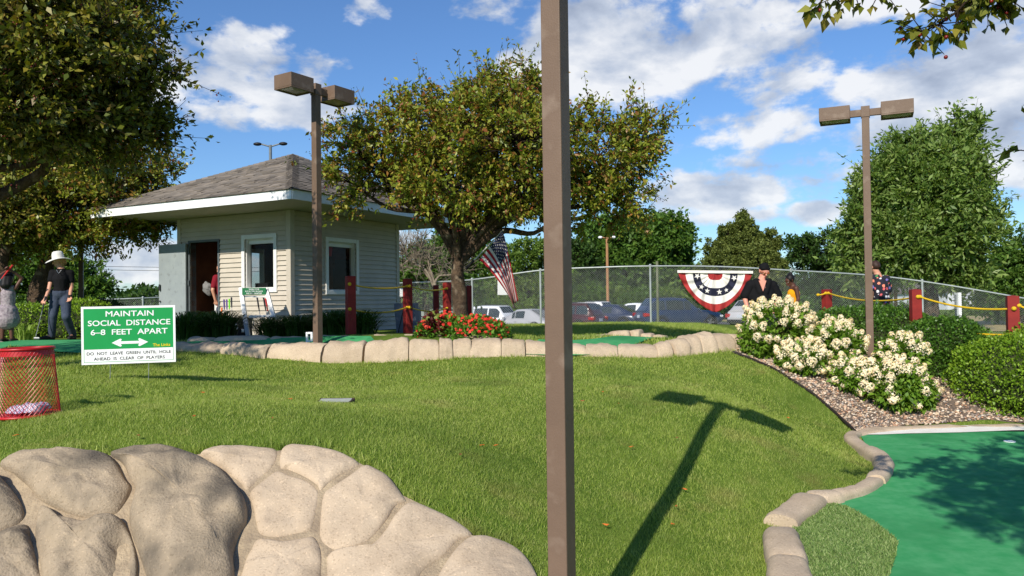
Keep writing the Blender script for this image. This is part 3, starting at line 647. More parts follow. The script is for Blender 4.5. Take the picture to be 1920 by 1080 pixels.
# door, its frame, handle
P = lambda u, q, z, o=C0, d=AV, n=NA: o+d*u+n*q+Vector((0, 0, z))
fr = MB(); u0, u1, a, b = doorop
for ua, ub, za, zb in ((u0-.05, u0, KZ, b+.05), (u1, u1+.05, KZ, b+.05), (u0, u1, b, b+.05)):
    fr.hexa([P(ua, -.13, za), P(ua, -.13, zb), P(ua, .042, za), P(ua, .042, zb), P(ub, -.13, za), P(ub, -.13, zb), P(ub, .042, za), P(ub, .042, zb)])
fr.build('door_frame', M_frameg, kiosk, bevel=.004)
dm = MB(); dl = u1-u0; q0, q1 = .075, .12
dm.hexa([P(u1+.03, q0, KZ+.03), P(u1+.03, q0, b-.01), P(u1+.03, q1, KZ+.03), P(u1+.03, q1, b-.01), P(u1+.03+dl, q0, KZ+.03), P(u1+.03+dl, q0, b-.01), P(u1+.03+dl, q1, KZ+.03), P(u1+.03+dl, q1, b-.01)])
door = dm.build('door', M_doorg, kiosk, bevel=.004)
hm = MB(); c = P(u1+dl-.03, .15, KZ+1.02); hm.box(c, (.03, .03, .14), m=0); hm.box(c+Vector((0, 0, -.30)), (.03, .04, .03)); hm.build('handle', M_dark, door, bevel=.004)
for zz in (KZ+.35, KZ+1.05, KZ+1.75):
    hg = MB(); hg.tube([P(u1+.012, .06, zz), P(u1+.012, .06, zz+.11)], .014, 8); hg.build('hinge', M_frameg, door, smooth=40)
# soffit, fascia, roof
EC = [C0-AV*OV-BV*OV, C0+AV*(LA+OV)-BV*OV, C0+AV*(LA+OV)+BV*(LB+OV), C0-AV*OV+BV*(LB+OV)]
apex = C0+AV*LA/2+BV*LB/2+Vector((0, 0, CZ+3.43))
up = lambda p, z: Vector((p.x, p.y, z))
sf = MB(); inn = [C0-AV*.03-BV*.03, C0+AV*(LA+.03)-BV*.03, C0+AV*(LA+.03)+BV*(LB+.03), C0-AV*.03+BV*(LB+.03)]
for i in range(4):
    A_, B_, Ci, Di = EC[i], EC[(i+1) % 4], inn[(i+1) % 4], inn[i]; nb = 7
    for k in range(nb):
        t0, t1 = k/nb, (k+.93)/nb
        sf.add([up(A_.lerp(Di, t0), SOF+.004), up(B_.lerp(Ci, t0), SOF+.004), up(B_.lerp(Ci, t1), SOF+.004), up(A_.lerp(Di, t1), SOF+.004)], [(0, 1, 2, 3)])
    sf.add([up(A_, SOF+.012), up(B_, SOF+.012), up(Ci, SOF+.012), up(Di, SOF+.012)], [(0, 1, 2, 3)])
sf.add([up(p, SOF+.01) for p in inn], [(0, 1, 2, 3)])
sf.build('soffit', M_soff, kiosk, fix=False)
fa = MB(); FH = .165
for i in range(4):
    A_, B_ = EC[i], EC[(i+1) % 4]; t = (B_-A_).normalized(); n = Vector((t.y, -t.x, 0)); n = n if n.dot(A_-apex) > 0 else -n
    a0, b0 = A_+t*.0, B_-t*.0
    fa.hexa([up(a0, SOF-.004), up(a0, SOF+FH), up(a0+n*.022, SOF-.004), up(a0+n*.022, SOF+FH), up(b0, SOF-.004), up(b0, SOF+FH), up(b0+n*.022, SOF-.004), up(b0+n*.022, SOF+FH)])
fa.build('fascia', M_fascia, kiosk)
rf = MB(); rows = 25
for i in range(4):
    A_, B_ = up(EC[i], SOF+FH+.002), up(EC[(i+1) % 4], SOF+FH+.002); mid = (A_+B_)/2; ut = (B_-A_).normalized(); out = (mid-Vector((apex.x, apex.y, mid.z))).normalized()
    A_ = A_+out*.05-ut*.05; B_ = B_+out*.05+ut*.05
    nn = ut.cross(apex-mid).normalized(); nn = nn if nn.z > 0 else -nn
    rf.add([A_, B_, apex], [(0, 1, 2)])
    for r in range(rows):
        t0, t1 = r/rows, min(1, (r+1.04)/rows); L0, R0 = A_.lerp(apex, t0), B_.lerp(apex, t0); wlen = (R0-L0).length; x = -random.uniform(0, .2); s0 = x
        while x < wlen:
            w = random.uniform(.10, .30); xa, xb = max(0, x), min(wlen, x+w); x += w
            if xb-xa < .01: continue
            fa_, fb_ = xa/wlen, xb/wlen; L1, R1 = A_.lerp(apex, t1), B_.lerp(apex, t1); lift = random.choice([.008, .012, .02])
            q0, q1 = L0.lerp(R0, fa_)+nn*lift, L0.lerp(R0, fb_)+nn*lift; cl = lambda f: min(1, max(0, f))
            w1_ = (R1-L1).length; off = (wlen-w1_)/2; g0 = cl((xa-off)/max(w1_, .01)); g1_ = cl((xb-off)/max(w1_, .01))
            p0, p1 = L1.lerp(R1, g0)+nn*.004, L1.lerp(R1, g1_)+nn*.004
            if (p1-p0).length < .003: continue
            rf.add([q0, q1, p1, p0, q0-nn*lift, q1-nn*lift], [(0, 1, 2, 3), (4, 5, 1, 0)])
roof = rf.build('roof', M_shing, kiosk, fix=False)
hp = MB()
for i in range(4):
    A_ = up(EC[i], SOF+FH+.02); n_ = 34; dirh = (apex-A_).normalized(); sd = dirh.cross(Vector((0, 0, 1))).normalized(); un = sd.cross(dirh).normalized()
    for k in range(n_):
        a0 = A_.lerp(apex, k/n_); a1 = A_.lerp(apex, (k+1.15)/n_); w = .13
        for sg in (-1, 1):
            hp.add([a0+un*.035, a0+sd*sg*w-un*.025, a1+sd*sg*w*.97-un*.036, a1+un*.024], [(0, 1, 2, 3)])
hp.build('hip_cap', M_shing, roof, fix=False)
# inside: floor and a counter
fl = MB(); fl.add([up(p, KZ+.015) for p in (C0+AV*.12+BV*.12, C0+AV*(LA-.12)+BV*.12, C0+AV*(LA-.12)+BV*(LB-.12), C0+AV*.12+BV*(LB-.12))], [(0, 1, 2, 3)])
fl.build('floor', M_floor, kiosk, fix=False)
KL = lambda u, v, z: C0+AV*u+BV*v+Vector((0, 0, KZ+z))
KR = Matrix((AV, BV, Vector((0, 0, 1)))).transposed()
cm = MB(); cm.box(KL(.95, .5, .45), (1.3, .5, .9), KR); tag(cm.build('counter', M_inner, bevel=.006), 'brown wooden serving counter inside the kiosk under the left window', 'counter')
cm = MB(); cm.box(KL(2.42, .75, .42), (.62, .5, .80), KR); cm.box(KL(2.42, .75, .84), (.66, .54, .04), KR); tag(cm.build('cooler', M_white, bevel=.012), 'white cabinet standing just inside the open kiosk door', 'cabinet')
sh = MB()
sh.box(KL(.35, 2.6, .7), (.4, 1.4, 1.4), KR); sh.box(KL(.35, 2.6, 1.5), (.38, 1.3, .2), KR)
tag(sh.build('shelf_unit', mat('dark_shelf', S(46,40,38), S(34,30,30), 5, .7), bevel=.006), 'dark shelf unit seen through the right window of the kiosk', 'shelf')
bk = MB(); u_, z_ = ray_wall(631, 468, C0, BV); cb = C0+BV*(u_+.03)+AV*.27
bk.lathe(Vector((cb.x, cb.y, z_-.13)), [(.085, 0), (.11, .24), (.115, .245), (.105, .24), (.08, .01), (0, .01)], 20)
tag(bk.build('bucket', mat('red_plastic', S(210,36,30), S(190,30,26), 5, .4), smooth=40), 'red bucket hanging high inside the right kiosk window', 'bucket')
bt = MB(); u_, z_ = ray_wall(615, 538, C0, BV); cb = C0+BV*(u_+.10)+AV*.20
bt.lathe(Vector((cb.x, cb.y, w2[2]-.04)), [(0, 0), (.045, 0), (.05, .02), (.05, .2), (.02, .27), (.018, .32), (.03, .33), (.03, .37), (0, .37)], 16)
tag(bt.build('spray_bottle', mat('clear_plastic', S(190,205,205), S(170,190,195), 5, .2, spec=.6), smooth=50), 'pale spray bottle on the sill inside the right kiosk window', 'bottle')
mt = MB(); c = KL(.72, .45, 1.2); mt.box(c, (.34, .03, .24), KR); mt.box(c-Vector((0, 0, .18)), (.05, .04, .12), KR); mt.box(c-Vector((0, 0, .27)), (.2, .16, .02), KR); mt.box(KL(1.1, .45, 1.0), (.36, .3, .14), KR)
tag(mt.build('till', M_dark, bevel=.006), 'black till with a small screen on the counter behind the left kiosk window', 'till')

# ================================================================== LAMP POSTS
M_brown = mat('brown_enamel', S(114,94,78), S(103,84,69), 3, .55, .10, 120, spec=.3, c3=S(140,122,106), s3=6.0, f3=(.57, .80))
M_lens = mat('lamp_lens', S(150,146,120), S(120,116,92), 14, .25, spec=.5)
def lamp_post():
    t = thing('lamp_post', 'x', 'lamp post'); H = 3.72; w = .1016
    b = MB(); b.box((0, 0, (H-.10)/2-.06), (w, w, H-.10+.12)); b.build('pole', M_brown, t, bevel=.006)
    b = MB(); b.box((0, 0, .012), (.26, .26, .024)); 
    for sx in (-1, 1):
        for sy in (-1, 1): b.tube([(sx*.095, sy*.095, .02), (sx*.095, sy*.095, .06)], .012, 6)
    b.build('base_plate', M_brown, t, bevel=.003)
    b = MB(); b.box((0, 0, H-.08), (.118, .118, .16)); b.build('cap', M_brown, t, bevel=.004)
    for s in (-1, 1):
        b = MB(); b.box((s*.135, 0, H-.09), (.155, .055, .10)); b.build('arm', M_brown, t, bevel=.004)
        hd = MB(); cx = s*(.205+.21); L, D, hh = .42, .36, .20; z0, z1 = H-.19, H+.01
        hd.box((cx, 0, (z0+.02+z1)/2), (L, D, z1-z0-.02))
        for a, sz in (((cx, -D/2+.012, z0+.01), (L, .024, .02)), ((cx, D/2-.012, z0+.01), (L, .024, .02)), ((cx-L/2+.012, 0, z0+.01), (.024, D-.048, .02)), ((cx+L/2-.012, 0, z0+.01), (.024, D-.048, .02))): hd.box(a, sz)
        h = hd.build('lamp_head', M_brown, t, bevel=.004)
        ln = MB(); zz = z0+.016; a, c_ = L/2-.026, D/2-.026
        ln.add([(cx-a, -c_, zz), (cx+a, -c_, zz), (cx+a, c_, zz), (cx-a, c_, zz), (cx, 0, zz-.0), (cx-.05, -.05, zz-.012), (cx+.05, -.05, zz-.012), (cx+.05, .05, zz-.012), (cx-.05, .05, zz-.012)],
               [(0, 1, 6, 5), (1, 2, 7, 6), (2, 3, 8, 7), (3, 0, 5, 8), (5, 6, 7, 8)]); ln.build('lens', M_lens, h)
    return t
lp = lamp_post()
near = W(1052, 1080, 3.7)
LAMPS = [((near.x+.005, 3.7), -30, 'brown square lamp post closest to the camera, its lamps above the frame'),
         ((W(596, 635, 11.45).x, 11.45), 57, 'brown twin-box lamp post in front of the grey kiosk'),
         ((W(1632, 672, 11.3).x, 11.3), -25, 'brown twin-box lamp post rising behind the white hydrangeas'),
         ((W(152, 560, 18.8).x, 18.8), 20, 'dark lamp post behind the person in the white hat')]
for i, ((x, y), a, lb) in enumerate(LAMPS):
    o = lp if i == 0 else dup(lp); o.location = on(x, y); o.rotation_euler = (0, 0, R(a)); tag(o, lb, 'lamp post', 'brown twin lamp posts of the course'); o.scale = (1, 1, 1.06 if i == 1 else 1)
    if i == 0: print('near lamp z', o.location.z-CZ)

# ================================================================== TEXT
def text_mesh(body, size, bold=0.0, shear=0, spacing=1.0, word=1.0, align='CENTER', extrude=.0008):
    c = bpy.data.curves.new('lettering', 'FONT'); c.body = body; c.size = size; c.offset = 0; c.bevel_depth = bold*size*.9; c.bevel_resolution = 0; c.shear = shear; c.space_character = spacing; c.space_word = word; c.align_x = align; c.extrude = extrude
    c.resolution_u = 4; o = bpy.data.objects.new('lettering', c); col.objects.link(o); me = evalmesh(o); V = [v.co.copy() for v in me.vertices]; Fs = [tuple(p.vertices) for p in me.polygons]
    bpy.data.objects.remove(o); return V, Fs
def put_text(mb, body, size, o, r, u, n, m=0, width=None, **k):
    V, Fs = text_mesh(body, size, **k)
    if width:
        w = max(v.x for v in V)-min(v.x for v in V); f = width/w
    else: f = 1
    mb.add([o+r*(v.x*f)+u*v.y+n*v.z for v in V], Fs, m)

# ================================================================== YARD SIGN
M_sgreen = mat('sign_green', S(24,150,76), S(22,146,72), 3, .45, spec=.3)
M_swhite = mat('sign_white', S(240,240,238), S(234,234,232), 3, .5)
M_sblack = mat('sign_black', S(40,44,44), None, 3, .6)
M_syel = mat('sign_yellow', S(244,216,30), None, 3, .5)
M_wire = mat('galvanised_wire', S(170,172,170), S(150,152,150), 8, .4, metal=.6)
sg = W(242, 627.5, 8.3); sgz = g1(sg.x, sg.y)
ysign = thing('yard_sign', 'green and white yard sign asking players to keep 6-8 feet apart, on wire legs', 'sign', (sg.x, sg.y, sgz))
yaw = R(13); r_ = Vector((math.cos(yaw), math.sin(yaw), 0)); r_ = (r_+Vector((0, 0, .008))).normalized(); u_ = Vector((-.008*math.cos(yaw), -.008*math.sin(yaw), 1)).normalized(); n_ = r_.cross(u_); n_ = n_ if n_.y < 0 else -n_
SW, SH = .93, .615; sc_c = sg.copy()
def sp(x, z, q=0): return sc_c+r_*x+u_*z+n_*q
def plate(mb, x0, x1, z0, z1, q0, q1, m=0): mb.hexa([sp(x0, z0, q0), sp(x0, z1, q0), sp(x0, z0, q1), sp(x0, z1, q1), sp(x1, z0, q0), sp(x1, z1, q0), sp(x1, z0, q1), sp(x1, z1, q1)], m)
mb = MB(); plate(mb, -SW/2, SW/2, -SH/2, SH/2, -.005, .005); pn = mb.build('panel', M_swhite, ysign)
mb = MB(); plate(mb, -SW/2+.023, SW/2-.023, -SH/2+.16, SH/2-.023, .005, .006); mb.build('green_field', M_sgreen, pn)
mb = MB(); x0, x1, z0, z1 = -SW/2+.023, SW/2-.023, -SH/2+.023, -SH/2+.16
plate(mb, x0, x1, z0, z0+.004, .005, .006); plate(mb, x0, x0+.004, z0+.004, z1, .005, .006); plate(mb, x1-.004, x1, z0+.004, z1, .005, .006); mb.build('green_border', M_sgreen, pn)
mb = MB(); q = .0075
put_text(mb, 'MAINTAIN', .082, sp(.012, SH/2-.108, q), r_, u_, n_, bold=.017, width=.475)
put_text(mb, 'SOCIAL  DISTANCE', .082, sp(.008, SH/2-.206, q), r_, u_, n_, bold=.020, width=.815)
put_text(mb, '6\u20138  FEET  APART', .082, sp(.006, SH/2-.303, q), r_, u_, n_, bold=.020, width=.76)
zc = SH/2-.39
ar = [(-.18, 0), (-.095, .043), (-.08, .035), (-.092, .014), (.092, .014), (.08, .035), (.095, .043), (.18, 0), (.095, -.043), (.08, -.035), (.092, -.014), (-.092, -.014), (-.08, -.035), (-.095, -.043)]
mb.prism([sp(x+.01, zc+z, .0062) for x, z in ar], n_*.002); mb.build('lettering', M_swhite, pn)
mb = MB(); put_text(mb, 'DO  NOT  LEAVE  GREEN  UNTIL  HOLE', .045, sp(.0, -SH/2+.1, .0062), r_, u_, n_, bold=.008, width=.83)
put_text(mb, 'AHEAD  IS  CLEAR  OF  PLAYERS', .045, sp(.005, -SH/2+.043, .0062), r_, u_, n_, bold=.008, width=.70); mb.build('small_lettering', M_sblack, pn)
mb = MB(); put_text(mb, 'The Links', .044, sp(.325, zc-.050, .0075), r_, u_, n_, bold=.022, width=.175); mb.build('yellow_lettering', M_syel, pn)
for x in (-.19, .19):
    mb = MB(); mb.tube([sp(x, -SH/2+.1, -.006), sp(x, -SH/2-.06, -.006), Vector((sp(x, 0).x, sp(x, 0).y, g1(sp(x, 0).x, sp(x, 0).y)-.05))], .0035, 6); mb.build('wire_leg', M_wire, ysign)

# ================================================================== WASTE BASKET
M_redm = mat('red_enamel', S(186,32,36), S(170,26,30), 6, .4, spec=.45)
bp = W(53, 772, 6.3); bz = g1(bp.x, bp.y)+.01
bin_ = thing('waste_basket', 'red expanded-metal waste basket, wider at its foot, standing on the lawn', 'basket', (bp.x, bp.y, bz)); H_ = .535; rb, rt = .228, .188
TL = Matrix.Rotation(R(-1.2), 3, 'Y')
def bpnt(a, t, dr=0): r = rb+(rt-rb)*t+dr; return Vector(bin_.location)+TL @ Vector((r*math.cos(a), r*math.sin(a), .01+t*H_))
mb = MB(); ns = 42; V = []; Fs = []
for s in (-1, 1):
    for k in range(ns):
        seg = 16; rows = []
        for i in range(seg+1):
            t = i/seg; a = 2*math.pi*k/ns+s*t*1.9
            mb_a = .0105
            rows.append((bpnt(a-mb_a, t), bpnt(a+mb_a, t, .003*s)))
        o = len(V)
        for p, q in rows: V += [p, q]
        Fs += [(o+2*i, o+2*i+1, o+2*i+3, o+2*i+2) for i in range(seg)]
mb.add(V, Fs); mb.build('mesh_side', M_redm, bin_, fix=False)
def ring(t, r, n=40, dr=0): return [bpnt(2*math.pi*i/n, t, dr) for i in range(n+1)]
mb = MB(); mb.tube(ring(1, 0, 40, .006), .011, 8, cap=False); mb.add(ring(1, 0, 40)[:-1]+ring(.9, 0, 40, .002)[:-1], [(i, (i+1) % 40, 40+(i+1) % 40, 40+i) for i in range(40)]); mb.build('rim', M_redm, bin_, smooth=50)
mb = MB(); mb.tube(ring(0, 0, 40, .004), .012, 8, cap=False); mb.add(ring(0.01, 0, 40)[:-1], [tuple(range(40))]); mb.build('foot_ring', M_redm, bin_, smooth=50)
mb = MB(); c = Vector(bin_.location)+Vector((.02, 0, .055)); mb.sphere(c, (.15, .13, .035), 40, 20)
mb.V = [tuple(Vector(v)+Vector((fb(Vector(v)*9, 1), fb(Vector(v)*9+Vector((5, 0, 0)), 1), fb(Vector(v)*9+Vector((0, 9, 0)), 1)*.9))*.055) for v in mb.V]
tag(mb.build('plastic_bag', mat('crumpled_bag', S(224,222,230), S(170,160,190), 14, .35), smooth=60), 'crumpled white plastic bag lying in the bottom of the red waste basket', 'bag')

# ================================================================== VALVE BOX, HOLE CUP, MARKER
vb = W(628, 757, 7.2); vb = on(vb.x, vb.y, -.030)
v_ = thing('valve_box', 'small sunken valve box with a pale lid in the lawn', 'valve box', vb)
mb = MB()
for a, s in (((0, .10, .03), (.33, .02, .08)), ((0, -.10, .02), (.33, .02, .07)), ((-.155, 0, .025), (.02, .18, .07)), ((.155, 0, .025), (.02, .18, .07))): mb.box(vb+Vector(a), s)
mb.build('rim', mat('box_rim', S(74,56,44), S(60,46,38), 9, .7), v_, bevel=.004)
mb = MB(); mb.box(vb+Vector((0, -.005, .042)), (.29, .17, .03), Matrix.Rotation(R(9), 3, 'X')); mb.tube([vb+Vector((-.13, .07, .053)), vb+Vector((.12, .075, .056))], .007, 8); mb.build('lid', mat('box_lid', S(176,180,168), S(150,154,144), 9, .6), v_, bevel=.003)
hc = PZ(1893, 831, GZ)
mb = MB(); mb.lathe(Vector((hc.x, hc.y, GZ+.012)), [(.054, 0), (.058, .004), (.058, .012), (.05, .012), (.048, .006), (0, .006)], 24)
tag(mb.build('hole_cup', M_swhite, smooth=40), 'white golf hole cup set into the big green', 'hole cup')
mk = W(587, 629, 11.75); mk.z = g1(mk.x, mk.y); nm = thing('hole_marker', 'small white sculpted hole marker beside the lamp post foot, in front of the daylilies', 'marker', mk)
mb = MB(); hh, ww, tt = .155, .10, .05
for cx, parts in ((-.055, [(-.036, 0), (.036, 0)]), (.062, [(-.036, 0)])):
    for dx, _ in parts: mb.box(mk+Vector((cx+dx, 0, hh/2+.01)), (.03, tt, hh))
    for dz in (.022, hh-.005): mb.box(mk+Vector((cx, -.001, dz)), (ww*.44, tt-.004, .032))
mb.build('figure', M_swhite, nm, bevel=.008)
mb = MB(); mb.box(mk+Vector((0, 0, .0)), (.24, .08, .03)); mb.build('foot', M_swhite, nm, bevel=.006)

# ================================================================== PUTTER RACK AND PUTTERS
rk = W(487, 636, 14.6); rk.z = g1(rk.x, rk.y); rack = thing('putter_rack', 'white leaning putter rack with a small green notice, against the kiosk wall', 'rack', rk)
T1, B1, T2, B2 = W(452, 545, 15.0), W(466, 637, 14.45), W(499, 546, 14.95), W(524, 622, 14.5)
gl = lambda p: Vector((p.x, p.y, g1(p.x, p.y)-.02))
mb = MB(); mb.tube([T1+Vector((0, 0, .05)), B1.lerp(T1, .5), gl(B1)], .052, 4); mb.build('leg', M_white, rack)
mb = MB(); mb.tube([T2+Vector((0, 0, .05)), gl(B2)], .05, 4); mb.build('leg', M_white, rack)
def bar(name, a, b, h, t, m, par):
    d = (b-a).normalized(); n = d.cross(Vector((0, 0, 1))).normalized(); mb = MB(); z = Vector((0, 0, h/2))
    mb.hexa([a-n*t-z, a-n*t+z, a+n*t-z, a+n*t+z, b-n*t-z, b-n*t+z, b+n*t-z, b+n*t+z]); return mb.build(name, m, par, bevel=.003)
bar('rail', W(456, 556, 14.93), W(507, 556, 14.9), .035, .02, M_white, rack); bar('rail', W(467, 594, 14.7), W(516, 592, 14.68), .05, .03, M_white, rack)
sa, sb = W(454, 546.5, 14.86), W(499, 546, 14.86); nb_ = bar('notice', sa, sb, .135, .006, mat('notice_green', S(22,110,64), None, 3, .5), rack)
d = (sb-sa).normalized(); nv = d.cross(Vector((0, 0, 1))).normalized(); cc = (sa+sb)/2
mb = MB()
for t_, dz, w in (('WHEN DONE', .028, .2), ('PUT PUTTER ON RACK', -.012, .34), ('WE WILL SANITIZE', -.052, .30)): put_text(mb, t_, .036, cc+Vector((0, 0, dz))+nv*.008, d, Vector((0, 0, 1)), nv, bold=.02, width=w)
mb.build('lettering', M_swhite, nb_)
def putter(top, foot, gcol, lb, grp, gl_=.26):
    top = Vector(top); foot = Vector(foot); t = thing('putter', lb, 'putter', foot, grp); d = (foot-top).normalized(); L = (foot-top).length
    mb = MB(); mb.tube([top+d*gl_*.9, foot-d*.0], .006, 6); mb.build('shaft', M_wire, t, smooth=50)
    mb = MB(); mb.tube([top, top+d*gl_*.5, top+d*gl_], [.017, .016, .011], 8); mb.build('grip', mat('grip', gcol, None, 5, .7), t, smooth=50)
    mb = MB(); mb.box(foot+Vector((.03, 0, .018)), (.10, .03, .034)); mb.build('head', M_wire, t, bevel=.006)
    return t
GP = 'putters standing at the kiosk wall'
for i, (tx, ty, bx, by, cg, lb) in enumerate([(420,562,423,636,S(82,66,120),'putter with a dull purple grip, left of its purple twin'),(425,562,427,636,S(96,72,140),'putter with a purple grip beside the bright green grip'),(430,561,431,636,S(110,214,40),'putter with a bright green grip'),(434,558,436,636,S(40,38,46),'putter with a black grip next to the bright green one'),(416,577,414,636,S(224,110,40),'putter with an orange grip, leftmost by the kiosk door')]):
    a, b = W(tx, ty, 15.35), W(bx, by, 15.0); b.z = g1(b.x, b.y)+.01; putter(a, b, cg, lb, GP, .22 if i < 4 else .34)
GR = 'putters hung on the white rack'
for i, (tx, ty, bx, by, cg, lb) in enumerate([(482,557,489,592,S(44,44,48),'black-gripped putter leaning alone on the left of the white rack'),(494,557,503,600,S(50,46,48),'black-gripped putter leaning beside the red one on the rack'),(498,560,508,610,S(196,44,52),'red-gripped putter leaning in the middle of the rack'),(509,571,519,612,S(190,40,48),'red-gripped putter leaning at the right leg of the rack')]):
    a, b = W(tx, ty, 14.92), W(bx, by+8, 14.72); b.z = max(b.z, g1(b.x, b.y)+.02); putter(a, b, cg, lb, GR, .26 if i > 1 else .3)
bx = W(447, 634, 14.7); bx.z = g1(bx.x, bx.y); sb_ = thing('storage_box', 'dark weathered box with a pale paper on its front, beside the putter rack', 'box', bx)
mb = MB(); mb.box(bx+Vector((0, .12, .17)), (.36, .26, .34)); mb.box(bx+Vector((0, .11, .355)), (.40, .3, .03)); mb.build('body', mat('dark_wood', S(58,52,48), S(38,34,32), 9, .8), sb_, bevel=.006)
mb = MB(); mb.box(bx+Vector((-.06, -.012, .2)), (.12, .004, .1)); mb.box(bx+Vector((.09, -.012, .12)), (.05, .004, .06)); mb.build('paper', M_swhite, sb_)

# ================================================================== RED POSTS AND YELLOW ROPES
M_post = mat('red_post_paint', S(142,42,36), S(126,36,32), 5, .7, .15, 60, c3=S(112,32,28), s3=3, f3=(.55, .75))
M_rope = mat('yellow_rope', S(226,190,36), S(200,160,24), 90, .6, .4, 160)
def red_post():
    t = thing('rope_post', 'x', 'post'); mb = MB(); mb.box((0, 0, .5), (.14, .14, 1.2)); mb.build('post', M_post, t, bevel=.008)
    mb = MB(); mb.add([(-.07,-.07,1.1),(.07,-.07,1.1),(.07,.07,1.1),(-.07,.07,1.1),(0,0,1.112)], [(0,1,4),(1,2,4),(2,3,4),(3,0,4)]); mb.build('top', M_post, t); return t
pr = red_post(); POSTS = {}
for i, (k, px, top, Y, a, lb) in enumerate([('a',657,518,12.75,32,'square red post at the daylilies, in front of the right kiosk window'),('b',764,523,15,40,'square red post beside the grey cover, mid way between kiosk and tree'),('c',838,530,17,40,'red post just left of the tree trunk'),('d',817,535,21,20,'dark shaded red post behind the others by the tree trunk'),('e',879,536,20.5,10,'red post half hidden behind the tree trunk'),
    ('f',1550,543,15,20,'small red post behind the hydrangeas, left of the right lamp post'),('g',1716,543,11.7,-8,'wide red post rising from the round hedges'),('h',1898,555,10.45,-22,'red post near the picture edge above the bright hedge'),('i',2080,575,9.6,-22,'red post outside the frame')]):
    p = W(px, top, Y); o = pr if i == 0 else dup(pr); o.location = (p.x, p.y, p.z-1.1); o.rotation_euler = (0, 0, R(a)); tag(o, lb, 'post', 'red posts carrying the yellow rope'); POSTS[k] = p
def rope(a, b, sag, lb, r=.014, knots=(1, 1), grp='yellow ropes strung between the red posts'):
    a, b = Vector(a), Vector(b); pts = [a.lerp(b, t/14)-Vector((0, 0, sag*4*(t/14)*(1-t/14))) for t in range(15)]; t = thing('rope', lb, 'rope', a, grp)
    mb = MB(); mb.tube(pts, r, 8); mb.build('strand', M_rope, t, smooth=60)
    for q, k in ((a, knots[0]), (b, knots[1])):
        if k: mb = MB(); mb.sphere(q, (.032, .032, .03), 10, 8); mb.build('knot', M_rope, t, smooth=60)
    return t
def pp(k, dz, dx=0): return POSTS[k]+Vector((dx, -.075, -dz))
rope(pp('a', .13), pp('b', .14), .06, 'upper yellow rope in front of the kiosk corner'); rope(pp('a', .54), pp('b', .55), .08, 'lower yellow rope in front of the kiosk corner')
rope(pp('b', .14, .05), pp('c', .13), .06, 'upper yellow rope ending at the tree trunk'); rope(pp('b', .55, .05), pp('c', .56), .07, 'lower yellow rope ending at the tree trunk')
rope(pp('f', .07), pp('g', .11), .10, 'upper yellow rope passing behind the right lamp post'); rope(pp('g', .11, .03), pp('h', .17, -.03), .07, 'upper yellow rope between the two right red posts, sagging in full view')
rope(pp('g', .52, .03), pp('h', .52, -.03), .05, 'lower yellow rope just above the round hedges'); rope(pp('h', .13, .04), pp('i', .17), .08, 'upper yellow rope leaving the picture at the right'); rope(pp('h', .5, .04), pp('i', .52), .05, 'lower yellow rope leaving the picture at the right')
rope(pp('f', .07, -.05), pp('f', .10, -.20), .01, 'short yellow rope end on the small right red post')
# grey covered board between kiosk and post
cv = W(775, 631, 16.2); cv.z = g1(cv.x, cv.y); cvo = thing('covered_board', 'grey tarpaulin-covered board propped between the kiosk and a red post', 'board', cv)
a, b, c, d = W(738, 569, 16.6), W(777, 568, 16.6), W(782, 634, 16.2), W(744, 632, 16.2)
mb = MB(); mb.prism([a, b, c, d], (.05, .25, 0)); mb.build('cover', mat('grey_tarp', S(112,116,122), S(96,100,106), 4, .7, .3, 12), cvo, bevel=.01)
mb = MB(); mb.tube([W(759, 570, 16.5), W(752, 600, 16.3), W(745, 630, 16.1)], .014, 6); mb.build('strap', M_dark, cvo)
a, b, c, d = W(777, 576, 16.9), W(786, 578, 17.3), W(787, 630, 17.3), W(780, 632, 16.7)
mb = MB(); mb.prism([a, b, c, d], (.03, .1, 0)); mb.build('side_panel', mat('grey_tarp_light', S(140,144,150), S(120,124,130), 4, .7), cvo)

# ================================================================== FLAG
M_fr = mat('flag_red', S(150,26,36), S(140,22,32), 20, .8); M_fw = mat('flag_white', S(192,188,184), S(182,178,174), 20, .8); M_fb = mat('flag_blue', S(30,34,62), S(26,30,54), 20, .8)
FYd = 12.62
fl_ = thing('flag', 'striped flag with a starred dark blue canton, hung from a pole on the tree trunk', 'flag', W(886, 494, FYd+.12))
mb = MB(); mb.tube([W(876, 502, FYd+.18), W(944, 431, FYd)], .012, 8); mb.build('pole', mat('flag_pole', S(200,196,186), None, 8, .4), fl_, smooth=50)
mb = MB(); mb.tube([W(874, 504, FYd+.2), W(888, 489, FYd+.1)], .024, 8); mb.build('bracket', M_dark, fl_, smooth=50)
def bez(P, t): a, b, c, d = P; s = 1-t; return (a[0]*s**3+3*b[0]*s*s*t+3*c[0]*s*t*t+d[0]*t**3, a[1]*s**3+3*b[1]*s*s*t+3*c[1]*s*t*t+d[1]*t**3)
def flagP(u, v, q=0):     # u fly, v hoist (0 = top)
    T = bez([(942,433),(950,452),(958,500),(972,564)], u); B = bez([(898,487),(915,500),(948,540),(967,579)], u)
    k = v; x = T[0]+(B[0]-T[0])*k; y = T[1]+(B[1]-T[1])*k
    M_ = bez([(922,458),(934,480),(955,520),(956,574)], u); e = 4*k*(1-k); x += (M_[0]-(T[0]+B[0])/2)*e*.55*u; y += (M_[1]-(T[1]+B[1])/2)*e*.55*u
    dy = -.10*u*math.sin(v*7.5+u*2.0)*(.3+u)-.02*math.sin(u*9+v*3); return W(x, y, FYd-.01+dy-q)
def fm(u, v):
    if u < .42 and v < 7/13: return 2
    return int(v*13) % 2
mb = MB(); mb.grid(flagP, 50, 52, mfn=fm); fo = mb.build('cloth', [M_fr, M_fw, M_fb], fl_, smooth=60)
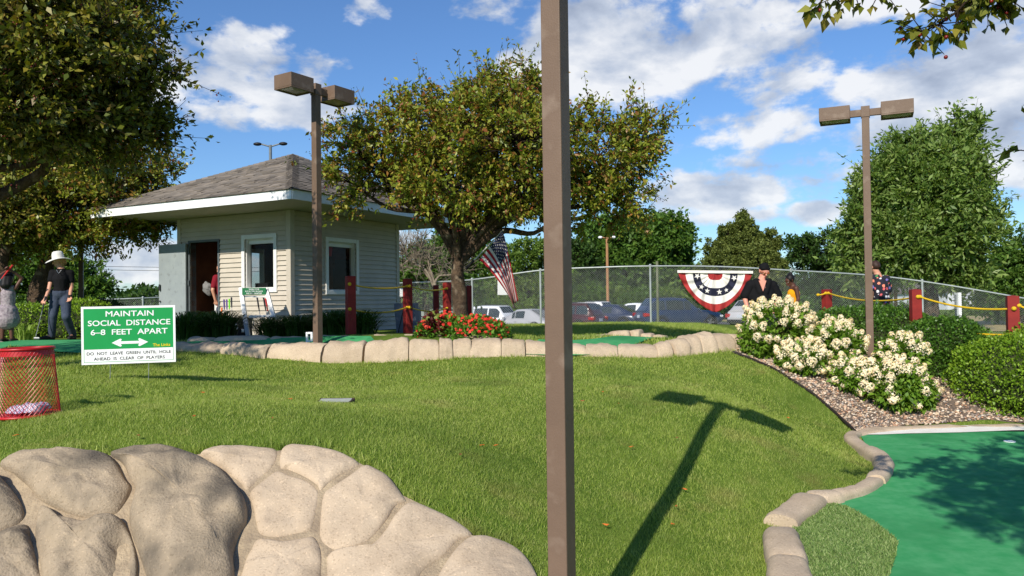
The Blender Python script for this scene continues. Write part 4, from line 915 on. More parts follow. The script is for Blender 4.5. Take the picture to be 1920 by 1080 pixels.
sm = fo.modifiers.new('thickness', 'SOLIDIFY'); sm.thickness = .002
def star(c, r, fn, mb, q, rot=0, ax=1, ay=1):
    pts = []
    for i in range(10):
        a = math.pi/2+rot+i*math.pi/5; rr = r if i % 2 == 0 else r*.4; pts.append(fn(c[0]+ax*rr*math.cos(a), c[1]-ay*rr*math.sin(a), q))
    mb.add([fn(c[0], c[1], q)]+pts, [(0, i+1, (i+1) % 10+1) for i in range(10)])
mb = MB()
for i in range(9):
    for j in range(6 if i % 2 == 0 else 5):
        star(((j+.5+(i % 2)*.5)*.42/6, (i+.7)*(7/13)/9.4), .020, flagP, mb, .006, ax=.8, ay=1.25)
mb.build('stars', M_fw, fl_, fix=False)

# ================================================================== FENCE, BUNTING, BOARDS
M_galv = mat('galvanised_rail', S(172,178,174), S(154,162,158), 6, .45, metal=.35, spec=.4)
M_chain = mat('chain_wire', S(168,172,166), S(150,154,150), 6, .5, metal=.3)
def fence(name, lb, pts, H, post_at, wr=.0040, step=.072):
    tops = catmull([Vector(p) for p in pts], 10); s = [0]
    for i in range(1, len(tops)): s.append(s[-1]+math.hypot(tops[i].x-tops[i-1].x, tops[i].y-tops[i-1].y))
    s = np.array(s); TX = np.array([t[:] for t in tops]); L = s[-1]
    t = thing(name, lb, 'fence', (tops[len(tops)//2].x, tops[len(tops)//2].y, tops[len(tops)//2].z-H))
    mb = MB(); mb.tube(tops, .026, 8); mb.build('top_rail', M_galv, t, smooth=60)
    for p in post_at:
        p = Vector(p); mb = MB(); mb.tube([p-Vector((0, 0, H+.15)), p+Vector((0, 0, .03))], .034, 10); mb.sphere(p+Vector((0, 0, .03)), (.045, .045, .04), 10, 6); mb.build('post', M_galv, t, smooth=60)
    n = int((L+H)/step); k = 15; hs = np.linspace(0, 1, k); V = []; Fq = []; cnt = 0
    for sg_ in (1, -1):
        for i in range(n):
            s0 = i*step-(H if sg_ > 0 else 0); ss = s0+(hs*H if sg_ > 0 else hs*H)
            if sg_ < 0: ss = i*step-hs*H
            ok = (ss >= 0) & (ss <= L)
            if ok.sum() < 2: continue
            q = ss[ok]; hh = hs[ok]
            X = np.interp(q, s, TX[:, 0]); Y = np.interp(q, s, TX[:, 1])+sg_*.003; Z = np.interp(q, s, TX[:, 2])-.03-(H-.06)*(1-hh)
            c = np.c_[X, Y, Z]; m = len(c)
            r3 = np.array([[1, 0, 0], [-.5, .0, .8], [-.5, 0, -.8]])*wr; r3 = np.array([[wr, 0, 0], [-wr*.5, -wr*.87, 0], [-wr*.5, wr*.87, 0]])
            V.append((c[:, None]+r3[None]).reshape(-1, 3)); base = cnt+np.arange(m-1)[:, None]*3
            for j in range(3): Fq.append(np.stack([base[:, 0]+j, base[:, 0]+(j+1) % 3, base[:, 0]+3+(j+1) % 3, base[:, 0]+3+j], 1))
            cnt += m*3
    np_mesh('chain_mesh', np.concatenate(V), np.concatenate(Fq), M_chain, t); return t
fp = [Vector(p) for p in FENCE]
fence('chain_link_fence', 'long curved chain-link fence between the course and the parked cars', fp, 1.83, [fp[i] for i in (0, 2, 3, 5, 7, 9, 11, 12)])
fence('chain_link_fence', 'short stretch of chain-link fence seen past the open kiosk door', [W(60, 566, 27), W(190, 562, 28), W(268, 559, 28.5), W(340, 556, 29.5), W(420, 553, 31)], 1.83, [W(190, 562, 28), W(268, 559, 28.5), W(340, 556, 29.5)])
def board(px0, py0, px1, py1, Y, lb):
    a, b, c, d = W(px0, py0, Y), W(px1, py0, Y), W(px1, py1, Y), W(px0, py1, Y); mb = MB(); mb.prism([a, b, c, d], (0, .02, 0)); tag(mb.build('fence_board', M_swhite, bevel=.003), lb, 'board', 'blank white boards on the chain-link fence')
board(933, 512, 958, 553, 25.75, 'blank white board on the fence just below the hanging flag'); board(731, 540, 757, 556, 28.6, 'blank white board on the fence between the kiosk and the first rope post')
M_br = mat('bunting_red', S(164,50,48), S(150,42,42), 9, .8); M_bw = mat('bunting_white', S(232,228,220), S(222,216,206), 9, .8); M_bb = mat('bunting_navy', S(34,36,56), S(30,32,50), 9, .8)
bu = thing('bunting', 'half-round pleated bunting in red, white and starred navy, hung on the fence', 'bunting', W(1341, 508, 24.2))
def bunP(u, v, q=0):      # u: angle, v: radius
    th = math.pi*u; p = 1.45+(1-v)*2.2; co, si = math.cos(th), math.sin(th)
    x = -math.copysign(abs(co)**(2/p), co)*70*v; y = abs(si)**(2/p)*75*v
    dep = .045*v*math.sin(th*17)*min(1, si*3)+.02*math.sin(x*.3); sag = 1.5*math.cos(x*.045)
    return W(1341+x, 509.5+y+sag*.5+.012*x, 24.22-q-.05*v*si+dep)
mb = MB(); mb.grid(bunP, 140, 30, mfn=lambda u, v: [0, 1, 2, 1, 0][min(4, int(v*5))]); cl = mb.build('cloth', [M_br, M_bw, M_bb], bu, smooth=60); sm = cl.modifiers.new('thickness', 'SOLIDIFY'); sm.thickness = .003
mb = MB(); mb.hexa([W(1270, 511.5, 24.24), W(1270, 506.5, 24.24), W(1270, 511.5, 24.16), W(1270, 506.5, 24.16), W(1412, 513, 24.24), W(1412, 508, 24.24), W(1412, 513, 24.16), W(1412, 508, 24.16)]); mb.build('hem', M_bw, bu)
mb = MB()
for u, r in ((.05, 6), (.25, 5.2), (.38, 5.2), (.54, 5.6), (.66, 4.4), (.93, 6)):
    p = bunP(u, .5); c = [(a, b) for a, b in [(0, 0)]]
    pts = []
    for i in range(10):
        a = math.pi/2+i*math.pi/5+(u-.5)*1.2; rr = (r if i % 2 == 0 else r*.42)*24.2/F; pts.append(p+Vector((rr*math.cos(a), -.07, rr*math.sin(a))))
    mb.add([p+Vector((0, -.07, 0))]+pts, [(0, i+1, (i+1) % 10+1) for i in range(10)])
mb.build('stars', M_bw, bu, fix=False)
# ================================================================== PLANTS
def frame_of(D):      # two unit vectors across each direction
    ref = np.where(np.abs(D[:, 2:3]) < .9, np.array([[0, 0, 1.]]), np.array([[1., 0, 0]])); s = nrm(np.cross(D, ref)); return s, np.cross(s, D)
def leaf_quads(P, D, L, Wd, fold=.25, upbias=.5):
    n = len(P); D = nrm(D); up = nrm(np.array([[0, 0, 1.]])*upbias+rng.normal(0, .6, (n, 3))); s = nrm(np.cross(D, up)); nn = np.cross(s, D)
    L = np.broadcast_to(np.asarray(L, float), (n,))[:, None]; Wd = np.broadcast_to(np.asarray(Wd, float), (n,))[:, None]
    m = P+D*L*.45
    V = np.stack([P, m+s*Wd/2+nn*Wd*fold, P+D*L-nn*Wd*.2, m-s*Wd/2+nn*Wd*fold], 1).reshape(-1, 3); q = (np.arange(n)*4)[:, None]+np.arange(4)[None]
    return V, q
def tube_np(A, B, ra, rb, n=4):   # many straight tapered twigs at once
    D = nrm(B-A); s, u = frame_of(D); ang = 2*np.pi*np.arange(n)/n; c = np.cos(ang)[None, :, None]; q = np.sin(ang)[None, :, None]
    off = s[:, None]*c+u[:, None]*q; V = np.concatenate([A[:, None]+off*np.asarray(ra).reshape(-1, 1, 1), B[:, None]+off*np.asarray(rb).reshape(-1, 1, 1)], 1).reshape(-1, 3)
    b = (np.arange(len(A))*2*n)[:, None, None]; j = np.arange(n); f = np.stack([j, (j+1) % n, n+(j+1) % n, n+j], 1)[None]; return V, (b+f).reshape(-1, 4)
def merge(parts):
    Vs, Fs, o = [], [], 0
    for V, Fq in parts: Vs.append(V); Fs.append(Fq+o); o += len(V)
    return np.concatenate(Vs), np.concatenate(Fs)
M_bark = mat('bark', S(96,80,64), S(62,52,44), 14, .95, .9, 40, spec=.05, c3=S(140,124,104), s3=7, f3=(.55, .72), bdist=.03)
M_barkd = mat('dark_bark', S(58,48,40), S(40,34,30), 14, .95, .8, 40, spec=.05)
M_barkg = mat('grey_bark', S(150,138,120), S(112,102,88), 12, .95, .6, 40, spec=.05)
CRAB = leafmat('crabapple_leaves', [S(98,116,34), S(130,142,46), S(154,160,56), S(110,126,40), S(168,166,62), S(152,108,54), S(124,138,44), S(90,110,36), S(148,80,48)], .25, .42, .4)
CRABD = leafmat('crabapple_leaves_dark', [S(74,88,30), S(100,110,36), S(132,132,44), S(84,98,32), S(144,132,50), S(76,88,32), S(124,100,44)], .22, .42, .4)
BERRY = mat('red_berries', S(130,26,22), S(96,22,20), 30, .35, spec=.5)
MAPLE = leafmat('broad_green_leaves', [S(66,98,36), S(86,120,46), S(104,134,54), S(56,88,32), S(96,124,50)], .3, .5)
MAPLEL = leafmat('light_green_leaves', [S(84,112,42), S(106,132,52), S(122,144,60), S(74,102,38), S(98,124,48)], .35, .5)
ASHL = leafmat('ash_leaves', [S(92,120,52), S(118,144,68), S(140,160,84), S(80,108,44), S(108,134,60), S(150,168,98)], .35, .45, .35)
CONEL = leafmat('dense_olive_leaves', [S(84,98,42), S(102,114,52), S(118,128,62), S(72,86,38)], .2, .6)
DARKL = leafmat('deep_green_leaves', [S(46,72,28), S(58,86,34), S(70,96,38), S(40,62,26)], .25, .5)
HEDGE = leafmat('boxwood_leaves', [S(58,94,30), S(76,116,36), S(94,132,44), S(50,82,28), S(108,144,52)], .25, .4, .4)
HEDGEB = leafmat('bright_hedge_leaves', [S(100,134,34), S(122,156,42), S(144,172,54), S(84,118,32)], .3, .4, .4)
def sample_blobs(B, n, power=.42, flat=1.0):
    """B: (k,6) ellipsoids; points biased to the shell, never deep inside another blob; also outward directions"""
    B = np.asarray(B, float); w = (B[:, 3]*B[:, 4]*B[:, 5])**(2/3); w = w/w.sum(); out = np.zeros((0, 3)); outd = np.zeros((0, 3))
    while len(out) < n:
        k = rng.choice(len(B), n*2, p=w); d = nrm(rng.normal(0, 1, (n*2, 3))); r = rng.uniform(0, 1, n*2)**power; p = B[k, :3]+d*r[:, None]*B[k, 3:]
        q = ((p[:, None]-B[None, :, :3])/B[None, :, 3:]); inside = ((q**2).sum(-1) < .45).sum(1); own = (r*r < .45).astype(int)
        keep = (inside-own) <= 0
        keep |= rng.uniform(0, 1, n*2) < .18
        out = np.r_[out, p[keep]]; outd = np.r_[outd, nrm(d[keep]/B[k[keep], 3:])]
    return out[:n], outd[:n]
def tree(name, lb, cat, base, trunk_pts, trunk_r, blobs, ncl, twigs, lpt, leaf, lmat, bmat, twl=(.25, .55), group=None, berries=0, upw=.35, spikes=0, limb_r=.07, bare=False, outw=.8, seed=0, limbs=True, leafasp=.5, dark=False):
    t = thing(name, lb, cat, base, group); base = Vector(base)
    B = np.asarray(blobs, float)
    tp = catmull([base+Vector((0, 0, -.15))]+[Vector(p) for p in trunk_pts], 6); fork = np.array(tp[-1][:]); n = len(tp)
    mb = MB(); rr = [trunk_r*(1.35 if i < 2 else 1.12 if i < 4 else 1)*(1-.35*i/n) for i in range(n)]; mb.tube(tp, rr, 14)
    mb.V = [tuple(Vector(v)+Vector((fb(Vector(v)*3, 1), fb(Vector(v)*3+Vector((9, 0, 0)), 1), 0))*trunk_r*.14) for v in mb.V]
    skel = [np.array(p[:]) for p in tp[n//2:]]
    for b in (B if limbs else []):
        tgt = b[:3]-np.array([0, 0, b[5]*.1]); st = fork if random.random() < .7 else np.array(tp[int(n*.8)][:])
        mid1 = st+(tgt-st)*.35+np.r_[rng.normal(0, .06, 2), .12]*np.linalg.norm(tgt-st); mid2 = st+(tgt-st)*.7+rng.normal(0, .06, 3)*np.linalg.norm(tgt-st)
        c = catmull([st, mid1, mid2, tgt], 5); k = len(c); r0 = limb_r*random.uniform(.7, 1.1)
        mb.tube(c, [r0*(1-.82*i/k) for i in range(k)], 7); skel += [np.array(p[:]) for p in c[3:]]
    mb.build('trunk', M_bark if bmat is M_barkd and not dark else bmat, t, smooth=70)
    C, O = sample_blobs(B, ncl); SK = np.array(skel)
    parts = []
    j = np.argmin(((C[:, None]-SK[None])**2).sum(-1)-0*C[:, :1], 1); A = SK[j]
    M_ = A+(C-A)*.55+rng.normal(0, .05, A.shape)*np.linalg.norm(C-A, axis=1, keepdims=True)
    br = max(.004, min(leaf*.10, .012+leaf*.02))
    parts += [tube_np(A, M_, np.full(len(A), br*1.6), np.full(len(A), br*1.1)), tube_np(M_, C, np.full(len(A), br*1.1), np.full(len(A), br*.7))]
    Pt = np.repeat(C, twigs, 0); D = nrm(np.repeat(O, twigs, 0)*outw+rng.normal(0, .62, (len(Pt), 3))+np.array([0, 0, upw])); Ln = rng.uniform(*twl, len(Pt))
    if spikes:
        k = rng.uniform(0, 1, len(Pt)) < spikes; Ln[k] *= 1.9; D[k] = nrm(np.repeat(O, twigs, 0)[k]*1.2+np.array([0, 0, .5])+rng.normal(0, .3, (k.sum(), 3)))
    E = Pt+D*Ln[:, None]; parts.append(tube_np(Pt, E, np.full(len(Pt), br*.7), np.full(len(Pt), br*.3), 3))
    V, Fq = merge(parts); np_mesh('branches', V, Fq, bmat, t)
    if not bare:
        cnt = lpt; q = np.repeat(np.arange(len(Pt)), cnt); tt = rng.uniform(.05, 1.04, len(q)); LP = Pt[q]+D[q]*(Ln[q]*tt)[:, None]+rng.normal(0, leaf*.35, (len(q), 3))
        LD = nrm(D[q]*.7+rng.normal(0, .75, (len(q), 3))+np.array([0, 0, -.1])); ls = leaf*rng.uniform(.42, 1.4, len(q))
        V, Fq = leaf_quads(LP, LD, ls, ls*leafasp); np_mesh('crown', V, Fq, lmat, t)
    if berries:
        k = rng.choice(len(Pt), berries); u = rng.uniform(.2, 1, berries); P0 = Pt[k]+D[k]*(Ln[k]*u)[:, None]+np.array([0, 0, -.03]); nb = 4
        Pb = np.repeat(P0, nb, 0)+rng.normal(0, .028, (berries*nb, 3)); r = .011; oc = np.array([[1,0,0],[-1,0,0],[0,1,0],[0,-1,0],[0,0,1],[0,0,-1]])*r
        V = (Pb[:, None]+oc[None]).reshape(-1, 3); f = np.array([[0,2,4],[2,1,4],[1,3,4],[3,0,4],[2,0,5],[1,2,5],[3,1,5],[0,3,5]]); Fq = (f[None]+(np.arange(len(Pb))*6)[:, None, None]).reshape(-1, 3)
        np_mesh('berries', V, Fq, BERRY, t, smooth=True)
    return t
def pb(px, py, rx, ry, Y, rd=None):     # ellipsoid from where it stands in the view
    c = W(px, py, Y); return [c.x, c.y, c.z, rx*Y/F, (rd if rd else rx*Y/F), ry*Y/F]
GC = 'berry-laden crab apple trees'
# centre crab apple
cb = W(866, 612, 13); cb.z = g1(cb.x, cb.y)
tree('crab_apple_tree', 'spreading crab apple tree with red berries, its trunk rising behind the red flower bed', 'tree', cb, [W(862,560,13), W(858,515,13), W(862,478,13)], .145,
     [pb(900,285,150,95,13,1.3), pb(925,215,85,70,13,1.0), pb(830,245,85,65,13.2,.9), pb(720,275,90,70,12.9,.9), pb(665,340,52,55,12.8,.6), pb(725,340,70,45,12.5,.8), pb(850,345,100,60,12.3,1.0), pb(1000,330,120,90,12.6,1.1), pb(1120,290,90,80,13,1.0), pb(1170,300,50,50,13.2,.6), pb(1150,370,70,55,13,.8), pb(1050,395,80,40,12.8,.8), pb(1010,215,55,60,13.2,.6), pb(960,260,100,80,12.0,.8), pb(900,330,140,90,14.2,1.0), pb(1190,262,35,35,13.2,.5), pb(660,252,40,36,13,.4), pb(985,150,16,34,13.1,.2), pb(935,158,24,30,13,.3), pb(838,175,24,30,13,.3), pb(745,205,30,24,13,.3), pb(632,240,22,20,12.9,.25), pb(1215,235,20,18,13.1,.25), pb(1108,228,28,20,13,.3), pb(1208,325,20,18,13,.25), pb(1185,345,24,20,13,.3)],
     760, 6, 16, .078, CRAB, M_barkd, (.16, .42), GC, 1300, spikes=.13, limb_r=.075)
# left crab apples
tb = W(-215, 760, 9.0); tb.z = g1(tb.x, tb.y)
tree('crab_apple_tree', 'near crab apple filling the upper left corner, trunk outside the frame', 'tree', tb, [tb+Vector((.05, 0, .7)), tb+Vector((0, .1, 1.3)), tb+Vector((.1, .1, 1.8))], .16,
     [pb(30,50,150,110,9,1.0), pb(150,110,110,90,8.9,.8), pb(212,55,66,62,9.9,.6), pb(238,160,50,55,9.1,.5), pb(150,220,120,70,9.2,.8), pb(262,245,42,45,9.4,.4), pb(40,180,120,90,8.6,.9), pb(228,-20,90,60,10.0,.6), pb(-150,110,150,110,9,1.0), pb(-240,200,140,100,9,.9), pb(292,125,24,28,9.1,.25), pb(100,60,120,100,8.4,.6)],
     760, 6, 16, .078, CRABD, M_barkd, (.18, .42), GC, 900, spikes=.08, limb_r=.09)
tb = on(-8.4, 4.7)  # unseen tree, added to throw dappled shade on the corner crab apple
tree('crab_apple_tree', 'unseen crab apple added outside the frame at the left to shade the corner tree', 'tree', tb, [tb+Vector((.05, 0, 1.2)), tb+Vector((0, .1, 2.4)), tb+Vector((.1, .1, 3.4))], .18,
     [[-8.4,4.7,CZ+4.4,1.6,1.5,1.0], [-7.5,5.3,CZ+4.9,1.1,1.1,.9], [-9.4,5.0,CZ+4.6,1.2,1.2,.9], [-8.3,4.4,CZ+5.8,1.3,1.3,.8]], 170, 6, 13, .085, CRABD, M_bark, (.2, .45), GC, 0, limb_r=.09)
tb = W(92, 610, 17.2); tb.z = g1(tb.x, tb.y)
tree('crab_apple_tree', 'crab apple with a thick leaning trunk behind the person in the white hat', 'tree', tb, [W(70,560,17.2), W(84,510,17.2), W(98,470,17.2)], .22,
     [pb(60,330,110,70,17,1.3), pb(170,310,90,60,17,1.0), pb(250,330,70,50,17.3,.8), pb(120,390,110,50,16.6,1.2), pb(230,400,70,40,17.2,.9), pb(285,415,45,30,17.6,.5), pb(30,420,80,50,16.6,1.0), pb(150,440,80,25,17,1.0), pb(100,270,110,60,17.5,1.2), pb(-40,350,110,90,17.5,1.3), pb(210,430,60,22,17.3,.7), pb(-30,450,60,40,17,.9)],
     760, 6, 15, .092, CRAB, M_barkd, (.25, .55), GC, 400, limb_r=.12)
tb = W(2, 620, 16.2); tb.z = g1(tb.x, tb.y)
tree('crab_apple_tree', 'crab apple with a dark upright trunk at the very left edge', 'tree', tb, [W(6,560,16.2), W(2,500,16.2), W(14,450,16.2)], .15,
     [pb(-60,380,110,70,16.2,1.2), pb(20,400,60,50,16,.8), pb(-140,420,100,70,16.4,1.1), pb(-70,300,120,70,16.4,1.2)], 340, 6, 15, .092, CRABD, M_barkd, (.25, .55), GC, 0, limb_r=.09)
# overhanging crab apple at the right, trunk out of frame
tb = on(4.3, .4)
tree('crab_apple_tree', 'crab apple overhanging the upper right corner with leaves and dark red fruit', 'tree', tb, [tb+Vector((-.05, .1, .8)), tb+Vector((.0, .2, 1.6)), tb+Vector((-.1, .3, 2.5))], .13,
     [[2.3,1.5,CZ+1.95,.8,.7,.4], [3.3,1.3,CZ+2.3,1.0,.9,.6], [2.2,2.5,CZ+1.95,.5,.5,.3], [3.2,2.6,CZ+2.15,.8,.6,.42], [4.4,2.4,CZ+2.2,1.0,.9,.6], [4.6,1.0,CZ+2.4,1.1,1.0,.7], [3.9,3.3,CZ+2.2,.6,.5,.38], [5.4,3.4,CZ+2.3,.8,.7,.4], [3.0,.3,CZ+2.4,1.0,.9,.6], [1.35,.45,CZ+2.1,.7,.55,.32], [1.9,1.0,CZ+2.15,.7,.6,.36], [2.0,.1,CZ+2.3,.8,.7,.4]],
     640, 5, 14, .066, CRABD, M_bark, (.14, .34), GC, 500, upw=-.1, limb_r=.045)
def sprig(px0, py0, px1, py1, Y, n, lb):
    a, b = W(px0, py0, Y), W(px1, py1, Y); t = thing('crab_apple_branch', lb, 'branch', a, 'crab apple branch tips hanging into the top of the view'); mb = MB(); pts = [a.lerp(b, k/8)+Vector((0, 0, .05*math.sin(k*.8))) for k in range(9)]; mb.tube(pts, [.011-.001*k for k in range(9)], 7); mb.build('stem', M_barkd, t, smooth=60)
    P0 = np.array([p[:] for p in pts]); k = rng.integers(2, 9, n); D = nrm(rng.normal(0, 1, (n, 3))*[1, .7, .8]+np.array([-.25, 0, -.45])); Ln = rng.uniform(.03, .16, n); E = P0[k]+D*Ln[:, None]; V, Fq = tube_np(P0[k], E, np.full(n, .003), np.full(n, .0015), 4); np_mesh('twigs', V, Fq, M_barkd, t)
    q = np.repeat(np.arange(n), 4); LD = nrm(D[q]*.5+rng.normal(0, .7, (len(q), 3))+np.array([0, 0, -.3])); u = rng.uniform(.5, 1.05, len(q))[:, None]; L_ = .058*rng.uniform(.6, 1.2, len(q)); V, Fq = leaf_quads(P0[k][q]+D[q]*Ln[q][:, None]*u, LD, L_, L_*.58, upbias=.9); np_mesh('leaves', V, Fq, CRABD, t)
    m = n//3; mb = MB()
    for i in range(m):
        e = E[rng.integers(n)]; mb.sphere(Vector(e)+Vector((rng.normal(0, .008), rng.normal(0, .008), -.010)), .0085, 8, 6)
    o = mb.build('berries', BERRY, t, smooth=60); o['kind'] = 'stuff'
sprig(1990, -190, 1730, 62, 3.2, 84, 'biggest leafy crab apple branch tip with red fruit, at the top right of the sky'); sprig(1990, -120, 1850, 2, 3.3, 64, 'leafy crab apple branch tip right of the biggest one, at the top edge'); sprig(1760, -190, 1545, 0, 3.1, 38, 'smaller drooping crab apple branch tip above the right lamp post'); sprig(1740, -120, 1640, -25, 3.1, 10, 'few crab apple leaves peeping in between the two bigger branch tips'); sprig(2130, -175, 1945, 288, 3.2, 12, 'single crab apple leaf spray at the right picture edge')
# background trees
GB_ = 'trees beyond the fence'
def btree(lb, px, base_py, Y, tr, blobs, ncl, leaf, lm, bm=M_barkd, twl=None, tw=5, lpt=12, group=GB_, trunk_top=None, **k):
    b = W(px, base_py, Y); b.z = g1(b.x, b.y); tt = trunk_top or (px, base_py-60)
    tp = [b.lerp(W(tt[0], tt[1], Y), .5), W(tt[0], tt[1], Y)]
    return tree('tree', lb, 'tree', b, tp, tr, [pb(*q) for q in blobs], ncl, tw, lpt, leaf, lm, bm, twl or (leaf*1.1, leaf*2.8), group, limb_r=tr*.55, **k)
btree('broad dark green deciduous tree behind the parking lot, left of the cone shaped tree', 1190, 600, 74, .5, [(1150,460,70,55,74,3.4),(1230,460,70,50,74,3.2),(1180,520,85,60,73,3.6),(1255,520,50,50,74,2.6),(1110,510,60,50,74,3),(1195,430,50,25,75,2.2),(1250,440,40,30,74,2),(1130,560,60,40,73,3),(1220,570,70,40,73,3)], 820, .42, MAPLE, M_barkd, tw=7, lpt=12)
btree('dense olive cone shaped tree behind the bunting', 1393, 600, 66, .5, [(1393,418+i*14,14+i*10.0,20,66,(14+i*10.0)*.04) for i in range(10)]+[(1340,470,22,20,66,.9),(1440,455,24,22,66,1),(1362,440,18,18,66,.8),(1455,500,26,22,65.5,1),(1330,510,26,22,65.5,1),(1393,500,70,40,64.8,1.6)], 1700, .22, CONEL, tw=8, lpt=13, upw=.2, twl=(.1, .32))
btree('large pale green ash tree at the right, its crown topped by narrow shoots', 1747, 612, 33, .36, [(1690,330,38,50,33,1.2),(1705,275,20,36,33,.6),(1752,310,26,40,33,.8),(1790,290,30,50,33,1.0),(1820,255,14,32,33,.4),(1788,245,14,28,33,.4),(1650,350,22,40,33,.6),(1735,380,85,65,32.5,2.0),(1812,350,34,45,33,1.1),(1635,410,35,40,33,1.1),(1700,455,85,55,32.5,2.0),(1788,440,62,50,32.6,1.7),(1852,412,16,22,33,.5),(1605,465,36,36,33.4,1.0),(1650,515,52,30,33,1.3),(1788,510,56,30,33,1.3),(1598,350,12,24,33,.4),(1745,330,55,45,31.8,1.2)],
      840, .25, ASHL, M_barkd, tw=8, lpt=14, twl=(.22, .72), trunk_top=(1745, 520), spikes=.2, outw=.55, upw=.6, leafasp=.36)
btree('low dark tree between the cone shaped tree and the ash', 1540, 600, 58, .3, [(1510,470,36,24,58,1.5),(1555,460,40,22,58,1.6),(1590,500,40,36,58,1.6),(1530,510,50,36,58,2),(1560,550,60,40,58,2.2)], 300, .26, DARKL, tw=6, lpt=11)
btree('rounded green tree at the right picture edge behind the ash', 1915, 600, 40, .3, [(1890,510,45,45,40,1.3),(1925,470,40,40,40,1.2),(1940,540,60,50,40,1.5),(1870,560,40,36,40,1.1)], 300, .2, MAPLE, tw=6, lpt=12)
btree('yellow-green tree just right of the flag, beyond the fence', 985, 600, 62, .35, [(960,500,50,40,62,2),(1000,490,45,40,62,2),(1030,520,45,45,62,2),(940,550,50,36,61,2),(1000,560,60,36,61,2.2),(910,540,40,40,62,1.8)], 380, .26, MAPLEL, tw=6, lpt=11)
btree('dark tree partly behind the near lamp post, beyond the fence', 1080, 600, 70, .4, [(1085,500,40,45,70,2),(1060,540,50,40,70,2.2),(1100,560,45,36,69,2)], 240, .3, DARKL, tw=6, lpt=11)
btree('small leafy tree between the kiosk and the crab apple trunk', 800, 600, 31, .12, [(760,510,36,30,31,.8),(800,485,36,30,31,.8),(840,500,32,36,31,.8),(790,545,45,32,31,.9),(835,465,30,28,31,.6),(745,540,25,20,31,.5),(890,480,34,34,31.5,.8),(880,530,30,30,31.5,.7)], 330, .17, MAPLE, tw=5, lpt=10)
btree('leafless tree with pale bare branches beside the kiosk', 822, 600, 27, .1, [(760,470,30,30,27,.6),(790,460,30,30,27,.6),(805,490,26,30,27,.5),(775,500,30,24,27,.5),(850,505,30,25,27,.5)], 120, .14, MAPLE, M_barkg, twl=(.3, .8), tw=5, bare=True, trunk_top=(815, 530), upw=.7)
btree('dark green tree showing below the left crab apple, beside the far lamp post', 175, 610, 36, .25, [(170,520,28,26,36,.8),(185,545,24,30,36,.7),(150,550,30,32,36,.8),(120,510,40,36,36,1),(60,500,40,40,36,1),(20,540,50,40,36,1.2),(80,550,50,36,36,1.2)], 330, .2, MAPLE, tw=6, lpt=11)
# far woods: separate low trees along the lot, each with its own crown
k = 0
for px, top, hw, Y, lm, lb in [(1150,545,46,64,MAPLEL,'low pale bushy tree left of the orange light pole'),(1100,535,40,62,MAPLE,'low green bushy tree next to the near lamp post'),(1205,550,48,60,MAPLE,'low tree behind the roof of the blue car'),(1265,545,46,61,MAPLEL,'low pale tree behind the left end of the bunting'),(1330,560,50,58,DARKL,'dark low tree hidden behind the bunting'),(1480,555,46,56,MAPLE,'low tree behind the person in the yellow top'),(1590,560,50,54,DARKL,'dark low tree behind the small right red post'),
        (960,560,44,55,MAPLEL,'pale bush above the white parked car'),(905,565,36,54,MAPLE,'green bush between tree trunk and flag'),(1035,570,40,58,MAPLE,'low bush above the silver car'),(1690,575,40,60,MAPLE,'low bush under the ash, left of its trunk'),(1840,575,50,62,MAPLEL,'grey-green bush in the far field right of the ash trunk'),(1890,580,40,58,DARKL,'dark bush in the far field by the right red post'),(1780,585,36,66,MAPLE,'low bush in front of the far white gable'),(770,575,40,90,DARKL,'far dark tree line bush beside the kiosk'),(850,570,50,95,DARKL,'far dark tree just left of the crab apple trunk')]:
    bl = [(px, top+26, hw, 26, Y, hw*Y/F), (px-hw*.6, top+40, hw*.7, 24, Y, hw*.7*Y/F), (px+hw*.6, top+42, hw*.7, 24, Y, hw*.7*Y/F)]
    btree(lb, px, 606, Y, .12, bl, 130, .25*Y/60, lm, tw=6, lpt=10, group='bushy trees at the edge of the lot', trunk_top=(px, top+45))
# distant ridge of woods: one mass
def far_woods():
    n = 30000; a = rng.uniform(-1.0, 1.0, n); Y = rng.uniform(170, 200, n); X = a*Y*.95; h = 4.2+1.3*np.sin(a*23)+.9*np.sin(a*61+1)+rng.uniform(-.6, .6, n); z = CZ-1.9+rng.uniform(0, 1, n)**.6*h
    P = np.c_[X, Y, z]; D = nrm(rng.normal(0, 1, (n, 3))+np.array([0, -.3, .3])); V, q = leaf_quads(P, D, rng.uniform(.8, 1.7, n), rng.uniform(.5, 1.1, n)); tag(np_mesh('far_woods', V, q, DARKL), kind='stuff')
far_woods()

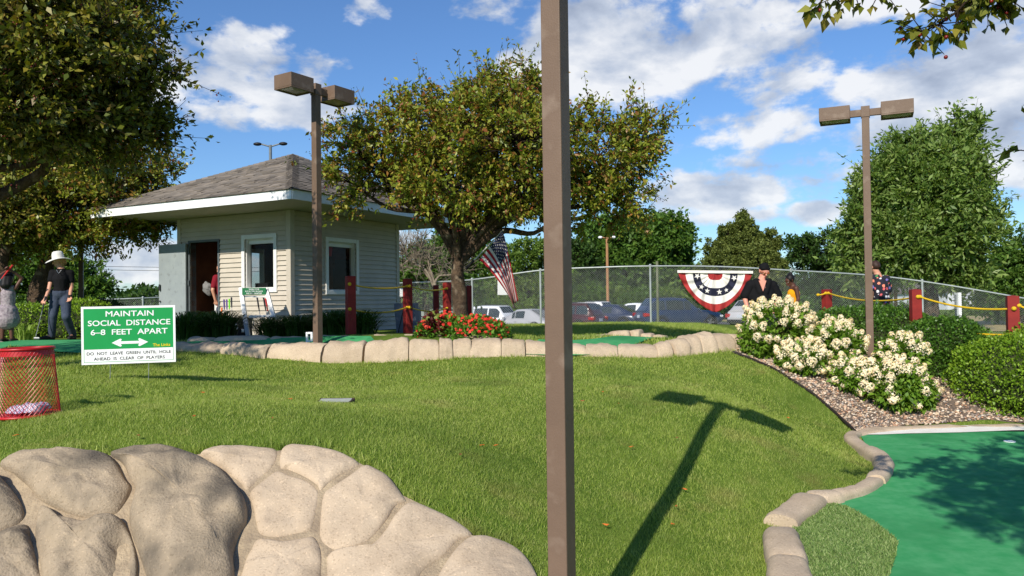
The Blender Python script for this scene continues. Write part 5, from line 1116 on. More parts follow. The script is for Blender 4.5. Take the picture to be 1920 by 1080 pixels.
# ---- hedges
def hedge(lb, blobs, n, leaf, lm, group, name='round_hedge', cat='hedge', core=.86):
    B = np.array(blobs); c = B[:, :3].mean(0); base = Vector((c[0], c[1], g1(c[0], c[1]))); t = thing(name, lb, cat, base, group)
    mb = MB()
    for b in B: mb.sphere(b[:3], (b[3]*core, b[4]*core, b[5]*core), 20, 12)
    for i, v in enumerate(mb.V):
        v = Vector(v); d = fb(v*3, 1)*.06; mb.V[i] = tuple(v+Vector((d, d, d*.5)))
    mb.build('twigs', M_hedge_block, t, smooth=60)  # solid core added inside the leaves to block light, standing in for twigs
    w = (B[:, 3]*B[:, 5]); k = rng.choice(len(B), n, p=w/w.sum()); d = nrm(rng.normal(0, 1, (n, 3))); d[:, 2] = np.abs(d[:, 2])*np.where(rng.uniform(0, 1, n) < .58, 1, -1)
    lump = np.array([fb(Vector(q)*4, 1, 2) for q in (B[k, :3]+d*B[k, 3:])]); r = (1+lump*.13)*rng.uniform(.84, 1.04, n); P_ = B[k, :3]+d*B[k, 3:]*r[:, None]
    q = (P_[:, None]-B[None, :, :3])/B[None, :, 3:]; ins = ((q**2).sum(-1) < .62).any(1); P_, d = P_[~ins], d[~ins]
    gzv = gz(P_[:, 0], P_[:, 1]); kk = P_[:, 2] > gzv+.03; P_, d = P_[kk], d[kk]
    D = nrm(d*.8+rng.normal(0, .7, P_.shape)+np.array([0, 0, .25])); L = leaf*rng.uniform(.6, 1.3, len(P_)); V, Fq = leaf_quads(P_, D, L, L*.62); np_mesh('foliage', V, Fq, lm, t); return t
M_hedge_block = mat('hedge_light_block', S(54,62,30), S(38,44,24), 20, .95)
def hb(px, py, rx, ry, Y, rd=None): return pb(px, py, rx, ry, Y, rd)
GH = 'clipped round hedges behind the hydrangeas'
hedge('small round hedge left of the right lamp post', [hb(1585,625,70,48,12.6,.55),hb(1640,620,50,50,12.8,.5)], 14000, .040, HEDGE, GH)
hedge('tall round hedge touching the right lamp post on its right side', [hb(1690,640,75,62,12.2,.6),hb(1665,625,50,48,12.4,.45),hb(1650,660,50,60,12.0,.4)], 20000, .040, HEDGE, GH)
hedge('round dark green hedge in front of the wide red post', [hb(1770,664,82,70,11.1,.58),hb(1735,690,60,52,11.0,.45)], 24000, .040, HEDGE, GH)
hedge('bright yellow-green round hedge at the right picture edge beside the big green', [hb(1900,710,108,82,10.1,.62),hb(1960,705,90,95,10.2,.6)], 30000, .042, HEDGEB, GH)
hedge('rounded hedge in dappled sun behind the person in the white hat', [hb(65,610,75,40,15.4,.7),hb(140,615,60,38,15.5,.6),hb(-20,612,60,40,15.6,.6),hb(160,600,50,40,16,.5)], 15000, .05, HEDGEB, 'hedge at the left', 'hedge')
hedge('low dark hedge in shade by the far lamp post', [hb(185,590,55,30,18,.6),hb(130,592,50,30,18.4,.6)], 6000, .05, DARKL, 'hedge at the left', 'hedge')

# ---- hydrangeas
HYL = leafmat('hydrangea_leaves', [S(88,124,36), S(110,146,48), S(130,162,60), S(76,110,34), S(142,170,70)], .35, .45)
PETAL = leafmat('hydrangea_petals', [S(248,244,234), S(244,234,216), S(250,248,242), S(242,218,204), S(247,240,224), S(232,204,190)], .35, .7, .15)
def head_mesh(seed, n=120):
    r = np.random.default_rng(seed); h = r.uniform(0, 1, n)**.8; a = r.uniform(0, 6.283, n); rad = .062*(1-.72*h)*r.uniform(.75, 1.1, n); C = np.c_[rad*np.cos(a), rad*np.sin(a), h*.115]
    d = nrm(np.c_[np.cos(a), np.sin(a), h*1.4+r.normal(0, .4, n)]+r.normal(0, .35, (n, 3))); s, u = frame_of(d); w = .0125*r.uniform(.7, 1.25, n)[:, None]
    Vs = []
    for k in range(2):
        e1 = (s if k == 0 else u); e2 = (u if k == 0 else s); Vs.append(np.stack([C-e1*w, C+e2*w*.45+d*.003, C+e1*w, C-e2*w*.45+d*.003], 1))
    V = np.concatenate(Vs, 0).reshape(-1, 3); q = (np.arange(2*n)*4)[:, None]+np.arange(4)[None]; o = np_mesh('flower_head', V, q, PETAL); return o
HEADS = [head_mesh(s) for s in range(5)]; HU = [False]*5
def hydrangea(lb, px, py, rx, ry, Y, nh, nl, rd=None, face=True, lob=()):
    B = np.array([hb(px, py, rx, ry, Y, rd)]+[hb(*q) for q in lob]); base = on(B[0, 0], B[0, 1]); t = thing('hydrangea_bush', lb, 'bush', base, 'cream flowering hydrangeas in the gravel bed')
    n = nl; k = rng.choice(len(B), n, p=(B[:, 3]/B[:, 3].sum())); d = nrm(rng.normal(0, 1, (n, 3))); r = rng.uniform(.45, 1.0, n)**.6; P_ = B[k, :3]+d*B[k, 3:]*r[:, None]*.97
    ok = P_[:, 2] > gz(P_[:, 0], P_[:, 1])+.04; P_, d = P_[ok], d[ok]; D = nrm(d*.8+rng.normal(0, .55, P_.shape)+np.array([0, 0, -.15])); L = .085*rng.uniform(.6, 1.25, len(P_))
    V, Fq = leaf_quads(P_, D, L, L*.55, upbias=1.2); np_mesh('foliage', V, Fq, HYL, t)
    m = 40; dd = nrm(rng.normal(0, 1, (m, 3))*[1, 1, .3]+[0, 0, 1]); A = np.tile(np.array(base[:]), (m, 1))+rng.normal(0, .09, (m, 3))*[1, 1, 0]; kb = rng.choice(len(B), m); E = B[kb, :3]+dd*B[kb, 3:]*.8
    V, Fq = tube_np(A, E, np.full(m, .006), np.full(m, .004)); np_mesh('stems', V, Fq, M_barkd, t)
    pts = []
    tries = 0
    while len(pts) < nh and tries < 6000:
        tries += 1; q = B[rng.choice(len(B), p=(B[:, 3]/B[:, 3].sum()))]; dv = nrm(rng.normal(0, 1, 3)+np.array([0, -.4, 1.0])); p = q[:3]+dv*q[3:]*rng.uniform(.93, 1.08)
        if p[2] < gz(p[0:1], p[1:2])[0]+.12 or any(np.linalg.norm(p-z) < .105 for z, _ in pts): continue
        if any((((p-b[:3])/b[3:])**2).sum() < .7 for b in B): continue
        pts.append((p, dv))
    for p, dv in pts:
        i = rng.integers(5); o = HEADS[i] if not HU[i] else HEADS[i].copy()
        if HU[i]: col.objects.link(o)
        HU[i] = True; o.parent = t; o.location = Vector(p)-base-Vector(dv)*.05; q = Vector(nrm(dv+np.array([0, 0, .35])+rng.normal(0, .25, 3))).to_track_quat('Z', 'Y'); o.rotation_euler = q.to_euler(); s = rng.uniform(.95, 1.42); o.scale = (s, s, s)
hydrangea('tallest hydrangea, nearest the bunting and the person in the black shirt', 1452, 622, 60, 60, 11.55, 54, 3600, .5, lob=[(1415,640,32,42,11.4,.3),(1490,612,34,40,11.7,.3)])
hydrangea('hydrangea between the tallest one and the right lamp post, flower heads piled along its top', 1563, 655, 52, 48, 10.9, 42, 3200, .48, lob=[(1568,632,34,34,11.2,.3)])
hydrangea('low spreading hydrangea below the tallest one, along the gravel', 1500, 676, 44, 32, 10.7, 26, 2200, .4)
hydrangea('hydrangea at the foot of the right lamp post, hiding its base', 1601, 705, 44, 32, 10.3, 30, 2200, .4)
hydrangea('hydrangea just right of the lamp post in front of the dark hedge', 1690, 668, 42, 38, 10.35, 24, 1700, .32)
hydrangea('nearest hydrangea, standing lowest in the gravel by the big green', 1674, 724, 66, 50, 10.1, 38, 3600, .45, lob=[(1715,737,36,34,10.05,.28)])

# ---- daylilies
LILY = leafmat('daylily_blades', [S(46,74,28), S(62,94,36), S(78,108,44), S(40,64,26)], .25, .45, .35)
def clump(lb, px, py, Y, rad, hgt, n, grp='daylily clumps round the kiosk', m=None, name='daylily_clump'):
    b = W(px, py, Y); b.z = g1(b.x, b.y); t = thing(name, lb, 'plant', b, grp); a = rng.uniform(0, 6.283, n); lean = rng.uniform(.15, 1.25, n)*rad; h = hgt*rng.uniform(.5, 1.12, n); r0 = rng.uniform(0, .55, n)*rad
    dv = np.c_[np.cos(a), np.sin(a)]; sd = np.c_[-dv[:, 1], dv[:, 0], np.zeros(n)]; w = rng.uniform(.008, .014, n)[:, None]; rows = []
    for tt in np.linspace(0, 1, 6):
        hz = h*(1.9*tt-1.15*tt**2.3); out_ = r0+lean*tt**1.5; c = np.c_[b.x+dv[:, 0]*out_, b.y+dv[:, 1]*out_, b.z+hz]; ww = w*(1-.92*tt**2.2); rows += [c-sd*ww, c+sd*ww]
    V = np.stack(rows, 1).reshape(-1, 3); o = (np.arange(n)*12)[:, None]; Fq = np.concatenate([o+np.array([2*i, 2*i+1, 2*i+3, 2*i+2]) for i in range(5)], 0); np_mesh('blades', V, Fq, m or LILY, t); return t
clump('shaded daylily clump below the open kiosk door, nearest the yard sign', 345, 641, 13.3, .66, .52, 620); clump('shaded daylily clump between the door and the dark storage box', 405, 639, 13.6, .66, .53, 620); clump('daylily clump at the foot of the white putter rack, right of its left leg', 515, 636, 14.1, .58, .42, 520)
clump('daylily clump just left of the lamp post, by the white marker', 562, 634, 13.9, .52, .44, 460); clump('daylily clump just right of the lamp post', 628, 634, 13.6, .6, .5, 520); clump('daylily clump around the foot of the first red post', 672, 633, 13.4, .6, .48, 520)
clump('small pale grass tuft by the child at the left', 48, 640, 14.2, .3, .35, 90, 'grass tuft', leafmat('pale_blades', [S(120,150,60), S(150,172,84)], .3))
# ---- flower bed
fb_c = W(868, 632, 12.55); fb_c.z = g1(fb_c.x, fb_c.y)
IMPL = leafmat('impatiens_leaves', [S(72,116,36), S(96,140,48), S(116,158,60), S(60,98,32)], .3, .45); IMPF = leafmat('impatiens_petals', [S(226,52,44), S(236,74,56), S(216,40,44), S(240,96,84)], .25, .6, .2); COL = leafmat('coleus_leaves', [S(84,30,34), S(62,24,28), S(104,40,38), S(76,34,30)], .2, .5); COLE = leafmat('coleus_edges', [S(130,140,60), S(110,126,50)], .2)
def bed(name, lb, x0, x1, hpx, Y, n, lm, L, fl, grp, flm=None, dep=.7):
    a = W((x0+x1)/2, 632, Y); a.z = g1(a.x, a.y); t = thing(name, lb, 'plant', a, grp); wx = (x1-x0)/2*Y/F; u = rng.uniform(-1, 1, n); v = rng.uniform(-1, 1, n); e = np.sqrt(np.clip(1-u*u*.9-v*v*.75, 0, 1)); hh = hpx*Y/F*e*rng.uniform(.35, 1.02, n)
    X = a.x+u*wx; Y_ = a.y+v*dep; P_ = np.c_[X, Y_, gz(X, Y_)+hh]; D = nrm(np.c_[u*.5, v*.5-.2, np.full(n, .35)]+rng.normal(0, .6, (n, 3))); l = L*rng.uniform(.6, 1.2, n); V, Fq = leaf_quads(P_, D, l, l*.5, upbias=1.2); np_mesh('foliage', V, Fq, lm, t)
    m = fl; u = rng.uniform(-1, 1, m); v = rng.uniform(-1, .8, m); e = np.sqrt(np.clip(1-u*u*.9-v*v*.75, 0, 1)); hh = hpx*Y/F*e*rng.uniform(.8, 1.1, m); X = a.x+u*wx; Y_ = a.y+v*dep; C = np.c_[X, Y_, gz(X, Y_)+hh]
    d = nrm(np.c_[u*.4, np.full(m, -.7), np.full(m, .7)]+rng.normal(0, .3, (m, 3))); s, uu = frame_of(d); Vs = []; r = .028
    for k in range(5):
        an = 2*np.pi*k/5; e1 = s*math.cos(an)+uu*math.sin(an); e2 = -s*math.sin(an)+uu*math.cos(an); Vs.append(np.stack([C, C+e1*r*.7+e2*r*.45+d*.004, C+e1*r*1.15, C+e1*r*.7-e2*r*.45+d*.004], 1))
    V = np.concatenate(Vs, 0).reshape(-1, 3); q = (np.arange(5*m)*4)[:, None]+np.arange(4)[None]; o = np_mesh('blossoms' if flm is not COLE else 'leaf_edges', V, q, flm or IMPF, t); o['kind'] = 'stuff'; return t
bed('impatiens_bed', 'bed of red impatiens in front of the crab apple trunk', 838, 956, 40, 12.35, 2600, IMPL, .075, 190, None)
bed('impatiens_bed', 'small red impatiens at the left end of the flower bed, below the coleus', 780, 815, 26, 12.25, 380, IMPL, .07, 34, None, dep=.3)
bed('impatiens_bed', 'red impatiens between the coleus and the tree trunk', 812, 866, 42, 12.6, 800, IMPL, .075, 80, None, dep=.45)
bed('coleus_plant', 'dark maroon coleus plant left of the red impatiens', 790, 842, 40, 12.4, 420, COL, .11, 60, None, COLE, dep=.35)
# ================================================================== CARS
M_glassd = glassmat('car_glass', (.03, .04, .045, 1), .05)
M_tyre = mat('tyre', S(30,30,32), S(24,24,25), 20, .85); M_rim = mat('alloy_rim', S(176,178,180), S(150,152,154), 6, .3, metal=.7); M_plast = mat('black_plastic', S(34,35,37), S(28,29,30), 10, .6)
M_tail = mat('tail_lamp', S(176,20,26), S(140,14,20), 12, .2, spec=.6); M_plate = mat('number_plate', S(196,200,206), S(180,186,196), 30, .5); M_headl = mat('headlamp', S(210,214,218), None, 8, .15, spec=.7)
def paint(name, c):
    m = mat(name, c, tuple(v*.93 for v in c[:3])+(1,), 2, .32, spec=.5); m.node_tree.nodes['Principled BSDF'].inputs['Coat Weight'].default_value = .6; return m
def car(lb, px, pyb, Y, head, colr, kind='suv', L=4.6, Wd=1.82, H=1.7, group='cars parked beyond the fence', spare=False, wheel=.35):
    P = W(px, pyb, Y); P.z = g1(P.x, P.y)+.02; t = thing('parked_car', lb, 'car', (0, 0, 0), group); hw = Wd/2; f = L/2; pc = paint('car_paint', colr)
    if kind == 'suv': belt, hood, prof, tail = H*.58, H*.60, [(f*.42, .0), (f*.08, .93), (-f*.2, 1.0), (-f*.72, .97), (-f*.95, .05)], -f*.97
    elif kind == 'hatch': belt, hood, prof, tail = H*.6, H*.58, [(f*.48, .0), (f*.1, .94), (-f*.2, 1.0), (-f*.6, .88), (-f*.95, .1)], -f*.95
    else: belt, hood, prof, tail = H*.62, H*.60, [(f*.40, .0), (f*.02, .95), (-f*.2, 1.0), (-f*.36, .96), (-f*.78, .02)], -f*.80
    xs = [q[0] for q in prof][::-1]; zs = [q[1] for q in prof][::-1]
    zr = lambda x: belt+(H-belt)*float(np.interp(x, xs, zs)); g0_, g1_ = xs[0], xs[-1]
    def hwid(x): e = abs(x)/f; return hw*(1-.16*max(0, e-.55)**1.6/.45**1.6*1.0)
    def ztop(x):
        if x > g1_: return hood-(hood-H*.46)*max(0, (x-g1_)/(f-g1_))**1.8
        if x < tail+.02: return belt-.04-.1*max(0, (tail-x)/.1)
        return belt
    mb = MB(); st = np.linspace(-f, f, 31); ring_ = 12; V = []
    for x in st:
        h_ = hwid(x); zt = ztop(x); zb = .24+.10*max(0, (abs(x)/f-.8)/.2); 
        if abs(x) > f-.01: zt -= .12; zb += .08; h_ *= .93
        half = [(h_*.80, zb), (h_*.95, zb+.06), (h_*1.0, zb+(zt-zb)*.35), (h_*.995, zb+(zt-zb)*.70), (h_*.955, zt-.05), (h_*.86, zt)]
        V += [(x, y, z) for y, z in half]+[(x, -y, z) for y, z in half[::-1]]
    Fs = [(i*ring_+j, i*ring_+(j+1) % ring_, (i+1)*ring_+(j+1) % ring_, (i+1)*ring_+j) for i in range(len(st)-1) for j in range(ring_)]+[tuple(range(ring_)), tuple(range((len(st)-1)*ring_, len(st)*ring_))[::-1]]
    mb.add(V, Fs)
    def gside(x, s, off=0):   # greenhouse side surface
        h_ = hwid(x); zt = zr(x); return (x, h_*(.925-.21*s)+off, belt-.03+(zt-belt+.03)*s)
    gx = np.linspace(g0_, g1_, 25); V = []
    for x in gx:
        a = [gside(x, 0), gside(x, .45), gside(x, .86), (x, hwid(x)*.66, zr(x)-.012), (x, hwid(x)*.4, zr(x)+.012)]
        V += a+[(q[0], -q[1], q[2]) for q in a[::-1]]
    n = 10; mb.add(V, [(i*n+j, i*n+j+1, (i+1)*n+j+1, (i+1)*n+j) for i in range(len(gx)-1) for j in range(n-1)]+[tuple(range(n)), tuple(range((len(gx)-1)*n, len(gx)*n))[::-1]])
    mb.build('body', pc, t, smooth=48)
    # panes
    def side_pane(x0, x1, s):
        m = MB(); m.grid(lambda u, v: (lambda q: (q[0], s*(q[1]+.012), q[2]))(gside(x0+(x1-x0)*u, (.13+.68*v))), 8, 3); return m
    xa, xb, xc = xs[0], xs[-1], 0
    ws_top, r_top = prof[1][0], prof[3][0]
    segs = [(ws_top-.02+.25*(g1_-ws_top), .05), (-.0, r_top*.72), ] if kind == 'sedan' else [(ws_top+.25*(g1_-ws_top), .02), (-.05, r_top*.62), (r_top*.68, r_top*1.12)]
    for s in (-1, 1):
        for x0, x1 in segs: side_pane(x1, x0, s).build('window', M_glassd, t, smooth=60, fix=False)
    def top_pane(x0, x1, wk=.58):
        m = MB(); m.grid(lambda u, v: (x0+(x1-x0)*u, (v*2-1)*hwid(x0)*wk, zr(x0+(x1-x0)*u)+.022), 8, 4); return m
    top_pane(g1_-.1*(g1_-ws_top), ws_top+.06*(g1_-ws_top)).build('windscreen', M_glassd, t, smooth=60, fix=False)
    rb_ = prof[-1][0]; top_pane(r_top-.08*(r_top-rb_), r_top-.62*(r_top-rb_) if kind != 'sedan' else r_top-.92*(r_top-rb_)).build('rear_window', M_glassd, t, smooth=60, fix=False)
    for s in (-1, 1):
        for x in (f*.62, -f*.58):
            m = MB(); y = s*(hw-.10); prof_w = [(wheel*.62, -.10), (wheel*.95, -.10), (wheel, -.06), (wheel, .06), (wheel*.95, .10), (wheel*.66, .10)]; m.lathe((x, y, wheel), prof_w, 24, axis='Y'); w = m.build('wheel', M_tyre, t, smooth=50)
            m = MB(); m.lathe((x, y, wheel), [(wheel*.66, .085*s), (wheel*.6, .07*s)], 24, axis='Y')
            for k in range(5):
                a = k*2*math.pi/5; c = Vector((x+math.cos(a)*wheel*.34, y+s*.075, wheel+math.sin(a)*wheel*.34)); m.box(c, (wheel*.62, .03, wheel*.17), Matrix.Rotation(-a, 3, 'Y'))
            m.lathe((x, y, wheel), [(0, .09*s), (wheel*.14, .09*s), (wheel*.14, .06*s)], 12, axis='Y'); m.build('rim', M_rim, w, smooth=40)
            m = MB(); m.lathe((x, s*(hwid(x)*.99), wheel+.01), [(wheel*1.16, .012*s), (wheel*1.0, .012*s)], 24, axis='Y'); m.lathe((x, s*(hwid(x)*.985), wheel+.01), [(wheel*1.05, .006*s), (0, .006*s)], 24, axis='Y'); m.build('wheel_arch', M_plast, t, smooth=40, fix=False)
        zt = ztop(-f+.1); m = MB(); hh = .2 if kind != 'sedan' else .16
        m.box((-f+.07, s*(hw*.78), zt-.08-hh/2), (.14, .26, hh)); m.box((-f+.2, s*(hw*.935), zt-.08-hh/2), (.26, .05, hh*.8)); m.build('tail_lamp', M_tail, t, bevel=.02)
        m = MB(); m.box((f-.16, s*(hw*.74), H*.40), (.2, .3, .12)); m.build('headlamp', M_headl, t, bevel=.03)
        m = MB(); m.box((g1_-.28*(g1_-ws_top), s*(hw+.06), belt+.06), (.12, .2, .13)); m.build('mirror', pc, t, bevel=.03)
        for x in (.0, -f*.42):
            m = MB(); m.box((x-.05, s*(hw*1.0), belt-.14), (.18, .03, .03)); m.build('door_handle', pc, t, bevel=.008)
        m = MB(); m.box((0, s*hw*.965, .31), (L*.5, .05, .1)); m.build('sill', M_plast, t, bevel=.02)
    m = MB(); m.box((-f+.02, 0, .40), (.14, Wd*.80, .16)); m.build('bumper', M_plast, t, bevel=.04)
    m = MB(); m.box((-f-.0, 0, belt*.72), (.03, .32, .15)); m.build('number_plate', M_plate, t)
    if spare:
        m = MB(); m.lathe((0, 0, 0), [(0, -.1), (.3, -.1), (.35, -.05), (.35, .05), (.3, .1), (0, .1)], 24, axis='Y'); m.V = [(-f-.14-v[1], v[0], .85+v[2]) for v in m.V]; m.build('spare_wheel_cover', pc, t, smooth=50)
    if kind == 'suv':
        for s in (-1, 1): m = MB(); m.tube([(ws_top-.1, s*hw*.60, H+.05), (r_top+.1, s*hw*.6, H+.04)], .02, 6); m.build('roof_rail', M_plast, t)
    t.location = P; t.rotation_euler = (0, 0, math.atan2(head[1], head[0])); return t
car('white sport utility car with dark windows, behind the flower bed and the flag', 903, 612, 46, (-.80,.60), S(226,228,230), H=1.74, L=4.7)
car('silver saloon car just right of the white one', 982, 614, 44, (-.80,.60), S(168,168,170), 'sedan', 4.7, 1.8, 1.45)
car('dark saloon car mostly hidden by the near lamp post, right of the silver one', 1032, 612, 47, (-.8,.6), S(60,24,28), 'sedan', 4.6, 1.8, 1.46)
car('maroon car showing just right of the near lamp post', 1064, 612, 45, (-.8,.6), S(62,22,26), 'suv', 4.5, 1.8, 1.66)
car('white off-road car with a spare wheel on its tail', 1096, 612, 48, (-.78,.62), S(228,228,228), 'suv', 4.2, 1.75, 1.68, spare=True)
car('dark blue saloon car with red tail lamps, right of the white off-road car', 1138, 614, 47, (-.88,.48), S(28,42,72), 'sedan', 4.8, 1.84, 1.44)
car('white saloon car showing behind the tail of the dark blue utility car', 1182, 614, 50, (-.9,.44), S(226,228,230), 'sedan', 4.7, 1.82, 1.44)
car('dark blue sport utility car, biggest in view, below the left half of the bunting', 1272, 617, 42, (.975,.22), S(26,46,78), 'suv', 4.6, 1.86, 1.68)
car('silver hatchback half hidden by the hydrangeas and the person in black', 1428, 617, 40, (.72,.69), S(186,184,186), 'hatch', 4.3, 1.78, 1.5)
car('grey saloon car seen between the first red posts', 848, 612, 43, (-.97,.22), S(96,100,106), 'sedan', 4.8, 1.84, 1.45)
car('dark red tailed utility car glimpsed at the kiosk corner', 722, 632, 30, (-.35,.94), S(58,20,26), 'suv', 4.6, 1.84, 1.70)

# ================================================================== LOT LIGHTS, POSTS, LINES, HOUSES
M_rust = mat('weathered_pole', S(166,124,84), S(150,110,76), 5, .8); M_steel = mat('grey_steel', S(120,126,128), S(104,110,112), 6, .5, metal=.3)
def pole_light(lb, px, py_top, Y, m, r, span, heads, par=None):
    a = W(px, py_top, Y); b = on(a.x, a.y); t = thing('lot_light', lb, 'lamp post', b); mb = MB(); mb.tube([b, a], [r*1.2, r*.9], 10); mb.build('pole', m, t, smooth=50)
    for s in (-1, 1):
        mb = MB(); e = a+Vector((s*span*.55, 0, heads*.2)); mb.tube([a+Vector((0, 0, -.1)), e], .05, 8); mb.build('arm', m, t, smooth=50)
        mb = MB(); mb.sphere(a+Vector((s*span*.8, 0, heads*.24)), (span*.27, .17, .11), 14, 8); mb.build('lamp_head', M_dark if heads else M_swhite, t, smooth=60)
    return t
pole_light('double-headed grey lot light rising behind the kiosk roof', 507, 272, 48, M_steel, .10, 1.0, .3)
pole_light('orange-brown lot light pole in front of the broad dark tree', 1138, 445, 58, M_rust, .11, .62, 0)
def post(lb, px, top, Y, r, m, name='utility_post', sq=False):
    a = W(px, top, Y); b = on(a.x, a.y); mb = MB()
    if sq: mb.box((a+b)/2, (2*r, 2*r, (a-b).z+.1))
    else: mb.tube([b-Vector((0, 0, .1)), a], r, 10)
    mb.sphere(a, (r*1.1, r*1.1, r*.5), 10, 6); tag(mb.build(name, m, smooth=40), lb, 'post')
post('thin olive metal post standing just behind the fence, beside a fence post', 1232, 491, 26, .045, mat('olive_post', S(120,124,96), S(104,108,84), 6, .6))
post('wooden post in the field left of the wide red post', 1679, 542, 34, .07, M_rust); post('white square post beyond the fence, right of the ash trunk', 1798, 551, 30, .06, M_swhite, sq=True); post('grey post touching the white square post beyond the fence', 1792, 553, 31, .05, M_steel)
wires = []
for i, (a, b, lb) in enumerate([((100,490),(330,496),'upper overhead power line at the left horizon'),((100,496),(330,503),'lower overhead power line at the left horizon')]):
    mb = MB(); p, q = W(a[0], a[1], 120), W(b[0]+160, b[1]+6, 120); p = p+(p-q)*1.2; mb.tube([p.lerp(q, k/10)-Vector((0, 0, 1.5*4*(k/10)*(1-k/10)*.4)) for k in range(11)], .035, 5); tag(mb.build('power_line', M_plast), lb, 'power line')
def house(lb, px, pyb, Y, w, d, h, rh, wallc, roofc, yaw):
    P = W(px, pyb, Y); P.z = g1(P.x, P.y); t = thing('house', lb, 'house', (0, 0, 0)); mb = MB(); mb.box((0, 0, h/2), (w, d, h)); mb.prism([(-w/2, -d/2, h), (w/2, -d/2, h), (0, -d/2, h+rh)], (0, d, 0)); mb.build('wall', mat('house_wall', wallc, None, 1, .8), t)
    mb = MB()
    for s in (-1, 1): mb.prism([(s*(w/2+.3), -d/2-.3, h-.12), (0, -d/2-.3, h+rh+.08), (0, -d/2-.3, h+rh+.22), (s*(w/2+.3), -d/2-.3, h+.02)], (0, d+.6, 0))
    mb.build('roof', mat('house_roof', roofc, None, 2, .9), t)
    for x in (-w*.25, w*.25): mb = MB(); mb.box((x, -d/2-.01, h*.55), (.9, .06, 1.1)); mb.build('window', M_glassd, t)
    t.location = P; t.rotation_euler = (0, 0, yaw)
house('far white gabled house beyond the fence under the ash', 1765, 600, 92, 6, 9, 2.0, 1.5, S(214,218,222), S(120,112,108), .2)
house('far tan house with a brown roof at the right edge', 1935, 600, 84, 9, 8, 1.6, 1.4, S(196,168,132), S(150,118,92), -.3)
# green shed roof far behind the grey saloon
house('low shed with a pale green roof far behind the red posts', 815, 600, 72, 9, 6, 1.0, .7, S(150,160,150), S(128,160,140), .1)
# ================================================================== PEOPLE
def skin(name, c): return mat(name, c, tuple(v*.92 for v in c[:3])+(1,), 6, .5, spec=.35)
SK_L = skin('skin_fair', S(206,150,122)); SK_P = skin('skin_pink', S(214,146,124)); SK_D = skin('skin_deep', S(88,56,42)); SK_D2 = skin('skin_deep_shade', S(96,64,50))
def cloth(name, c, c2=None, sc_=9, **k): return mat(name, c, c2 or tuple(v*.82 for v in c[:3])+(1,), sc_, .85, .35, 26, spec=.1, bdist=.012, **k)
def blob(name, caps, m, parent, vox=.012, smooth=3):
    """one continuous body: tapered limbs between joints, fused"""
    mb = MB()
    for a, b, ra, rb in caps:
        a, b = Vector(a), Vector(b); n = max(2, int((b-a).length/.03))
        mb.tube([a.lerp(b, i/n) for i in range(n+1)], [ra+(rb-ra)*i/n for i in range(n+1)], 12); mb.sphere(a, ra, 12, 8); mb.sphere(b, rb, 12, 8)
    tmp = MB(); tmp.V, tmp.F, tmp.M = mb.V, mb.F, mb.M; o = tmp.build('tmp', m); r = o.modifiers.new('r', 'REMESH'); r.mode = 'VOXEL'; r.voxel_size = vox; r.use_smooth_shade = True
    s = o.modifiers.new('s', 'SMOOTH'); s.iterations = smooth; s.factor = .5
    me = evalmesh(o); bpy.data.objects.remove(o); me.name = name; L = Vector(parent.location); me.transform(Matrix.Translation(-L)); me.materials.clear(); me.materials.append(m)
    me.polygons.foreach_set('use_smooth', np.ones(len(me.polygons), dtype=bool))
    o = bpy.data.objects.new(name, me); col.objects.link(o); o.parent = parent; return o
def flat(caps, d=.62): return caps
def hand(w, elb, curl=.5, side=1, s=1.0):
    """palm, four fingers of unequal length and a thumb that leaves the palm's side"""
    w = Vector(w); d = (w-Vector(elb)).normalized(); sd = d.cross(Vector((0, 1, 0))); sd = sd.normalized() if sd.length > .1 else Vector((1, 0, 0)); sd = sd*side; fr = sd.cross(d).normalized(); out = []
    k = w+d*.085*s
    for i, o in enumerate((-.027, -.009, .009, .027)): out.append((w+sd*o*.7*s, k+sd*o*s, .015*s, .0125*s))
    for i, (o, l) in enumerate(((-.03, .062), (-.010, .078), (.010, .074), (.030, .055))):
        b = k+sd*o*s; m1 = b+(d*math.cos(curl)+fr*math.sin(curl))*l*.5*s; m2 = m1+(d*math.cos(curl*2.2)+fr*math.sin(curl*2.2))*l*.5*s; out += [(b, m1, .0095*s, .0085*s), (m1, m2, .0085*s, .007*s)]
    tb_ = w+d*.03*s-sd*.026*s; t1 = tb_-sd*.03*s+d*.03*s+fr*.012*s; out += [(tb_, t1, .012*s, .0105*s), (t1, t1+d*.03*s+fr*.014*s, .0105*s, .008*s)]
    return out
def head_caps(c, face, s=1.0, up_=(0, 0, 1)):
    """skull, jaw, nose, brow, ears; c = centre of the head, face = where it looks"""
    c = Vector(c); f = Vector(face).normalized(); u = (Vector(up_)-f*f.dot(Vector(up_))).normalized(); r = f.cross(u)
    g = lambda a, b, d: c+r*a*s+f*b*s+u*d*s
    out = [(g(0, -.02, .03), g(0, -.012, .035), .078*s, .080*s), (g(0, .028, .02), g(0, .030, -.05), .062*s, .048*s), (g(0, .05, -.085), g(0, .04, -.06), .028*s, .044*s),
           (g(0, .088, .012), g(0, .108, -.022), .009*s, .015*s), (g(-.014, .094, -.026), g(.014, .094, -.026), .010*s, .010*s), (g(-.045, .066, .032), g(.045, .066, .032), .017*s, .017*s),
           (g(-.022, .082, -.058), g(.022, .082, -.058), .010*s, .010*s), (g(-.018, .080, -.07), g(.018, .080, -.07), .011*s, .011*s)]
    for q in (-1, 1): out += [(g(q*.078, -.008, .015), g(q*.074, .002, -.022), .014*s, .010*s)]
    return out, g
M_eye = mat('eye_white', S(230,226,220), None, 5, .3); M_iris = mat('eye_dark', S(40,30,26), None, 5, .2); M_lip = mat('lips', S(170,92,84), None, 5, .5)
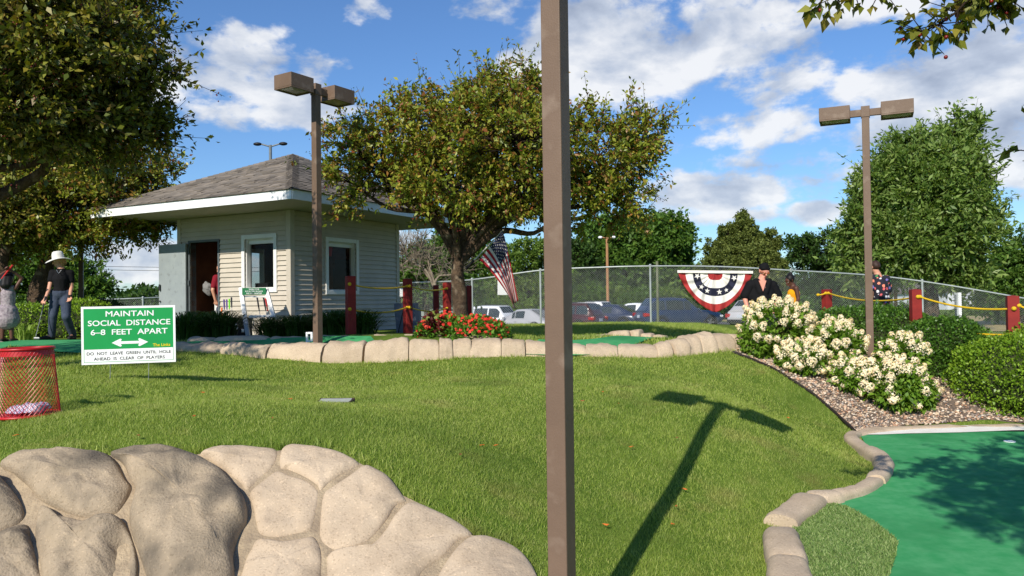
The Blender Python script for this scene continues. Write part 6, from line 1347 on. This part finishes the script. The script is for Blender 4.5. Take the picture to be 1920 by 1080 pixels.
def face_parts(g, s, par):
    for q in (-1, 1):
        mb = MB(); mb.sphere(g(q*.032, .073, .010), .011*s, 10, 8); e = mb.build('eye', M_eye, par, smooth=60)
        mb = MB(); mb.sphere(g(q*.032, .0802, .010), .0056*s, 8, 6); mb.build('iris', M_iris, e, smooth=60)
    mb = MB(); mb.tube([g(-.022, .089, -.062), g(0, .095, -.0615), g(.022, .089, -.062)], [.003*s, .0065*s, .003*s], 8); mb.build('mouth', M_lip, par, smooth=60)
def person(lb, base): return thing('person', lb, 'person', base)

# ---- person in the white hat, holding a putter
Yw = 14.0; J = lambda px, py, dy=0: W(px, py, Yw+dy)
ft = J(115, 638); ft.z = g1(ft.x, ft.y)+.03; pw = person('person in black t-shirt, blue-grey trousers and wide white hat, holding a putter', ft)
hd, fdir = J(110, 489), Vector((-.62, -.62, -.30)); hc_, g = head_caps(hd, fdir)
neck, shL, shR, chest, waist, pel = J(114, 503), J(99, 512), J(132, 512, .08), J(115, 524), J(115, 541), J(114, 549)
elL, wrL = J(92, 543, -.12), J(85, 560, -.22); elR, wrR = J(134, 538, .06), J(131, 556, -.05); knL, anL = J(99, 592, -.10), J(97, 630, -.02); knR, anR = J(124, 594, -.14), J(137, 631, .12); hipL, hipR = J(106, 551), J(123, 551, .04)
gnd = lambda p, dz=0: Vector((p.x, p.y, max(p.z, g1(p.x, p.y)+dz)))
anL, anR = gnd(anL, .10), gnd(anR, .10)
body = hc_+[(hd+Vector((.01, .02, -.06)), neck, .052, .056), (neck, chest, .06, .12), (shL, shR, .055, .055), (chest, waist, .118, .10), (waist, pel, .10, .125), (hipL, hipR, .10, .10), (shL, elL, .047, .037), (elL, wrL, .036, .025), (shR, elR, .047, .037), (elR, wrR, .036, .025), (hipL, knL, .083, .058), (knL, anL, .054, .036), (hipR, knR, .083, .058), (knR, anR, .054, .036)]
body += hand(wrL, elL, .9, 1)+hand(wrR, elR, .45, -1)
body += [(anL, anL+Vector((-.10, -.14, -.06)), .038, .03), (anR, anR+Vector((.03, -.16, -.06)), .038, .03)]
bo = blob('body', body, SK_L, pw, .009)
face_parts(g, 1, pw)
M_tee = cloth('black_cotton', S(26,26,28)); M_jean = cloth('grey_blue_denim', S(72,80,96), S(56,64,80)); M_shoe = mat('dark_shoes', S(34,34,38), S(26,26,28), 12, .7); M_hat = cloth('white_hat_cloth', S(226,224,216), S(206,204,196))
blob('shirt', [(neck+Vector((0, 0, -.045)), chest, .075, .138), (shL, shR, .068, .068), (chest, waist, .137, .12), (waist, pel+Vector((0, 0, .04)), .12, .132), (shL, shL.lerp(elL, .45), .063, .062), (shR, shR.lerp(elR, .55), .063, .062)], M_tee, pw)
blob('trousers', [(waist+Vector((0, 0, -.05)), pel, .112, .137), (hipL, hipR, .115, .115), (hipL, knL, .100, .076), (knL, anL, .074, .062), (hipR, knR, .100, .076), (knR, anR, .074, .064)], M_jean, pw)
for a, d in ((anL, Vector((-.11, -.16, -.055))), (anR, Vector((.035, -.18, -.055)))): blob('shoe', [(a+Vector((0, .03, -.055)), a+d, .045, .038), (a+Vector((0, .02, -.03)), a+d*.6+Vector((0, 0, -.01)), .045, .042)], M_shoe, pw)
u = Vector((-.12, -.10, 1)).normalized(); hp_ = hd+u*.055; q = u.to_track_quat('Z', 'Y').to_matrix()
mb = MB(); prof = [(0, .125), (.05, .122), (.08, .105), (.096, .06), (.100, .0), (.102, -.012), (.145, -.018), (.195, -.030), (.214, -.042), (.212, -.047), (.14, -.03), (.098, -.02)]
mb.lathe((0, 0, 0), prof, 32); mb.V = [tuple(hp_+q @ (Vector(v)+Vector((0, 0, .03*math.cos(2*math.atan2(v[1], v[0]))*max(0, math.hypot(v[0], v[1])-.11)*8)))) for v in mb.V]; mb.build('hat', M_hat, pw, smooth=50)
hairm = mat('blond_hair', S(186,144,92), S(150,110,66), 30, .6); blob('hair', [(g(0, -.035, .03), g(0, -.065, -.05), .078, .055), (g(-.065, -.02, 0), g(-.066, -.02, -.10), .026, .02), (g(.065, -.02, 0), g(.066, -.02, -.10), .026, .02)], hairm, pw, .010)
mb = MB(); wd = (wrR-elR).normalized(); mb.tube([wrR-wd*.015, wrR+wd*.015], .034, 12); mb.box(wrR+Vector((0, -.035, 0)), (.035, .012, .04)); mb.build('wristwatch', M_dark, pw, smooth=40)
mb = MB(); mb.tube([J(106, 506, -.13), J(110, 513, -.155), J(115, 506, -.12)], .004, 6); mb.build('necklace', mat('silver_chain', S(190,190,190), None, 9, .3, metal=.8), pw)
hl = wrL+(wrL-elL).normalized()*.07; pf = J(66, 637, -.35); pf.z = g1(pf.x, pf.y)+.04
putter(hl+Vector((.02, .02, .10)), pf, S(54,54,58), 'putter held by the person in the white hat, its head on the shaded green', None, .26)

# ---- child holding a club behind the head, back turned
Yk = 13.4; J = lambda px, py, dy=0: W(px, py, Yk+dy)
ft = J(12, 643); ft.z = g1(ft.x, ft.y)+.03; pk = person('child in a short pale dress, back turned, holding a red club behind the head', ft)
hd = J(17, 520); hc_, g = head_caps(hd, (.1, .98, -.1), .93); neck, shL, shR, chest, waist, pel = J(15, 534), J(3, 540), J(29, 540), J(15, 552), J(15, 572), J(14, 585)
elL, wrL, elR, wrR = J(-8, 522, .05), J(12, 508, -.10), J(41, 522, .05), J(20, 506, -.10); knL, anL, knR, anR = J(5, 612), J(4, 640), J(21, 612), J(22, 636); anL, anR = gnd(anL, .07), gnd(anR, .07); hipL, hipR = J(8, 588), J(21, 588)
body = hc_+[(hd+Vector((0, 0, -.05)), neck, .045, .048), (neck, chest, .05, .10), (shL, shR, .042, .042), (chest, waist, .10, .09), (waist, pel, .09, .105), (shL, elL, .036, .03), (elL, wrL, .029, .021), (shR, elR, .036, .03), (elR, wrR, .029, .021), (hipL, knL, .068, .047), (knL, anL, .044, .03), (hipR, knR, .068, .047), (knR, anR, .044, .03), (anL, anL+Vector((0, .13, -.04)), .03, .025), (anR, anR+Vector((0, .13, -.04)), .03, .025)]+hand(wrL, elL, .9, 1, .85)+hand(wrR, elR, .9, -1, .85)
blob('body', body, SK_D2, pk, .009); face_parts(g, .93, pk)
M_dress = cloth('patterned_dress', S(168,158,160), S(120,108,116), 26)
blob('dress', [(neck+Vector((0, .02, -.05)), chest, .05, .118), (shL.lerp(shR, .12), shL.lerp(shR, .88), .048, .048), (chest, waist, .116, .112), (waist, pel, .112, .16), (pel, pel+Vector((0, 0, -.12)), .165, .19)], M_dress, pk)
blob('hair', [(g(0, -.025, .03), g(0, -.03, .02), .094, .094), (g(0, -.07, -.02), g(0, -.09, -.16), .085, .07), (g(-.05, -.07, -.03), g(-.06, -.08, -.14), .06, .05), (g(.05, -.07, -.03), g(.06, -.08, -.14), .06, .05)], mat('black_hair', S(26,22,22), S(18,16,16), 30, .5), pk, .012)
for a in (anL, anR): blob('shoe', [(a+Vector((0, -.02, -.04)), a+Vector((0, .14, -.045)), .034, .03)], M_shoe, pk)
putter(J(24, 497, -.13), J(-26, 558, -.16), S(190,40,38), 'red-gripped club held behind the head by the child at the left edge', None, .30)

# ---- big person in black shirt and cap
Ym = 14.0; J = lambda px, py, dy=0: W(px, py, Ym+dy)
ft = J(1430, 640); ft.z = g1(ft.x, ft.y)+.02; pm = person('broad person in a black open-necked shirt, black cap and sunglasses, behind the tallest hydrangea', ft)
hd = J(1432, 509); hc_, g = head_caps(hd, (.18, -.86, -.45), 1.05); neck, shL, shR, chest, waist, pel = J(1428, 524), J(1407, 535), J(1448, 535), J(1427, 546, -.03), J(1426, 568, -.05), J(1426, 584)
elL, wrL, elR, wrR = J(1396, 557, .0), J(1402, 579, -.12), J(1459, 557, 0), J(1452, 579, -.12); hipL, hipR = J(1418, 588), J(1435, 588); knL, anL, knR, anR = J(1416, 618), J(1415, 650), J(1437, 618), J(1438, 650)
for p in (anL, anR): p.z = g1(p.x, p.y)+.10
knL.z = (hipL.z+anL.z)/2; knR.z = (hipR.z+anR.z)/2
body = hc_+[(hd+Vector((-.01, .03, -.07)), neck, .058, .062), (neck, chest, .068, .16), (shL, shR, .075, .075), (chest, waist, .165, .18), (waist, pel, .18, .165), (hipL, hipR, .12, .12), (shL, elL, .068, .052), (elL, wrL, .05, .032), (shR, elR, .068, .052), (elR, wrR, .05, .032), (hipL, knL, .11, .075), (knL, anL, .07, .045), (hipR, knR, .11, .075), (knR, anR, .07, .045), (anL, anL+Vector((0, -.16, -.06)), .045, .035), (anR, anR+Vector((0, -.16, -.06)), .045, .035)]+hand(wrL, elL, .5, 1, 1.05)+hand(wrR, elR, .5, -1, 1.05)
blob('body', body, SK_P, pm, .010); face_parts(g, 1.05, pm)
shirt = blob('shirt', [(shL, shR, .095, .095), (J(1422, 535, .02), J(1420, 560, -.02), .13, .17), (J(1436, 535, .02), J(1436, 560, -.02), .13, .17), (chest+Vector((0, .02, 0)), waist, .175, .20), (waist, pel, .20, .185), (shL, shL.lerp(elL, .85), .092, .092), (shR, shR.lerp(elR, .85), .092, .092), (J(1417, 527, -.04), J(1426, 548, -.15), .055, .07), (J(1442, 527, -.04), J(1434, 548, -.15), .055, .07)], M_tee, pm)
mb = MB(); vf = [g(0, 0, 0)]; a, b, c = J(1423, 526, -.185), J(1437, 526, -.185), J(1431, 546, -.25); mb.prism([a, b, c], (0, .03, 0)); mb.build('open_neck', SK_P, pm)
blob('trousers', [(waist+Vector((0, 0, -.10)), pel, .17, .185), (hipL, knL, .13, .095), (knL, anL, .092, .075), (hipR, knR, .13, .095), (knR, anR, .092, .075)], cloth('dark_trousers', S(44,46,52)), pm)
for a in (anL, anR): blob('shoe', [(a+Vector((0, .03, -.055)), a+Vector((0, -.18, -.055)), .05, .042)], M_shoe, pm)
blob('cap', [(g(0, -.018, .062), g(0, -.010, .07), .090, .092), (g(0, -.05, .04), g(0, -.06, .05), .07, .07), (g(-.05, .05, .075), g(.05, .05, .075), .03, .03)], M_tee, pm, .010)
mb = MB()
for q in (-1, 1): mb.sphere(g(q*.034, .092, .008), (.028, .012, .020), 12, 8)
mb.tube([g(-.08, .02, .012), g(-.062, .085, .012), g(0, .098, .012), g(.062, .085, .012), g(.08, .02, .012)], .004, 6); mb.build('sunglasses', mat('amber_lens', S(150,86,40), None, 5, .15, spec=.6), pm, smooth=50)

# ---- person in yellow tank top, looking down
Yy = 15.0; J = lambda px, py, dy=0: W(px, py, Yy+dy)
ft = J(1488, 630); ft.z = g1(ft.x, ft.y)+.02; py_ = person('person in a yellow tank top with a black hair bun, looking down', ft)
hd = J(1481, 526); hc_, g = head_caps(hd, (-.80, -.25, -.55), .98); neck, shL, shR, chest, waist, pel = J(1487, 536), J(1484, 541, .13), J(1493, 541, -.15), J(1488, 549), J(1488, 567), J(1489, 581)
elR, wrR, elL, wrL = J(1497, 560, -.18), J(1491, 576, -.30), J(1480, 560, .05), J(1474, 575, -.1); hipL, hipR = J(1486, 585, .09), J(1492, 585, -.09); anL, anR = J(1486, 630, .1), J(1493, 630, -.1)
for p in (anL, anR): p.z = g1(p.x, p.y)+.09
knL, knR = hipL.lerp(anL, .5), hipR.lerp(anR, .5)
body = hc_+[(hd+Vector((.03, .0, -.05)), neck, .048, .05), (neck, chest, .055, .105), (shL, shR, .05, .05), (chest, waist, .105, .09), (waist, pel, .09, .12), (shR, elR, .045, .036), (elR, wrR, .034, .024), (shL, elL, .045, .036), (elL, wrL, .034, .024), (hipL, knL, .09, .058), (knL, anL, .055, .036), (hipR, knR, .09, .058), (knR, anR, .055, .036), (anL, anL+Vector((-.15, 0, -.05)), .036, .03), (anR, anR+Vector((-.15, 0, -.05)), .036, .03)]+hand(wrR, elR, .6, 1, .92)+hand(wrL, elL, .6, -1, .92)
blob('body', body, SK_D, py_, .009); face_parts(g, .98, py_)
blob('top', [(J(1487, 543, .05), J(1488, 552), .075, .12), (chest+Vector((0, 0, -.02)), waist, .122, .105), (waist, J(1488.5, 574), .105, .118), (J(1485, 540, .08), J(1485, 549, .05), .03, .06), (J(1492, 540, -.10), J(1490, 549, -.05), .03, .06)], cloth('yellow_knit', S(232,160,30)), py_)
blob('shorts', [(J(1488.5, 576), pel, .115, .135), (hipL, hipL.lerp(knL, .7), .115, .10), (hipR, hipR.lerp(knR, .7), .115, .10)], M_tee, py_)
blob('hair', [(g(0, -.03, .035), g(0, -.02, .03), .088, .088), (g(0, -.075, .085), g(0, -.085, .10), .045, .042)], mat('black_hair', S(24,20,20), S(16,14,14), 30, .55), py_, .010)

# ---- person in a floral shirt, seen from behind
Yf = 15.4; J = lambda px, py, dy=0: W(px, py, Yf+dy)
ft = J(1652, 630); ft.z = g1(ft.x, ft.y)+.02; pf_ = person('person in a dark floral shirt seen from behind, half hidden by the right lamp post', ft)
hd = J(1641, 501); hc_, g = head_caps(hd, (-.35, .9, -.35), 1.0); neck, shL, shR, chest, waist, pel = J(1645, 514), J(1631, 523), J(1662, 523), J(1649, 536), J(1653, 562), J(1654, 578)
elL, wrL, elR, wrR = J(1634, 546, -.05), J(1637, 563, .1), J(1667, 548, .1), J(1660, 566, .25); hipL, hipR = J(1647, 582), J(1661, 582); anL, anR = J(1646, 630), J(1662, 630)
for p in (anL, anR): p.z = g1(p.x, p.y)+.10
knL, knR = hipL.lerp(anL, .5), hipR.lerp(anR, .5)
body = hc_+[(hd+Vector((.01, 0, -.06)), neck, .058, .062), (neck, chest, .07, .14), (shL, shR, .06, .06), (chest, waist, .14, .13), (waist, pel, .13, .14), (shL, elL, .055, .043), (elL, wrL, .042, .028), (shR, elR, .055, .043), (elR, wrR, .042, .028), (hipL, knL, .10, .068), (knL, anL, .064, .042), (hipR, knR, .10, .068), (knR, anR, .064, .042), (anL, anL+Vector((0, .15, -.06)), .042, .034), (anR, anR+Vector((0, .15, -.06)), .042, .034)]+hand(wrL, elL, .5, 1)+hand(wrR, elR, .5, -1)
blob('body', body, SK_L, pf_, .010); face_parts(g, 1, pf_)
M_flo = bpy.data.materials.new('floral_cloth'); M_flo.use_nodes = True; nt = M_flo.node_tree; N = nt.nodes; L = nt.links; tc = N.new('ShaderNodeTexCoord'); vo = N.new('ShaderNodeTexVoronoi'); vo.inputs['Scale'].default_value = 13; L.new(tc.outputs['Object'], vo.inputs['Vector'])
nz_ = N.new('ShaderNodeTexNoise'); nz_.inputs['Scale'].default_value = 40; L.new(tc.outputs['Object'], nz_.inputs['Vector']); ad = N.new('ShaderNodeMath'); ad.operation = 'MULTIPLY_ADD'; L.new(nz_.outputs[0], ad.inputs[0]); ad.inputs[1].default_value = .5; L.new(vo.outputs['Distance'], ad.inputs[2])
mr = N.new('ShaderNodeMapRange'); mr.inputs[1].default_value = .60; mr.inputs[2].default_value = .66; L.new(ad.outputs[0], mr.inputs[0]); sp_ = N.new('ShaderNodeSeparateXYZ'); L.new(vo.outputs['Color'], sp_.inputs[0]); cr = N.new('ShaderNodeValToRGB'); cr.color_ramp.interpolation = 'CONSTANT'; e = cr.color_ramp.elements
e[0].position = 0; e[0].color = S(214,96,100); e[1].position = .3; e[1].color = S(120,110,180); x = e.new(.5); x.color = S(232,226,230); x = e.new(.68); x.color = S(70,130,70); x = e.new(.82); x.color = S(238,140,110)
L.new(sp_.outputs[0], cr.inputs[0]); mx = N.new('ShaderNodeMix'); mx.data_type = 'RGBA'; L.new(mr.outputs[0], mx.inputs[0]); L.new(cr.outputs[0], mx.inputs[6]); mx.inputs[7].default_value = S(24,24,38); L.new(mx.outputs[2], N['Principled BSDF'].inputs['Base Color']); N['Principled BSDF'].inputs['Roughness'].default_value = .85
blob('shirt', [(neck+Vector((0, 0, -.06)), chest, .09, .16), (shL, shR, .078, .078), (chest, waist, .162, .155), (waist, pel, .155, .17), (shL, shL.lerp(elL, .8), .078, .075), (shR, shR.lerp(elR, .8), .078, .075)], M_flo, pf_)
blob('trousers', [(pel+Vector((0, 0, .0)), pel+Vector((0, 0, -.08)), .15, .15), (hipL, knL, .12, .09), (knL, anL, .088, .07), (hipR, knR, .12, .09), (knR, anR, .088, .07)], cloth('grey_trousers', S(70,72,80)), pf_)
blob('hair', [(g(0, -.025, .045), g(0, -.03, .02), .086, .086)], mat('brown_hair', S(64,44,34), S(48,34,28), 30, .6), pf_, .010)

# ---- person inside the kiosk, bending at the door side
Yi = 16.75; J = lambda px, py, dy=0: W(px, py, Yi+dy)
ft = J(418, 640); ft.z = KZ+.03; pi_ = person('person in a dark red t-shirt leaning inside the kiosk door, mostly hidden', ft)
hd = J(415, 503, -.05); hc_, g = head_caps(hd, (-.7, -.4, -.55), 1.0); neck, shL, shR, chest, waist, pel = J(416, 515), J(405, 521, -.05), J(430, 522, .1), J(418, 536), J(421, 560), J(421, 575)
elL, wrL, elR, wrR = J(399, 544, -.14), J(404, 563, -.10), J(431, 546, .1), J(424, 562, .0); hipL, hipR = J(415, 580), J(428, 580); anL, anR = J(415, 630), J(429, 630)
for p in (anL, anR): p.z = KZ+.10
knL, knR = hipL.lerp(anL, .5), hipR.lerp(anR, .5)
body = hc_+[(hd+Vector((.01, 0, -.06)), neck, .056, .06), (neck, chest, .065, .13), (shL, shR, .06, .06), (chest, waist, .13, .12), (waist, pel, .12, .13), (shL, elL, .052, .042), (elL, wrL, .042, .028), (shR, elR, .052, .042), (elR, wrR, .042, .028), (hipL, knL, .095, .062), (knL, anL, .06, .04), (hipR, knR, .095, .062), (knR, anR, .06, .04), (anL, anL+Vector((-.1, -.1, -.06)), .04, .033), (anR, anR+Vector((-.1, -.1, -.06)), .04, .033)]+hand(wrL, elL, .6, 1)+hand(wrR, elR, .6, -1)
blob('body', body, SK_L, pi_, .010); face_parts(g, 1, pi_)
blob('shirt', [(neck+Vector((0, 0, -.05)), chest, .085, .15), (shL, shR, .074, .074), (chest, waist, .15, .14), (waist, pel, .14, .15), (shL, shL.lerp(elL, .7), .072, .066), (shR, shR.lerp(elR, .7), .072, .066)], cloth('dark_red_cotton', S(132,32,46)), pi_)
blob('trousers', [(pel, pel+Vector((0, 0, -.08)), .14, .14), (hipL, knL, .11, .085), (knL, anL, .082, .066), (hipR, knR, .11, .085), (knR, anR, .082, .066)], M_jean, pi_)
blob('hair', [(g(0, -.025, .045), g(0, -.03, .02), .086, .086)], mat('brown_hair', S(74,50,36), S(54,38,30), 30, .6), pi_, .010)
mb = MB(); c = J(389, 541, .1); mb.sphere(c, (.10, .07, .13), 20, 12); mb.V = [tuple(Vector(v)+Vector((fb(Vector(v)*8, 1), 0, fb(Vector(v)*8+Vector((4, 0, 0)), 1)))*.10) for v in mb.V]
tag(mb.build('cloth_bag', cloth('grey_bag', S(128,126,124)), smooth=60), 'crumpled grey cloth bag hanging in the kiosk doorway by the leaning person', 'bag')
